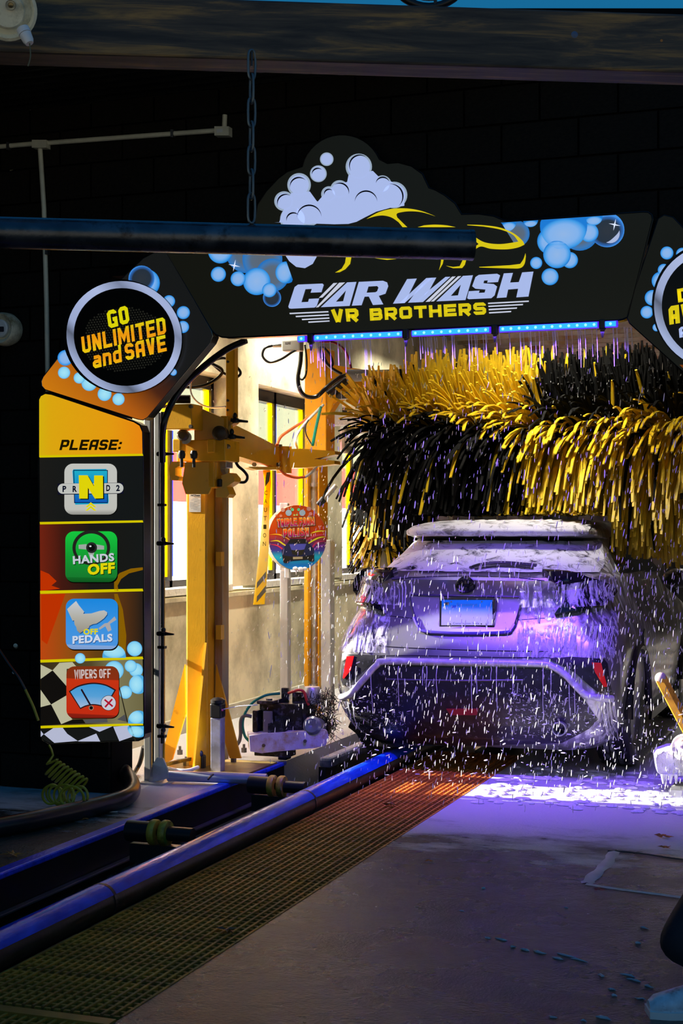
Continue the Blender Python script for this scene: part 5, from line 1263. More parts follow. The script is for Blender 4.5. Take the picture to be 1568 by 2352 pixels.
# ---------------------------------------------------------------- conduits and fittings on the black wall
M_con = pm('grey_conduit', (0.78, 0.74, 0.55), 0.5, 0.1)
cd = empty('wall_conduit', PY(105, 900, YF - 0.03), 'grey conduit pipe tee running up and across the black block wall', 'conduit')
YC = YF - 0.03
MB().tube([PY(-40, 340, YC), PY(80, 330, YC)], 0.014, 12).build('pipe', M_con, cd, True)
MB().tube([PY(100, 329, YC), PY(495, 300, YC)], 0.014, 12).build('pipe', M_con, cd, True)
MB().tube([PY(92, 340, YC), PY(101, 480, YC), PY(107, 700, YC), PY(110, 900, YC)], 0.014, 12).build('pipe', M_con, cd, True)
MB().tube([PY(515, 295, YC), PY(516, 264, YC)], 0.014, 12).build('pipe', M_con, cd, True)
for (a, b, c, d) in ((73, 321, 106, 339), (492, 290, 525, 311)):
    MB().prism([PY(x, y, YC - 0.03) for (x, y) in [(a, b), (c, b), (c, d), (a, d)]], (0, 0.06, 0)).build('tee_box', M_con, cd)
flat('box_sticker', [[(497, 297), (511, 295), (511, 303), (498, 305)]], YC - 0.03, M_white, cd, 1)
for (x, y) in ((17, 335), (394, 306), (106, 575)):
    MB().prism([PY(x - 3, y - 9, YC - 0.018), PY(x + 3, y - 9, YC - 0.018), PY(x + 3, y + 9, YC - 0.018), PY(x - 3, y + 9, YC - 0.018)], (0, 0.03, 0)).build('strap', M_bolt, cd)
random.seed(9)
for (x0, y0, y1, lb) in ((397, 318, 385, 'patch of chipped black paint below the conduit strap'), (19, 385, 415, 'chipped paint spot low on the wall left of the tee'), (405, 466, 474, 'small chipped paint spot above the black bar')):
    cp = empty('paint_chip', PY(x0, y1, YF - 0.006), lb, 'paint chips')
    for i in range(7 if y1 - y0 > 40 else 4):
        px = x0 + random.uniform(-7, 7); py = random.uniform(y0, y1); r_ = random.uniform(2, 4.5)
        flat('chip', [[(px + r_ * random.uniform(.4, 1.2) * cos(a), py + r_ * random.uniform(.4, 1.2) * sin(a)) for a in [i2 * pi / 3.5 for i2 in range(7)]]], YF - 0.008, pm('bare_block', (0.14, 0.125, 0.07), 0.8), cp, 0)
# round horn on the wall
hn = empty('wall_horn', PY(5, 755, YF - 0.05), 'round cream wall horn with white centre label at the panel height', 'horn')
c = PY(3, 755, YF - 0.1)
MB().lathe([(0.0, -0.1), (0.085, -0.09), (0.098, -0.05), (0.095, 0.0), (0.085, 0.02), (0.075, 0.015), (0.06, -0.01), (0.05, -0.01)], c, Vector((-0.05, -1, 0)), 32).build('horn_shell', M_cream, hn, True)
MB().lathe([(0.05, -0.015), (0.052, 0.012), (0.045, 0.02), (0.0, 0.022)], c, Vector((-0.05, -1, 0)), 28).build('horn_centre', M_white, hn, True)
flat('centre_print', [rrect(-4, 750, 9, 762, 2)], c.y - 0.024, M_ink, hn, 0)
# ---------------------------------------------------------------- the car
CX, CY = -2.30, 8.66
LV = [  # z, rear y, front y, half width, corner rx, corner ry, crown
 (0.17, 0.20, 4.05, 0.74, 0.22, 0.30, 0.05),
 (0.24, 0.10, 4.20, 0.82, 0.20, 0.30, 0.05),
 (0.33, 0.05, 4.27, 0.865, 0.17, 0.28, 0.05),
 (0.42, 0.025, 4.30, 0.885, 0.15, 0.24, 0.05),
 (0.50, 0.005, 4.31, 0.895, 0.14, 0.22, 0.05),
 (0.60, 0.00, 4.31, 0.90, 0.14, 0.22, 0.05),
 (0.70, 0.01, 4.30, 0.905, 0.15, 0.25, 0.05),
 (0.76, 0.03, 4.28, 0.905, 0.16, 0.30, 0.05),
 (0.84, 0.06, 4.22, 0.895, 0.18, 0.36, 0.05),
 (0.92, 0.10, 4.08, 0.875, 0.20, 0.42, 0.06),
 (1.00, 0.135, 3.75, 0.85, 0.22, 0.46, 0.07),
 (1.08, 0.155, 3.35, 0.825, 0.24, 0.48, 0.08),
 (1.15, 0.150, 3.20, 0.805, 0.26, 0.48, 0.09),
 (1.195, 0.115, 3.12, 0.79, 0.27, 0.48, 0.10),
 (1.212, 0.120, 3.09, 0.78, 0.27, 0.48, 0.10),
 (1.222, 0.20, 3.06, 0.765, 0.28, 0.44, 0.10),
 (1.235, 0.29, 3.03, 0.745, 0.28, 0.42, 0.10),
 (1.28, 0.40, 2.93, 0.725, 0.28, 0.42, 0.10),
 (1.34, 0.54, 2.80, 0.695, 0.27, 0.42, 0.10),
 (1.40, 0.67, 2.66, 0.665, 0.26, 0.40, 0.10),
 (1.445, 0.76, 2.55, 0.645, 0.25, 0.40, 0.10),
 (1.455, 0.70, 2.53, 0.64, 0.2, 0.30, 0.06),
 (1.475, 0.58, 2.47, 0.635, 0.2, 0.28, 0.06),
 (1.495, 0.56, 2.40, 0.63, 0.2, 0.28, 0.06),
 (1.525, 0.60, 2.30, 0.61, 0.24, 0.34, 0.07),
 (1.55, 0.72, 2.18, 0.57, 0.28, 0.40, 0.10),
 (1.567, 0.90, 2.02, 0.50, 0.30, 0.40, 0.12),
 (1.575, 1.15, 1.85, 0.36, 0.25, 0.30, 0.10),
]
def lev(z):
    if z <= LV[0][0]: return LV[0]
    for a, b in zip(LV, LV[1:]):
        if a[0] <= z <= b[0]:
            t = (z - a[0]) / (b[0] - a[0]); return tuple(x + (y - x) * t for x, y in zip(a, b))
    return LV[-1]
def rear_y(x, z):
    _, yr, yf, w, rx, ry, cw = lev(z)
    ax = min(abs(x), w)
    y = yr + cw * (ax / w) ** 2
    if ax > w - rx:
        t = (ax - (w - rx)) / rx; y += ry * (1 - sqrt(max(0.0, 1 - t * t)))
    return y
def ring(l, off=0.0):
    z, yr, yf, w, rx, ry, cw = l; half = []
    for i in range(13): x = (w - rx) * i / 12; half.append((x, yr + cw * (x / w) ** 2))
    for i in range(1, 9):
        t = sin(pi / 2 * i / 8); x = w - rx + rx * t; half.append((x, yr + cw * (x / w) ** 2 + ry * (1 - sqrt(max(0, 1 - t * t)))))
    y0 = half[-1][1]; frx, fry = min(0.5, w * 0.7), min(0.7, (yf - yr) * 0.3)
    for i in range(1, 13): half.append((w, y0 + (yf - fry - y0) * i / 12))
    for i in range(1, 9):
        t = sin(pi / 2 * i / 8); half.append((w - frx + frx * sqrt(max(0, 1 - t * t)), yf - fry + fry * t))
    for i in range(1, 5): half.append(((w - frx) * (1 - i / 4), yf))
    pts = [(x, y, z) for (x, y) in half] + [(-x, y, z) for (x, y) in reversed(half[1:-1])]
    return pts
def car_paint():
    m, nt, b = _new('silver_paint_with_suds')
    t = nt.nodes.new('ShaderNodeTexCoord')
    mp = nt.nodes.new('ShaderNodeMapping'); mp.inputs['Scale'].default_value = (1, 1, 0.16); nt.links.new(t.outputs['Object'], mp.inputs[0])
    n1 = nt.nodes.new('ShaderNodeTexNoise'); n1.inputs['Scale'].default_value = 24; n1.inputs['Detail'].default_value = 6; nt.links.new(mp.outputs[0], n1.inputs['Vector'])
    n2 = nt.nodes.new('ShaderNodeTexNoise'); n2.inputs['Scale'].default_value = 1.7; n2.inputs['Detail'].default_value = 3; nt.links.new(t.outputs['Object'], n2.inputs['Vector'])
    s = nt.nodes.new('ShaderNodeSeparateXYZ'); nt.links.new(t.outputs['Object'], s.inputs[0])
    mr = nt.nodes.new('ShaderNodeMapRange'); mr.inputs['From Min'].default_value = 0.1; mr.inputs['From Max'].default_value = 0.75
    mr.inputs['To Min'].default_value = -0.10; mr.inputs['To Max'].default_value = 0.09; nt.links.new(s.outputs['X'], mr.inputs[0])
    def M(op, a, c):
        n = nt.nodes.new('ShaderNodeMath'); n.operation = op
        for i, q in enumerate((a, c)):
            if isinstance(q, (int, float)): n.inputs[i].default_value = q
            else: nt.links.new(q, n.inputs[i])
        return n.outputs[0]
    v = M('ADD', M('ADD', M('MULTIPLY', n1.outputs[0], 0.7), M('MULTIPLY', n2.outputs[0], 0.4)), mr.outputs[0])
    r = nt.nodes.new('ShaderNodeValToRGB'); r.color_ramp.elements[0].position = 0.60; r.color_ramp.elements[1].position = 0.74
    nt.links.new(v, r.inputs[0])
    mx = nt.nodes.new('ShaderNodeMix'); mx.data_type = 'RGBA'; nt.links.new(r.outputs[0], mx.inputs['Factor'])
    mx.inputs['A'].default_value = (0.30, 0.30, 0.285, 1); mx.inputs['B'].default_value = (0.78, 0.78, 0.82, 1)
    nt.links.new(mx.outputs['Result'], b.inputs['Base Color'])
    mt = nt.nodes.new('ShaderNodeMapRange'); mt.inputs['To Min'].default_value = 0.65; mt.inputs['To Max'].default_value = 0.0; nt.links.new(r.outputs[0], mt.inputs[0]); nt.links.new(mt.outputs[0], b.inputs['Metallic'])
    mr2 = nt.nodes.new('ShaderNodeMapRange'); mr2.inputs['To Min'].default_value = 0.3; mr2.inputs['To Max'].default_value = 0.6; nt.links.new(r.outputs[0], mr2.inputs[0]); nt.links.new(mr2.outputs[0], b.inputs['Roughness'])
    b.inputs['Coat Weight'].default_value = 0.5; b.inputs['Coat Roughness'].default_value = 0.1
    return m
M_paint = car_paint()
M_cblk = pm('car_black_plastic', (0.012, 0.012, 0.014), 0.35, var=0.4, vscale=30, dirt='#9a9ca8', dscale=40, damt=-0.35)
M_cgls = pm('car_glass', (0.008, 0.009, 0.012), 0.08, var=0.2, coat=0.6)
M_tyre = pm('tyre', (0.012, 0.012, 0.012), 0.55, var=0.3, dirt='#aab0ae', dscale=12, damt=0.1, stretch=(1, 1, 0.25))
M_cred = pm('red_reflector', (0.75, 0.01, 0.012), 0.2, var=0.1, coat=0.5)
M_seam = pm('panel_gap', (0.004, 0.004, 0.012), 0.5)
car = empty('car', (CX, CY + 2.1, 0), 'silver crossover car covered in purple suds entering the brush', 'car')
def cw(x, y, z): return Vector((CX + x, CY + y, z))
rings = [ring(l) for l in LV]; n = len(rings[0])
Vv = [cw(*p) for r in rings for p in r]; Ff = []
for i in range(len(rings) - 1):
    for k in range(n): Ff.append((i * n + k, i * n + (k + 1) % n, (i + 1) * n + (k + 1) % n, (i + 1) * n + k))
Ff.append(tuple(reversed(range(n)))); Ff.append(tuple((len(rings) - 1) * n + k for k in range(n)))
body = link_mesh('body', Vv, Ff, M_paint, car, True)
def hit(px, py):               # where a pixel ray meets the tail of the car
    y = CY + 0.1
    for _ in range(14):
        p = PY(px, py, y); z = min(max(p.z, 0.17), 1.57); y = 0.5 * y + 0.5 * (CY + rear_y(p.x - CX, z))
    return PY(px, py, y)
def hitl(x, z, off):           # local (x, z) on the tail, pushed out along the surface normal
    e_ = 0.01
    y = rear_y(x, z); dx = (rear_y(x + e_, z) - rear_y(x - e_, z)) / (2 * e_); dz = (rear_y(x, z + e_) - rear_y(x, z - e_)) / (2 * e_)
    dx = max(-2.5, min(2.5, dx)); dz = max(-2.0, min(2.0, dz))
    nn = Vector((dx, -1, dz)).normalized()
    return cw(x, y, z) + nn * off
def patch(name, pts, m, off=0.004, thick=0.0, par=None, px=True, maxl=0.05, smooth=True):
    if px: L = [(h.x - CX, h.z) for h in (hit(x, y) for (x, y) in pts)]
    else: L = pts
    D = []
    for i, a in enumerate(L):
        b = L[(i + 1) % len(L)]; d = sqrt((a[0] - b[0]) ** 2 + (a[1] - b[1]) ** 2); k = max(1, int(d / maxl))
        for j in range(k): D.append((a[0] + (b[0] - a[0]) * j / k, a[1] + (b[1] - a[1]) * j / k))
    bm = bmesh.new(); vs_ = [bm.verts.new((p[0], 0, p[1])) for p in D]; bm.verts.ensure_lookup_table()
    for t in tessellate_polygon([[Vector((p[0], p[1], 0)) for p in D]]):
        try: bm.faces.new([vs_[i] for i in t])
        except Exception: pass
    for _ in range(4):
        ed = [e for e in bm.edges if e.calc_length() > maxl * 1.3]
        if not ed: break
        bmesh.ops.subdivide_edges(bm, edges=ed, cuts=1); bmesh.ops.triangulate(bm, faces=bm.faces[:])
    bmesh.ops.recalc_face_normals(bm, faces=bm.faces[:])
    bm.verts.index_update()
    co = [(v.co.x, v.co.z) for v in bm.verts]; F = [tuple(v.index for v in f.verts) for f in bm.faces]
    bd = [(e.verts[0].index, e.verts[1].index) for e in bm.edges if len(e.link_faces) == 1]
    bm.free()
    top = [hitl(x, z, off + thick) for (x, z) in co]; V = top; FF = list(F)
    N = len(co)
    if thick > 0:
        V = top + [hitl(x, z, off - 0.01) for (x, z) in co]
        for (a, b) in bd: FF.append((a, b, N + b, N + a))
    return link_mesh(name, V, FF, m, par or car, smooth)
def cline(name, pts, r, m, off=0.0, par=None, closed=False, px=True, n=6, sp=0):
    if px: L = [(h.x - CX, h.z) for h in (hit(x, y) for (x, y) in pts)]
    else: L = pts
    if sp: L = [(p.x, p.y) for p in spline([(a, b, 0) for (a, b) in L], sp, closed)]
    D = []
    for i in range(len(L) if closed else len(L) - 1):
        a, b = L[i], L[(i + 1) % len(L)]; d = sqrt((a[0] - b[0]) ** 2 + (a[1] - b[1]) ** 2); k = max(1, int(d / 0.05))
        for j in range(k): D.append((a[0] + (b[0] - a[0]) * j / k, a[1] + (b[1] - a[1]) * j / k))
    if not closed: D.append(L[-1])
    return MB().tube([hitl(x, z, off) for (x, z) in D], r, n, closed).build(name, m, par or car, True)
# glass
rw = [(-0.66, 1.245), (0.66, 1.245), (0.635, 1.30), (0.60, 1.36), (0.565, 1.41), (0.54, 1.437), (-0.54, 1.437), (-0.565, 1.41), (-0.60, 1.36), (-0.635, 1.30)]
rwin = patch('rear_window', rw, M_cgls, 0.003, 0.0, px=False)
for s in (-1, 1):
    P = [(0.95, 1.22), (2.75, 1.19), (2.45, 1.36), (2.15, 1.455), (1.35, 1.455), (1.05, 1.36)]
    V = [cw(s * (lev(z)[3] + 0.004), y, z) for (y, z) in P]
    o = MB().prism(V, (s * -0.01, 0, 0)).build('side_window', M_cgls, car)
    mm = MB(); c = cw(s * 0.93, 2.75, 1.14); mm.ell(c, 0.12, 0.07, 0.075); mm.beam(c, c + Vector((-s * 0.12, 0, -0.03)), 0.05, 0.03); mm.build('door_mirror', M_cblk, car, True)
    V = [cw(s * 0.905, y, z) for (y, z) in [(1.35, 0.30), (2.75, 0.30), (2.8, 0.24), (1.3, 0.24)]]
    MB().prism(V, (s * 0.02, 0, 0)).build('sill_trim', M_cblk, car)
# fuel flap on the flank
MB().lathe([(0, 0.008), (0.055, 0.008), (0.06, 0.0)], cw(0.905, 1.1, 0.80), Vector((1, 0, 0)), 20).build('fuel_flap', M_cblk, car, True)
# lamps that stand proud of the shoulders
ll = patch('tail_lamp', [(814, 1332), (822, 1322), (852, 1316), (915, 1318), (905, 1326), (866, 1344), (872, 1372), (887, 1413), (861, 1402), (824, 1382), (816, 1360)], M_cgls, 0.004, 0.045)
rl = patch('tail_lamp', [(1245, 1322), (1300, 1326), (1368, 1336), (1398, 1352), (1404, 1366), (1390, 1386), (1350, 1402), (1275, 1417), (1298, 1377), (1295, 1352), (1275, 1335)], M_cgls, 0.004, 0.045)
patch('lamp_lens', [(824, 1334), (850, 1330), (846, 1345), (826, 1348)], pm('dark_red_lens', (0.05, 0.004, 0.01), 0.15, coat=0.5), 0.05, 0.002, ll)
patch('lamp_lens', [(1330, 1345), (1380, 1352), (1384, 1364), (1330, 1360)], MATS['dark_red_lens'], 0.05, 0.002, rl)
# tailgate
cline('tailgate_gap', [(861, 1402), (857, 1440), (858, 1466), (866, 1482), (960, 1489), (1100, 1494), (1270, 1496), (1290, 1490), (1299, 1468), (1301, 1430)], 0.0035, M_seam, 0.0, sp=4)
cline('tailgate_gap', [(888, 1414), (946, 1420)], 0.0025, M_seam)
cline('tailgate_gap', [(1190, 1424), (1272, 1418)], 0.0025, M_seam)
cline('lip_gap', [(900, 1332), (960, 1326), (1070, 1323), (1180, 1327), (1250, 1334)], 0.003, M_seam, 0.001, sp=4)
rec = [(942, 1366), (1192, 1371), (1199, 1378), (1197, 1390), (1182, 1440), (1172, 1453), (1158, 1457), (985, 1455), (968, 1450), (957, 1436), (946, 1390)]
M_recp = pm('number_recess_paint', (0.33, 0.335, 0.32), 0.35, 0.5, var=0.1)
pr = patch('plate_recess', rec, M_recp, 0.006, 0.004)
cline('recess_rim', rec, 0.008, pm('recess_rim', (0.10, 0.10, 0.14), 0.25, 0.5), 0.010, pr, True)
cline('recess_lower_rim', [(952, 1420), (960, 1438), (975, 1452), (1060, 1457), (1160, 1455), (1174, 1448), (1182, 1436)], 0.011, pm('violet_lit_rim', (0.12, 0.08, 0.42), 0.25, 0.3), 0.014, pr, sp=4)  # blue violet light on the lower edge put into the rim colour
# number plate
plq = [(1014, 1378), (1130, 1378), (1131, 1436), (1013, 1436)]
def plate_map(x, y, l):
    return PY(x, y, CY + 0.10 - 0.02 - 0.001 * l)
np_ = empty('number_plate', plate_map(1072, 1436, 0))
np_.parent = car; np_.location = Vector((0, 0, 0)); ORG[np_] = ORG[car]
MB().prism([PY(x, y, CY + 0.086) for (x, y) in [(1009, 1372), (1137, 1375), (1135, 1441), (1009, 1441)]], (0, 0.05, 0)).build('plate_frame', M_cblk, np_)
flat('plate_face', [plq], 0, pgrad('number_plate_print', [(0, '#cfd4dc'), (0.35, '#c4cad8'), (0.62, '#6a9cc8'), (0.75, '#1c78b8'), (1, '#0c74c0')]), np_, 3, plate_map)
text('Constitution State', (1040, 1434), (60, 0), (0, -5), 0, pm('plate_ink', (0.05, 0.06, 0.25), 0.5), np_, 6, 0.0, mapf=plate_map)
text('Connecticut', (1048, 1391), (48, 0), (0, -6), 0, pm('plate_ink2', (0.02, 0.10, 0.30), 0.5), np_, 6, 0.0, mapf=plate_map)
flat('plate_emblem', [[(1020, 1384), (1031, 1383), (1031, 1389), (1024, 1389), (1021, 1391)]], 0, M_ink, np_, 6, plate_map)
for (x, y) in ((1036, 1382), (1106, 1382), (1034, 1433), (1105, 1433)):
    flat('plate_screw', [ellp(x, y, 1.6, None, 10)], 0, M_bolt, np_, 6, plate_map)
# emblem of three ovals
eb = empty('emblem', cw(0, 0, 1.1)); eb.parent = car; eb.location = Vector((0, 0, 0)); ORG[eb] = ORG[car]
M_emb = pm('emblem_dark', (0.02, 0.02, 0.028), 0.25, 0.6)
def emc(rx, ry, dx=0, dy=0, name='emblem_oval', r=0.0075):
    cline(name, ellp(1069 + dx, 1344 + dy, rx, ry, 30), r, M_emb, 0.008, eb, True)
emc(21, 16); emc(6.5, 15, 0, 0.5); emc(16, 6.5, 0, -7)
# bumper
hl = patch('lamp_housing', [(789, 1502), (870, 1506), (885, 1512), (856, 1522), (806, 1568), (790, 1574), (785, 1560)], M_cblk, 0.004, 0.006)
patch('reflector', [(799, 1509), (815, 1508), (807, 1540), (793, 1558), (791, 1556)], M_cred, 0.010, 0.006, hl)
hr = patch('lamp_housing', [(1262, 1514), (1310, 1509), (1384, 1513), (1393, 1525), (1403, 1592), (1375, 1592), (1320, 1545)], M_cblk, 0.004, 0.006)
patch('reflector', [(1359, 1523), (1378, 1524), (1391, 1576), (1384, 1577), (1366, 1545)], M_cred, 0.010, 0.006, hr)
lower = patch('lower_bumper', [(868, 1535), (885, 1527), (1240, 1534), (1268, 1540), (1300, 1562), (1345, 1612), (1372, 1650), (1352, 1672), (1320, 1690), (1290, 1704), (830, 1704), (800, 1668), (800, 1622), (822, 1590)], M_cblk, 0.004, 0.004)
cline('bumper_blade', [(786, 1600), (806, 1592), (840, 1556), (866, 1528), (890, 1519), (1060, 1522), (1235, 1525), (1268, 1531), (1300, 1552), (1340, 1592), (1372, 1602), (1402, 1604)], 0.021, pm('suds_covered_blade', (0.55, 0.55, 0.60), 0.4, 0.2, var=0.25, vscale=30), 0.010, sp=5, n=10)
cline('bumper_crease', [(840, 1506), (960, 1506), (1150, 1510), (1290, 1510)], 0.004, M_seam, 0.0, sp=4)
patch('fog_lamp', [(1026, 1626), (1100, 1626), (1096, 1640), (1036, 1640)], pm('dark_red_fog_lamp', (0.25, 0.01, 0.02), 0.3), 0.012, 0.006)
p = hit(1288, 1672); MB().lathe([(0.036, 0.05), (0.042, 0.05), (0.042, -0.2), (0.034, -0.2), (0.034, 0.045)], p + Vector((0, -0.01, 0)), Vector((0, -1, 0)), 24).build('exhaust_tip', M_galv, car, True)
cline('number_light_strip', [(890, 1560), (1060, 1563), (1200, 1562)], 0.006, pm('grey_trim', (0.08, 0.08, 0.10), 0.4), 0.008)
# wiper
cline('wiper_arm', [(1080, 1309), (1110, 1300), (1160, 1297), (1232, 1303)], 0.014, M_cblk, 0.012, sp=5)
cline('wiper_blade', [(1090, 1312), (1150, 1305), (1225, 1310)], 0.009, M_cblk, 0.02, sp=4)
# high brake lamp gap under the roof spoiler
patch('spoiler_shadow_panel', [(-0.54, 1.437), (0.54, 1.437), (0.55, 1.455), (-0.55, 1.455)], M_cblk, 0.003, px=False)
# wheels
for (x, y) in ((-0.785, 0.86), (0.785, 0.86), (-0.785, 3.46), (0.785, 3.46)):
    w = empty('wheel', cw(x, y, 0)); w.parent = car; w.location = Vector((0, 0, 0)); ORG[w] = ORG[car]
    s = 1 if x > 0 else -1; c = cw(x, y, 0.345)
    MB().lathe([(0.22, -0.10), (0.30, -0.115), (0.335, -0.10), (0.345, -0.07), (0.345, 0.07), (0.335, 0.10), (0.30, 0.115), (0.22, 0.10)], c, Vector((s, 0, 0)), 40).build('tyre', M_tyre, w, True)
    MB().lathe([(0.0, 0.09), (0.04, 0.09), (0.05, 0.07), (0.20, 0.075), (0.225, 0.10), (0.225, -0.08), (0.0, -0.08)], c, Vector((s, 0, 0)), 30).build('rim', M_galv, w, True)
    for q in (-0.06, -0.02, 0.02, 0.06):
        MB().lathe([(0.3445, -0.005), (0.3462, -0.004), (0.3462, 0.004), (0.3445, 0.005)], c + Vector((q, 0, 0)), Vector((s, 0, 0)), 40).build('tread_groove', M_seam, w, True)
# wheel arch liners and underbody
for s in (-1, 1):
    for yy in (0.86, 3.46):
        pts = [cw(s * 0.906, yy + 0.42 * cos(a), 0.345 + 0.42 * sin(a)) for a in [pi * i / 16 for i in range(17)]]
        MB().tube(pts, 0.028, 8).build('arch_trim', M_cblk, car, True)

# ---------------------------------------------------------------- suds on the car (thin lumpy sheets and runs)
random.seed(21)
def suds_mat(name, lo, hi, sc, st):
    m = bpy.data.materials.new(name); m.use_nodes = True; nt = m.node_tree; nt.nodes.clear()
    o = nt.nodes.new('ShaderNodeOutputMaterial'); d = nt.nodes.new('ShaderNodeBsdfDiffuse'); d.inputs[0].default_value = (0.72, 0.72, 0.78, 1)
    t = nt.nodes.new('ShaderNodeBsdfTransparent'); mx = nt.nodes.new('ShaderNodeMixShader')
    tc_ = nt.nodes.new('ShaderNodeTexCoord'); mp = nt.nodes.new('ShaderNodeMapping'); mp.inputs['Scale'].default_value = st
    n1 = nt.nodes.new('ShaderNodeTexNoise'); n1.inputs['Scale'].default_value = sc; n1.inputs['Detail'].default_value = 10; n1.inputs['Roughness'].default_value = 0.68; n1.inputs['Distortion'].default_value = 0.6
    r = nt.nodes.new('ShaderNodeValToRGB'); r.color_ramp.elements[0].position = lo; r.color_ramp.elements[1].position = hi
    nt.links.new(tc_.outputs['Object'], mp.inputs[0]); nt.links.new(mp.outputs[0], n1.inputs['Vector']); nt.links.new(n1.outputs[0], r.inputs[0]); nt.links.new(r.outputs[0], mx.inputs[0])
    nt.links.new(t.outputs[0], mx.inputs[1]); nt.links.new(d.outputs[0], mx.inputs[2]); nt.links.new(mx.outputs[0], o.inputs[0])
    bp = nt.nodes.new('ShaderNodeBump'); bp.inputs['Strength'].default_value = 0.5; bp.inputs['Distance'].default_value = 0.01; nt.links.new(n1.outputs[0], bp.inputs['Height']); nt.links.new(bp.outputs[0], d.inputs['Normal'])
    return m
M_sw = suds_mat('window_suds_film', 0.34, 0.50, 9, (1, 1, 1.6))
M_sr = suds_mat('running_suds_film', 0.46, 0.60, 26, (1, 1, 0.22))
M_ss = suds_mat('speckled_suds_film', 0.58, 0.62, 50, (1, 1, 1.5))
def suds_sheet(name, x0, x1, z0, z1, nx, nz, thr, par, base=0.006, amp=0.012, sc=9.0, edge=None):
    V = []; F = []; keep = {}
    for j in range(nz + 1):
        for i in range(nx + 1):
            u, v = i / nx, j / nz; z = z0 + (z1 - z0) * v; w_ = lev(z)[3]; x = (x0 + (x1 - x0) * u)
            x = max(-w_ * 0.97, min(w_ * 0.97, x))
            h = noise.fractal(Vector((x * sc, z * sc * 1.6, 3.1)), 1.0, 2.0, 5)
            V.append(hitl(x, z, base + amp * max(0.0, h + 0.35)))
            keep[(i, j)] = h + (edge(u, v) if edge else 0)
    for j in range(nz):
        for i in range(nx):
            k = (keep[(i, j)] + keep[(i + 1, j)] + keep[(i, j + 1)] + keep[(i + 1, j + 1)]) / 4
            if k > thr: F.append((j * (nx + 1) + i, j * (nx + 1) + i + 1, (j + 1) * (nx + 1) + i + 1, (j + 1) * (nx + 1) + i))
    return tag(link_mesh(name, V, F, M_foam, par, 'all'), kind='stuff')
def film(name, m, x0, x1, z0, z1, nx, nz, off=0.006):
    o = suds_sheet(name, x0, x1, z0, z1, nx, nz, -9, car, off, 0.004, 9)
    o.data.materials.clear(); o.data.materials.append(m); return o
film('window_suds', M_sw, -0.70, 0.70, 1.236, 1.425, 60, 20)
film('roof_suds', M_sw, -0.60, 0.60, 1.47, 1.565, 60, 14)
film('shoulder_suds', M_sr, 0.30, 0.86, 0.74, 1.03, 40, 24)
film('shoulder_suds', M_sr, -0.88, -0.52, 0.74, 1.00, 40, 24)
film('bumper_suds', M_ss, 0.25, 0.86, 0.26, 0.56, 40, 24, 0.014)
film('bumper_suds', M_ss, -0.88, -0.40, 0.26, 0.54, 40, 24, 0.014)
film('lamp_suds', M_sr, 0.30, 0.78, 1.02, 1.19, 40, 16, 0.055)
film('lamp_suds', M_sr, -0.78, -0.45, 1.02, 1.19, 30, 16, 0.055)
rn = MB()
def runs(pxs, py, lmin, lmax, r0, off):
    for x in pxs:
        h = hit(x, py); L = random.uniform(lmin, lmax); z0 = h.z; P = []; xx = h.x - CX
        for i in range(5):
            z = z0 - L * i / 4; P.append(hitl(xx + random.gauss(0, 0.002), max(0.2, z), off))
        rn.tube(P, [r0, r0 * .9, r0 * .7, r0 * .6, r0 * .9], 5)
runs([random.uniform(818, 905) for _ in range(14)], 1322, 0.05, 0.15, 0.0022, 0.052)
runs([random.uniform(1270, 1398) for _ in range(18)], 1345, 0.04, 0.14, 0.0022, 0.052)
runs([random.uniform(1270, 1410) for _ in range(26)], 1440, 0.05, 0.20, 0.0025, 0.008)
runs([random.uniform(790, 860) for _ in range(12)], 1440, 0.05, 0.16, 0.0025, 0.008)
runs([923, 930, 944, 1150, 1210, 1240, 905], 1335, 0.10, 0.28, 0.005, 0.006)
runs([random.uniform(800, 1370) for _ in range(16)], 1530, 0.06, 0.3, 0.0022, 0.014)
runs([random.uniform(1380, 1415) for _ in range(12)], 1610, 0.08, 0.28, 0.003, 0.010)
runs([random.uniform(783, 812) for _ in range(12)], 1610, 0.08, 0.28, 0.003, 0.010)
tag(rn.build('suds_runs', M_foam, car, True), kind='stuff')
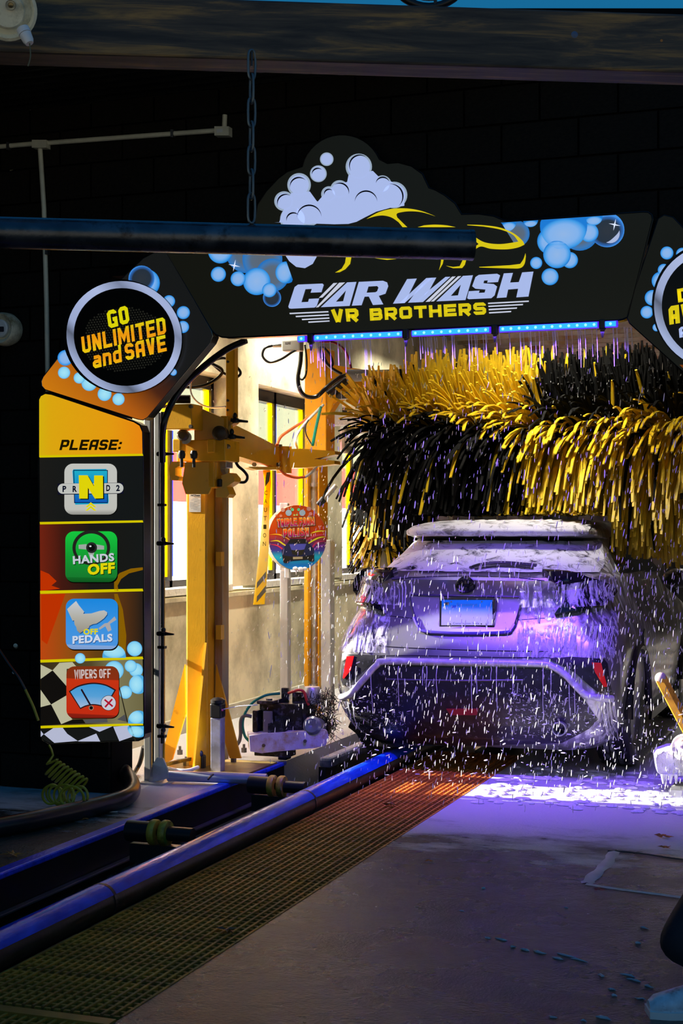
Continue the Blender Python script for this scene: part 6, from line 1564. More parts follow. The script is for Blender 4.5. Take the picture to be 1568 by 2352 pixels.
# ---------------------------------------------------------------- big top brush
M_by = pm('yellow_brush_strip', (0.70, 0.47, 0.012), 0.5, var=0.18, vscale=14)
M_bk = pm('black_brush_strip', (0.008, 0.008, 0.008), 0.85, var=0.5, vscale=30, spec=0.1)
BX0, BX1, BYY, BZZ = -3.38, -0.55, 10.15, 2.16
brush = empty('top_brush', (-2.0, BYY, 1.6), 'huge spinning wash brush of yellow and black foam strips over the car', 'brush')
MB().tube([(BX0 - 0.25, BYY, BZZ), (BX1 + 0.1, BYY, BZZ)], 0.05, 16).build('shaft', M_galv, brush, True)
MB().tube([(BX0, BYY, BZZ), (BX1, BYY, BZZ)], 0.14, 24).build('drum', M_bk, brush, True)
random.seed(77)
def strip_geo(x, phi, L, droop, ax, w, rnd):
    d = Vector((ax, -sin(phi), cos(phi))).normalized()
    p = Vector((x, BYY - 0.13 * sin(phi), BZZ + 0.13 * cos(phi)))
    side = Vector((1, 0, 0)) if abs(d.x) < 0.8 else Vector((0, 1, 0))
    n = 6; P = [p.copy()]; D = [d.copy()]
    for i in range(n):
        d = (d + Vector((0, 0, -droop * (0.35 + 0.65 * i / n)))).normalized()
        q = P[-1] + d * (L / n)
        dx = abs(q.x - CX)
        if q.y > CY + 0.4 and dx < 0.66 and q.z < 1.60:
            q.z = 1.60 + 0.02 * rnd; 
            if q.y > CY + 0.5: q.y -= 0.02
        elif q.y > CY + 0.25 and dx < 0.95 and q.z < 1.30: q.z = 1.30 + 0.02 * rnd
        P.append(q); D.append((q - P[-2]).normalized())
    V = []; F = []
    for i, q in enumerate(P):
        t = D[i]; s = t.cross(Vector((-0.2, -1, 0.25)) if abs(t.y) < 0.85 else Vector((0, 0.3, 1)))
        if s.length < 1e-3: s = side
        s.normalize(); u = s.cross(t).normalized()
        ww = w * (0.8 + 0.25 * sin(pi * min(1, i / n + 0.15))) * (0.75 if i == n else 1)
        for (a, b) in ((-1, -1), (1, -1), (1, 1), (-1, 1)):
            V.append(q + s * a * ww / 2 + u * b * 0.004)
    for i in range(n):
        for k in range(4): F.append((i * 4 + k, i * 4 + (k + 1) % 4, i * 4 + 4 + (k + 1) % 4, i * 4 + 4 + k))
    F.append((3, 2, 1, 0)); F.append((n * 4, n * 4 + 1, n * 4 + 2, n * 4 + 3))
    return V, F
def is_yellow(x, ph):
    u = (x + 3.5) / 2.4; r = random.random()
    if ph < 0: return (u < 0.58 and ph > -80 and r < 0.9) or r < 0.08
    if u < 0.10 and ph > 138: return r < 0.55
    if u < 0.57 + 0.02 * sin(ph * 0.2) and ph < 62 + 34 * u: return r < 0.97
    if u >= 0.55 and ph > 78 - 14 * (u - 0.55) / 0.45: return r < 0.97
    if 0.22 < u < 0.58 and ph > 172 - 62 * ((u - 0.22) / 0.36): return r < 0.35
    return r < 0.03
cand = []
for i in range(3600):
    x = random.uniform(BX0, BX1); ph = random.uniform(-70, 205)
    yel = is_yellow(x, ph)
    L = random.uniform(0.62, 0.80)
    if ph < 60: L = random.uniform(0.36, 0.50)
    if x < BX0 + 0.3: L *= 0.85
    droop = 0.03 + 0.05 * random.random() if ph < 55 else 0.10 + 0.12 * random.random() + (0.12 if ph > 95 else 0)
    ax = random.gauss(0, 0.10)
    if x < BX0 + 0.25 and random.random() < (0.5 if yel and ph < 100 else 0.12): ax -= random.uniform(0.1, 0.8)
    front = sin(radians(max(0, min(180, ph))))
    score = front + (0.9 if yel else 0) + random.random() * 0.6 - (1.5 if ph < 10 else 0)
    cand.append((score, x, ph, L, droop, ax, yel, random.uniform(0.019, 0.030), random.random()))
cand.sort(key=lambda c: -c[0])
ym, km = MB(), MB()
for i, (sc, x, ph, L, dr, ax, yel, w, rnd) in enumerate(cand):
    if not yel: w *= 0.8
    V, F = strip_geo(x, radians(ph), L, dr, ax, w, rnd)
    if i < 300: link_mesh('brush_strip', V, F, M_by if yel else M_bk, brush)
    else: (ym if yel else km).add(V, F)
tag(ym.build('yellow_strips', M_by, brush), kind='stuff')
tag(km.build('black_strips', M_bk, brush), kind='stuff')
for x in (BX0 - 0.22,):
    MB().box((x, BYY + 0.05, BZZ), (0.06, 0.2, 0.2), bev=0.02).build('bearing', M_galv, brush)
    MB().beam((x, BYY + 0.1, BZZ), (x, 11.3, 2.55), 0.06, 0.08).build('carrier_arm', M_yel, brush)
# second, vertical side brush behind the car on the window side
sb = empty('side_brush', (-3.6, 11.0, 0.3), 'upright side brush of black and yellow strips behind the car by the windows', 'brush')
MB().tube([(-3.6, 11.0, 0.3), (-3.6, 11.0, 2.1)], 0.05, 14).build('shaft', M_galv, sb, True)
sy, sk = MB(), MB(); random.seed(5)
for i in range(420):
    z = random.uniform(1.35, 2.0); a = random.uniform(0, 2 * pi); L = random.uniform(0.2, 0.3); d = Vector((cos(a), sin(a), -0.5)); p0 = Vector((-3.6, 11.0, z)); p1 = p0 + d * L * 0.6; p2 = p1 + (d + Vector((0, 0, -1.2))).normalized() * L * 0.6
    m_ = sy if random.random() < 0.55 else sk
    m_.beam(p0, p1, 0.02, 0.006); m_.beam(p1, p2, 0.02, 0.006)
tag(sy.build('yellow_strips', M_by, sb), kind='stuff'); tag(sk.build('black_strips', M_bk, sb), kind='stuff')
# black cloth curtain added farther in to darken the background
M_cur = pm('black_curtain_cloth', (0.010, 0.010, 0.011), 0.7, var=0.4, vscale=12)
cu_ = empty('backdrop_curtain', (-1.7, 13.4, 2.6), 'black cloth curtain added behind the brush as a dark backdrop', 'curtain')
MB().box((-2.15, 13.4, 2.66), (4.2, 0.1, 0.08)).build('rail', M_galv, cu_)
for i in range(38):
    x = -4.2 + i * 0.11; dy = 0.06 if i % 2 else -0.06; mb = MB()
    Vv = []; Ff = []
    for j in range(7):
        z = 2.62 - j * 0.34; off = 0.03 * sin(j * 1.3 + i)
        Vv += [(x - 0.06, 13.4 + dy + off, z), (x + 0.06, 13.4 + dy - off, z), (x + 0.06, 13.406 + dy - off, z), (x - 0.06, 13.406 + dy + off, z)]
    for j in range(6):
        for k in range(4): Ff.append((j * 4 + k, j * 4 + (k + 1) % 4, j * 4 + 4 + (k + 1) % 4, j * 4 + 4 + k))
    link_mesh('cloth_strip', Vv, Ff, M_cur, cu_)
# ---------------------------------------------------------------- water and suds in the air
def water_mat(name, col, tr):
    m = bpy.data.materials.new(name); m.use_nodes = True; nt = m.node_tree; nt.nodes.clear()
    o = nt.nodes.new('ShaderNodeOutputMaterial'); d = nt.nodes.new('ShaderNodeBsdfDiffuse'); d.inputs[0].default_value = col
    t = nt.nodes.new('ShaderNodeBsdfTranslucent'); t.inputs[0].default_value = col
    g = nt.nodes.new('ShaderNodeBsdfGlossy'); g.inputs['Roughness'].default_value = 0.15
    a = nt.nodes.new('ShaderNodeMixShader'); a.inputs[0].default_value = 0.5; b = nt.nodes.new('ShaderNodeMixShader'); b.inputs[0].default_value = 0.12
    nt.links.new(d.outputs[0], a.inputs[1]); nt.links.new(t.outputs[0], a.inputs[2]); nt.links.new(a.outputs[0], b.inputs[1]); nt.links.new(g.outputs[0], b.inputs[2]); nt.links.new(b.outputs[0], o.inputs[0])
    return m
M_drop = water_mat('soapy_drop', (0.92, 0.92, 0.90, 1), 0.5)
random.seed(42)
dv, df = [], []
def drop(c, L, r, tilt):
    b = len(dv); t = tilt.normalized(); _, s, u = frame(t)
    dv.append(c + t * L / 2)
    for f in (0.28, -0.28):
        for k in range(4):
            a = pi / 2 * k; dv.append(c + t * L * f + (s * cos(a) + u * sin(a)) * r)
    dv.append(c - t * L / 2)
    for k in range(4):
        k2 = (k + 1) % 4
        df.append((b, b + 1 + k, b + 1 + k2)); df.append((b + 1 + k, b + 5 + k, b + 5 + k2, b + 1 + k2)); df.append((b + 5 + k, b + 9, b + 5 + k2))
for i in range(4200):
    x = -3.25 + 2.75 * random.random() ** 0.8; y = random.uniform(7.62, 8.60)
    z = random.uniform(0.02, 2.45) if random.random() < 0.6 else random.uniform(0.02, 1.35)
    big = random.random()
    L = random.uniform(0.012, 0.030) if big < 0.7 else random.uniform(0.028, 0.050); r = L * random.uniform(0.045, 0.07)
    drop(Vector((x, y, z)), L, max(0.0012, r), Vector((random.gauss(0.12, 0.12), random.gauss(0, 0.15), 1)))
for i in range(220):      # splashes kicked sideways near the floor
    x = random.uniform(-3.0, -0.7); y = random.uniform(8.0, 8.7); z = abs(random.gauss(0.25, 0.2))
    drop(Vector((x, y, z)), random.uniform(0.01, 0.035), random.uniform(0.0015, 0.004), Vector((1, random.gauss(0, 0.4), random.gauss(0.15, 0.3))))
for i in range(1500):     # spray flying off the brush and the car, farther in
    x = random.uniform(-4.2, -1.0); y = random.uniform(8.7, 10.2); z = random.uniform(0.1, 2.5)
    if abs(x - CX) < 0.92 and z < 1.65: x = CX - random.uniform(0.95, 1.5)
    drop(Vector((x, y, z)), random.uniform(0.008, 0.022), random.uniform(0.001, 0.0022), Vector((random.gauss(0.3, 0.3), random.gauss(0, .2), 1)))
o = link_mesh('water_drops', dv, df, M_drop)
tag(o, 'white soapy water drops raining between the arch and the car', 'water', kind='stuff')
# strings of water hanging from the light bar
st_ = MB()
for i in range(95):
    px = random.uniform(700, 1470); p = PY(px, lz(px) + 8, 7.45) + Vector((0, random.uniform(-0.01, 0.06), 0))
    L = random.uniform(0.04, 0.20); st_.tube([p, p + Vector((0.004, 0, -L * .5)), p + Vector((0.006, 0, -L))], [0.0022, 0.0014, 0.0016], 5)
tag(st_.build('water_strings', M_drop), 'thin strings of water dripping off the light bar', 'water', kind='stuff')
# suds left on the floor by the car
fo = MB(); random.seed(8)
for i in range(260):
    x = random.uniform(-2.1, -0.6); y = random.uniform(7.9, 9.2); r = random.uniform(0.008, 0.03)
    fo.ell((x, y, 0.004), r * random.uniform(1, 2.2), r, 0.006 + r * 0.2, 8, 4)
tag(fo.build('floor_suds', M_foam, None, True), 'flecks of white suds on the wet floor behind the car', 'suds', kind='stuff')
# ---------------------------------------------------------------- timber beam, clearance bar and chain
def wood():
    m, nt, b = _new('old_timber')
    t = nt.nodes.new('ShaderNodeTexCoord'); mp = nt.nodes.new('ShaderNodeMapping'); mp.inputs['Scale'].default_value = (0.9, 9, 11); nt.links.new(t.outputs['Object'], mp.inputs[0])
    n = nt.nodes.new('ShaderNodeTexNoise'); n.inputs['Scale'].default_value = 2.2; n.inputs['Detail'].default_value = 9; n.inputs['Roughness'].default_value = 0.65; n.inputs['Distortion'].default_value = 0.5
    nt.links.new(mp.outputs[0], n.inputs['Vector'])
    r = nt.nodes.new('ShaderNodeValToRGB'); e = r.color_ramp.elements
    e[0].position = 0.36; e[0].color = (0.012, 0.010, 0.007, 1); e[1].position = 0.72; e[1].color = (0.34, 0.19, 0.045, 1); q = e.new(0.52); q.color = (0.055, 0.042, 0.026, 1)
    nt.links.new(n.outputs[0], r.inputs[0]); nt.links.new(r.outputs[0], b.inputs['Base Color']); b.inputs['Roughness'].default_value = 0.6
    bp = nt.nodes.new('ShaderNodeBump'); bp.inputs['Strength'].default_value = 0.3; bp.inputs['Distance'].default_value = 0.004; nt.links.new(n.outputs[0], bp.inputs['Height']); nt.links.new(bp.outputs[0], b.inputs['Normal'])
    return m
ba, bb_ = PD(-420, 1176, 4.96), PD(2000, 1176, 5.20)
ba.z, bb_.z = 3.226, 3.192
dirb = (bb_ - ba).normalized(); back = Vector((-dirb.y, dirb.x, 0)).normalized()
# mesh along local x so that the grain runs with the beam
def rot_obj(o, ang): o.rotation_euler = (0, 0, ang)
tb_ = empty('timber_beam', ((ba + bb_) / 2 + back * 0.08) - Vector((0, 0, 0.1025)), 'weathered timber beam across the top of the entrance', 'beam')
mb = MB().box((0, 0, 0), ((bb_ - ba).length, 0.15, 0.205), bev=0.008)
me = bpy.data.meshes.new('timber'); me.from_pydata([tuple(v) for v in mb.v], [], mb.f); me.materials.append(wood())
o = bpy.data.objects.new('timber', me); COL.objects.link(o); o.parent = tb_; o.location = (0, 0, 0.1025); o.rotation_euler = (0, -math.asin(dirb.z), math.atan2(dirb.y, dirb.x))
for (px, py) in ((245, 73), (115, 60), (1236, 93), (1176, 93), (1518, 94), (303, 72)):
    d_ = 4.97 + (px + 420) / 2420 * 0.24 - 0.003; p = PD(px, py, d_); MB().cyl(p, p - back * 0.004, 0.005, None, 8).build('screw_head', pm('copper_screw', (0.45, 0.16, 0.03), 0.4, 0.5), tb_)
p = PD(1318, 81, 4.97 + 1738 / 2420 * 0.24); MB().lathe([(0, 0.01), (0.008, 0.01), (0.018, 0.003), (0.024, 0.0)], p, -back, 16).build('knot', pm('blue_knot', (0.06, 0.10, 0.18), 0.5), tb_, True)
pipe_l, pipe_r = PD(-380, 528, 4.90), PD(1085, 563, 5.19)
pipe_l.z = pipe_r.z = 2.5
M_bar = pm('black_wet_bar', (0.10, 0.105, 0.115), 0.28, 0.9, var=0.4, vscale=10, dirt='#2a1808', dscale=16, damt=-0.2, rvar=0.1, bump=0.08, bscale=60)
cbar = empty('clearance_bar', (pipe_l + pipe_r) / 2 - Vector((0, 0, 0.053)), 'round black clearance bar hanging on a chain below the timber beam', 'bar')
MB().tube([pipe_l, pipe_r], 0.053, 32).build('tube', M_bar, cbar, True)
dp = (pipe_r - pipe_l).normalized()
MB().tube([pipe_r - dp * 0.012, pipe_r + dp * 0.001], 0.0545, 32).build('end_cap', M_bar, cbar, True)
M_ch = pm('dull_blue_chain', (0.12, 0.15, 0.16), 0.4, 0.7)
chn = empty('hanging_chain', PD(577, 506, 5.06), 'steel link chain holding the black clearance bar', 'chain')
topc, botc = PD(578, 132, 5.06), PD(577, 506, 5.06)
N = 7; seg = (topc - botc).length / (N - 0.6)
for i in range(N):
    c = topc.lerp(botc, (i + 0.3) / (N - 0.2)); hl_ = seg * 1.16; wv = 0.0135; twist = (pi / 2) * (i % 2) + 0.5
    P = []
    for k in range(20):
        a = 2 * pi * k / 20; u = wv * cos(a); v = hl_ * 0.5 * (1 if sin(a) > 0 else -1) * (abs(sin(a)) ** 0.45)
        P.append(c + RT * (u * cos(twist)) + FW * (u * sin(twist)) + Vector((0, 0, v)))
    MB().tube(P, 0.0046, 8, closed=True).build('link', M_ch, chn, True)
MB().tube([topc + Vector((0, 0, 0.02)), topc + Vector((0, 0, -0.03))], 0.004, 8).build('eye_bolt', M_steel, chn)
# cream junction dome with cable gland
jd = empty('cable_junction', PD(25, 85, 4.80), 'cream round cable junction with two screw holes and a white gland', 'junction box')
c = PD(15, 22, 4.82); ax_ = (CP - c).normalized() + Vector((0.12, 0, -0.12))
MB().lathe([(0.0, 0.05), (0.05, 0.05), (0.055, 0.045), (0.058, 0.03), (0.075, 0.025), (0.085, 0.04), (0.095, 0.035), (0.098, 0.0), (0.09, -0.08), (0.0, -0.08)], c, ax_, 40).build('dome', M_cream, jd, True)
for (x, y) in ((-4, 12), (25, 12)):
    q = PD(x, y, 4.765); MB().lathe([(0.016, 0.0), (0.016, -0.012), (0.0, -0.012)], q, ax_, 18).build('screw_hole', pm('dark_hole', (0.004, 0.003, 0.02), 0.4), jd, True)
    MB().lathe([(0.0, 0.002), (0.008, 0.0), (0.009, -0.004)], q, ax_, 12).build('screw', pm('brass_screw', (0.3, 0.22, 0.1), 0.3, 0.8), jd, True)
    q2 = PD(x, y, 4.7645)
g0_, g1_ = PD(52, 66, 4.80), PD(68, 100, 4.79)
MB().tube([g0_, g0_.lerp(g1_, .35)], 0.021, 20).build('gland_ring', M_white, jd, True)
MB().tube([g0_.lerp(g1_, .38), g0_.lerp(g1_, .8), g1_], [0.020, 0.018, 0.013], 20).build('gland_nut', M_white, jd, True)
MB().tube(spline([g1_, PD(70, 125, 4.79), PD(68, 140, 4.79), PD(64, 152, 4.79)], 5), 0.0025, 6).build('wire', pm('dull_wire', (0.10, 0.10, 0.05), 0.5), jd, True)
# dark round lantern above the beam
ln = empty('round_lantern', PD(985, 20, 6.0), 'dark round lantern with glass and spokes showing over the timber beam', 'lantern')
c = PD(985, -78, 6.0)
P = [c + RT * (0.165 * cos(2 * pi * k / 40)) + Vector((0, 0, 0.165 * sin(2 * pi * k / 40))) for k in range(40)]
MB().tube(P, 0.016, 10, True).build('rim', M_black, ln, True)
P2 = [c + RT * (0.14 * cos(2 * pi * k / 40)) + Vector((0, 0, 0.14 * sin(2 * pi * k / 40))) for k in range(40)]
MB().prism(P2, FW * 0.006).build('glass', pm('smoky_glass', (0.10, 0.12, 0.13), 0.15, var=0.8, vscale=18, stretch=(1, 1, 0.3)), ln)
for k in range(5): 
    a = 2 * pi * k / 5 - 1.4; MB().beam(c - FW * 0.01, c - FW * 0.01 + RT * 0.16 * cos(a) + Vector((0, 0, 0.16 * sin(a))), 0.012, 0.012).build('spoke', M_black, ln)
MB().cyl(c + Vector((0, 0, 0.16)), c + Vector((0, 0, 0.5)), 0.012, None, 8).build('stem', M_black, ln)

# ---------------------------------------------------------------- second wheel scrubber, sunlit, on the far side of the car
sc2 = empty('wheel_scrubber', PZ(1600, 1830, 0), 'white foam covered wheel scrubber with a slanting yellow pole', 'machine')
dS = 8.32
MB().prism([PD(x, y, dS) for (x, y) in [(1505, 1742), (1512, 1732), (1540, 1722), (1600, 1722), (1680, 1722), (1680, 1782), (1520, 1782), (1510, 1775)]], Vector((-0.05, 0.25, 0))).build('foam_bumper', M_foam, sc2)
MB().lathe([(0.0, 0.02), (0.02, 0.028), (0.045, 0.026), (0.05, 0.018), (0.066, 0.022), (0.076, 0.01), (0.076, -0.1)], PD(1572, 1717, dS - 0.05), Vector((-0.2, -1, 0.1)), 32).build('roller', pm('pale_roller', (0.7, 0.68, 0.6), 0.4), sc2, True)
MB().prism([PD(x, y, dS + 0.05) for (x, y) in [(1515, 1740), (1540, 1722), (1548, 1722), (1548, 1740)]], (0, 0.1, 0)).build('bracket', M_yel, sc2)
dr = MB()
for px in (1521, 1528, 1541, 1552): dr.tube([PD(px, 1778, dS), PD(px + random.uniform(-2, 2), 1800, dS)], [0.012, 0.004], 8)
dr.build('foam_drip', M_foam, sc2, True)
pa, pb = PD(1517, 1558, dS - 0.1), PD(1600, 1716, dS - 0.1)
MB().tube([pa, pb], 0.036, 6).build('pole', pm('yellow_hex_pole', (0.72, 0.36, 0.02), 0.4, var=0.2, vscale=12, dirt='#3a2a08', dscale=12, damt=-0.1), sc2)
MB().ell(pa, 0.034, 0.034, 0.034).build('pole_end', pm('pole_end_wood', (0.45, 0.38, 0.28), 0.5), sc2, True)
MB().box((PD(1600, 1790, dS).x, PD(1600, 1790, dS).y + 0.1, 0.02), (0.3, 0.3, 0.04)).build('base', M_galv, sc2)
MB().box((PD(1600, 1790, dS).x, PD(1600, 1790, dS).y + 0.1, 0.09), (0.08, 0.08, 0.12)).build('leg', M_galv, sc2)

# ---------------------------------------------------------------- floor joints, leaves
jm = pm('soapy_joint', (0.45, 0.47, 0.5), 0.35, var=0.2)
for (pts, w, lb) in (([(1410, 1957), (1392, 1985), (1365, 2010), (1347, 2030)], 0.055, 'short pale soapy floor seam slanting across the concrete'), ([(1347, 2031), (1400, 2040), (1480, 2051), (1568, 2062), (1640, 2072)], 0.03, 'long thin soapy floor seam running off to the side'), ([(1395, 1956), (1440, 1958), (1500, 1966), (1568, 1976), (1640, 1986)], 0.012, 'dark floor joint beside the soapy seams')):
    P = spline([PZ(x, y, 0.0) for (x, y) in pts], 5); L_, R_ = [], []
    for i, p in enumerate(P):
        t = (P[min(i + 1, len(P) - 1)] - P[max(i - 1, 0)]).normalized(); s = Vector((-t.y, t.x, 0)); ww = w / 2 * (0.7 + 0.5 * random.random())
        L_.append(p + s * ww); R_.append(p - s * ww)
    V = []; F = []
    for a, b in zip(L_, R_): V += [a + Vector((0, 0, 0.001)), (a + b) / 2 + Vector((0, 0, 0.006)), b + Vector((0, 0, 0.001))]
    for i in range(len(P) - 1):
        for k in range(2): F.append((i * 3 + k, i * 3 + k + 1, i * 3 + 4 + k, i * 3 + 3 + k))
    tag(link_mesh('floor_seam', V, F, jm if 'dark' not in lb else pm('dark_joint', (0.03, 0.025, 0.02), 0.5), None, True), lb, 'floor seam')
M_lf = pm('orange_leaf', (0.55, 0.16, 0.02), 0.5, var=0.4, vscale=40)
M_lf2 = pm('brown_leaf', (0.20, 0.07, 0.02), 0.5, var=0.4, vscale=40)
def leaf(px, py, z, s, rz, m, lb):
    c = PZ(px, py, z); V = [c + Vector((0, 0, 0.012))]; n = 14
    for k in range(n):
        a = 2 * pi * k / n; r = s * (1.0 if k % 2 == 0 else 0.45) * (1.3 if k == 0 else 1)
        V.append(c + Vector((r * cos(a + rz), r * sin(a + rz) * 0.7, 0.004 + 0.02 * random.random() * s / 0.05)))
    V.append(c + Vector((-s * 1.7 * cos(rz), -s * 1.2 * sin(rz), 0.003)))
    F = [(0, 1 + k, 1 + (k + 1) % n) for k in range(n)] + [(0, 1 + n // 2, n + 1)]
    tag(link_mesh('fallen_leaf', V, F, m), lb, 'leaf', 'fallen leaves')
leaf(1522, 1925, 0.0, 0.045, 0.4, M_lf, 'orange fallen leaf curled on the soapy floor')
leaf(1526, 1951, 0.0, 0.035, 1.4, M_lf, 'flat orange fallen leaf on the white suds')
leaf(895, 1852, 0.003, 0.05, 2.0, M_lf2, 'dark fallen leaf on the purple lit grating')
leaf(30, 1967, 0.0, 0.05, 0.2, M_lf, 'brown orange fallen leaf on the wet slab beside the kerb')
leaf(985, 1980, 0.0, 0.018, 0.6, M_lf, 'tiny orange leaf bit on the wet floor')
leaf(1377, 2048, 0.0, 0.03, 1.0, pm('red_leaf', (0.30, 0.03, 0.02), 0.5, var=0.3), 'small dark red leaf beside the soapy seam')
leaf(520, 2142, 0.0, 0.045, 2.4, M_lf2, 'brown leaf at the grating edge')
leaf(195, 1884, 0.0, 0.022, 1.1, M_lf, 'tiny leaf on the slab in front of the black hose')
# pale paint flecks on the floor
random.seed(31); fl_ = MB()
for (px, py, L) in ((1120, 2153, 14), (1150, 2156, 30), (1178, 2174, 14), (1205, 2181, 22), (1240, 2186, 30), (1280, 2200, 26), (1300, 2193, 44), (1330, 2205, 40), (1440, 2240, 36), (1455, 2251, 34), (1490, 2265, 22), (1270, 2335, 20), (1385, 2338, 36), (1340, 2345, 14), (1480, 2131, 20), (1535, 2140, 18), (1465, 2165, 14), (1380, 2240, 16), (1405, 2272, 20), (1470, 2293, 26), (1410, 2286, 14), (1060, 2092, 12), (1300, 2085, 10), (1110, 2040, 10)):
    a = PZ(px - L / 2, py - L * 0.1, 0.002); b = PZ(px + L / 2, py + L * 0.14, 0.002); fl_.tube([a, a.lerp(b, 0.3) + Vector((0, random.uniform(-.008, .008), 0)), a.lerp(b, 0.7) + Vector((0, random.uniform(-.008, .008), 0)), b], [0.001, random.uniform(.003, .007), random.uniform(.002, .006), 0.001], 6)
tag(fl_.build('floor_flecks', pm('pale_fleck', (0.42, 0.45, 0.5), 0.4, var=0.3)), 'scattered pale suds flecks on the dark wet floor', 'suds', kind='stuff')

# ---------------------------------------------------------------- person at the edge: only the foot and trouser hem reach into view
base_p = PZ(1560, 2352, 0.0)
pw = empty('person', base_p + RT * 0.25, 'person in dark trousers and blue white sneakers stepping in at the edge', 'person')
def skin(name, verts, edges, radii, m, parent, lv=2):
    me = bpy.data.meshes.new(name); org = ORG[parent]
    me.from_pydata([tuple(Vector(v) - org) for v in verts], edges, []); me.materials.append(m)
    o = bpy.data.objects.new(name, me); COL.objects.link(o); o.parent = parent; ORG[o] = org
    o.modifiers.new('Skin', 'SKIN')
    if not me.skin_vertices: pass
    for i, r in enumerate(radii): me.skin_vertices[0].data[i].radius = (r, r) if not isinstance(r, tuple) else r
    me.skin_vertices[0].data[0].use_root = True
    sm = o.modifiers.new('Sub', 'SUBSURF'); sm.levels = lv; sm.render_levels = lv
    o.modifiers['Skin'].use_smooth_shade = True
    return o
def pl_(r, f, z): return base_p + RT * r + FW * f + Vector((0, 0, z))      # right, forward, up from the toe corner
M_skin = pm('skin', (0.45, 0.28, 0.20), 0.5)
M_trou = pm('dark_trousers', (0.008, 0.010, 0.018), 0.75, var=0.3, bump=0.2, bscale=40)
M_jean = pm('blue_jacket', (0.03, 0.07, 0.14), 0.7, var=0.2)
hipc = pl_(0.42, 0.0, 0.93)
V = [hipc, pl_(0.42, 0, 1.18), pl_(0.42, 0, 1.40), pl_(0.42, 0, 1.52), pl_(0.41, 0, 1.62), pl_(0.40, 0, 1.72),
     pl_(0.36, 0.09, 0.88), pl_(0.20, 0.10, 0.48), pl_(0.05, 0.08, 0.09), pl_(0.46, -0.09, 0.88), pl_(0.50, -0.10, 0.48), pl_(0.52, -0.12, 0.09),
     pl_(0.42, 0.18, 1.40), pl_(0.34, 0.24, 1.13), pl_(0.20, 0.20, 0.92), pl_(0.42, -0.18, 1.40), pl_(0.48, -0.25, 1.13), pl_(0.42, -0.26, 0.88)]
E = [(0, 1), (1, 2), (2, 3), (3, 4), (4, 5), (0, 6), (6, 7), (7, 8), (0, 9), (9, 10), (10, 11), (2, 12), (12, 13), (13, 14), (2, 15), (15, 16), (16, 17)]
R = [0.13, 0.12, 0.13, 0.055, 0.085, 0.08, 0.085, 0.058, 0.04, 0.085, 0.058, 0.04, 0.06, 0.042, 0.032, 0.06, 0.042, 0.032]
skin('body', V, E, R, M_skin, pw)
skin('trousers', [V[0], V[0] + Vector((0, 0, 0.1)), V[6], V[7], pl_(0.06, 0.085, 0.26), pl_(0.005, 0.085, 0.15), V[9], V[10], pl_(0.52, -0.12, 0.10)],
     [(0, 1), (0, 2), (2, 3), (3, 4), (4, 5), (0, 6), (6, 7), (7, 8)], [0.15, 0.145, 0.105, 0.085, 0.09, 0.092, 0.105, 0.08, 0.085], M_trou, pw)
jk = MB(); JV = []; JF = []; n = 20
JR = [(0.86, 0.165, 0.125), (0.92, 0.175, 0.135), (1.05, 0.165, 0.13), (1.22, 0.185, 0.14), (1.36, 0.205, 0.135), (1.43, 0.17, 0.11), (1.48, 0.095, 0.08), (1.53, 0.075, 0.07)]
for (z_, wf, wr) in JR:
    for k in range(n):
        a = 2 * pi * k / n; JV.append(pl_(0.42, 0, z_) + FW * wf * cos(a) + RT * wr * sin(a))
for i in range(len(JR) - 1):
    for k in range(n): JF.append((i * n + k, i * n + (k + 1) % n, (i + 1) * n + (k + 1) % n, (i + 1) * n + k))
JF.append(tuple(range(n)))
jk.add(JV, JF)
for (sh_, el, cf) in ((V[12], V[13], pl_(0.23, 0.21, 0.97)), (V[15], V[16], pl_(0.43, -0.26, 0.93))):
    jk.tube(spline([sh_ + (pl_(0.42, 0, 1.40) - sh_) * 0.35, sh_, sh_.lerp(el, 0.5), el, el.lerp(cf, 0.6), cf], 5), [0.085 - 0.035 * q / 25 for q in range(26)], 14)
jk.build('jacket', M_jean, pw, True)
MB().ell(V[5] + Vector((0, 0, 0.03)), 0.095, 0.095, 0.10).build('hair', pm('dark_hair', (0.02, 0.015, 0.01), 0.6), pw, True)
MB().ell(V[5] + RT * -0.085 + Vector((0, 0, -0.04)), 0.018, 0.016, 0.025).build('nose', M_skin, pw, True)
for s in (-1, 1):
    MB().ell(V[5] + RT * -0.075 + FW * 0.03 * s + Vector((0, 0, -0.01)), 0.01, 0.01, 0.008).build('eye', M_ink, pw, True)
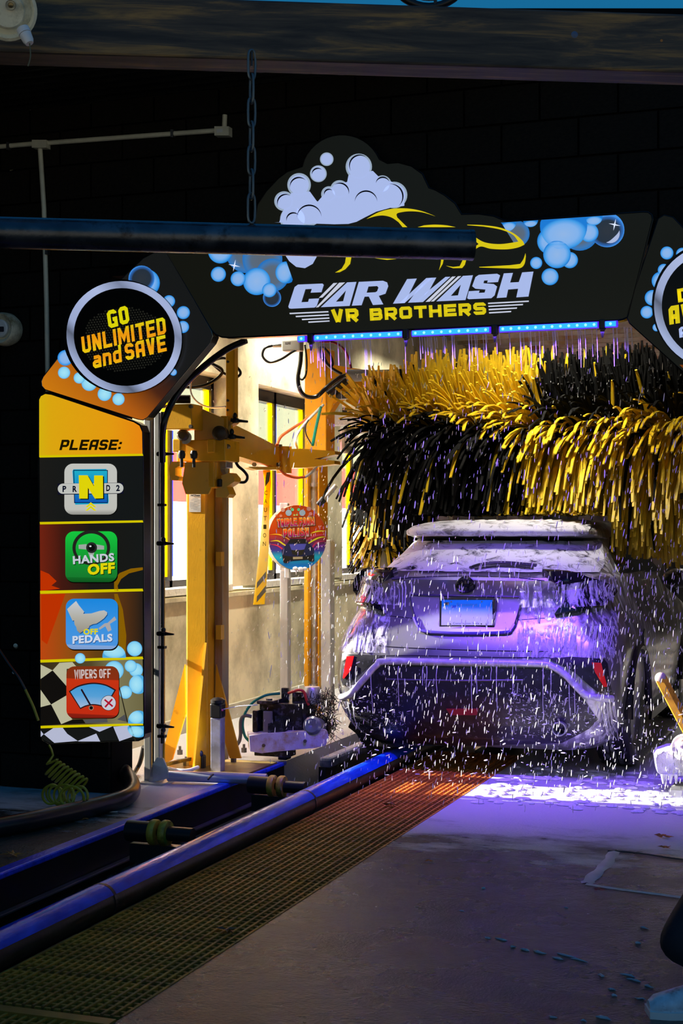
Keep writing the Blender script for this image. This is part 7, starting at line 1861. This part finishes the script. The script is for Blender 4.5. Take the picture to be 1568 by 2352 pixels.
for i, (hx, sg) in enumerate(((V[14], 1), (V[17], -1))):
    for k in range(4):
        f0 = hx + FW * (0.018 * (k - 1.5)) + Vector((0, 0, -0.06)); MB().tube([hx + FW * (0.015 * (k - 1.5)), f0, f0 + RT * -0.02 + Vector((0, 0, -0.045 + 0.006 * abs(k - 1.5)))], [0.011, 0.0095, 0.008], 8).build('finger', M_skin, pw, True)
    MB().tube([hx + RT * -0.02, hx + RT * -0.05 + Vector((0, 0, -0.03)), hx + RT * -0.055 + Vector((0, 0, -0.06))], [0.012, 0.011, 0.009], 8).build('thumb', M_skin, pw, True)
M_snk = pm('blue_white_sneaker', (0.60, 0.70, 0.78), 0.45, var=0.25, vscale=25, dirt='#5a3050', dscale=22, damt=-0.2)
for (ox, oy) in ((0.098, 0.085), (0.50, -0.12)):
    prof = []; V = []; F = []; n = 12
    secs = [(-0.175, 0.028, 0.045), (-0.155, 0.045, 0.062), (-0.11, 0.052, 0.075), (-0.05, 0.05, 0.095), (0.0, 0.045, 0.115), (0.05, 0.042, 0.12), (0.09, 0.036, 0.11), (0.105, 0.02, 0.08)]
    for (a, w_, h_) in secs:
        for k in range(n):
            t = 2 * pi * k / n; yy = w_ * cos(t); zz = h_ / 2 + h_ / 2 * sin(t); zz = max(0.012, zz)
            V.append(pl_(ox + a, oy + yy, zz))
    for i in range(len(secs) - 1):
        for k in range(n): F.append((i * n + k, i * n + (k + 1) % n, (i + 1) * n + (k + 1) % n, (i + 1) * n + k))
    F.append(tuple(range(n))); F.append(tuple((len(secs) - 1) * n + k for k in reversed(range(n))))
    sh = link_mesh('shoe', V, F, M_snk, pw, True)
    P = [pl_(ox + a * 1.02, oy + 0.055 * sg2 * (1 if abs(a) < 0.14 else 0.75), 0.0) for sg2, rng in ((1, (-0.175, -0.12, -0.05, 0.02, 0.08, 0.108)), (-1, (0.108, 0.08, 0.02, -0.05, -0.12, -0.175))) for a in rng]
    MB().prism(P, (0, 0, 0.022)).build('sole', M_white, sh)
    for k in range(4):
        MB().tube([pl_(ox - 0.03 + k * 0.018, oy - 0.03, 0.085 + k * 0.007), pl_(ox - 0.035 + k * 0.018, oy, 0.10 + k * 0.007), pl_(ox - 0.03 + k * 0.018, oy + 0.03, 0.085 + k * 0.007)], 0.004, 6).build('lace', pm('maroon_lace', (0.25, 0.03, 0.08), 0.5), sh, True)
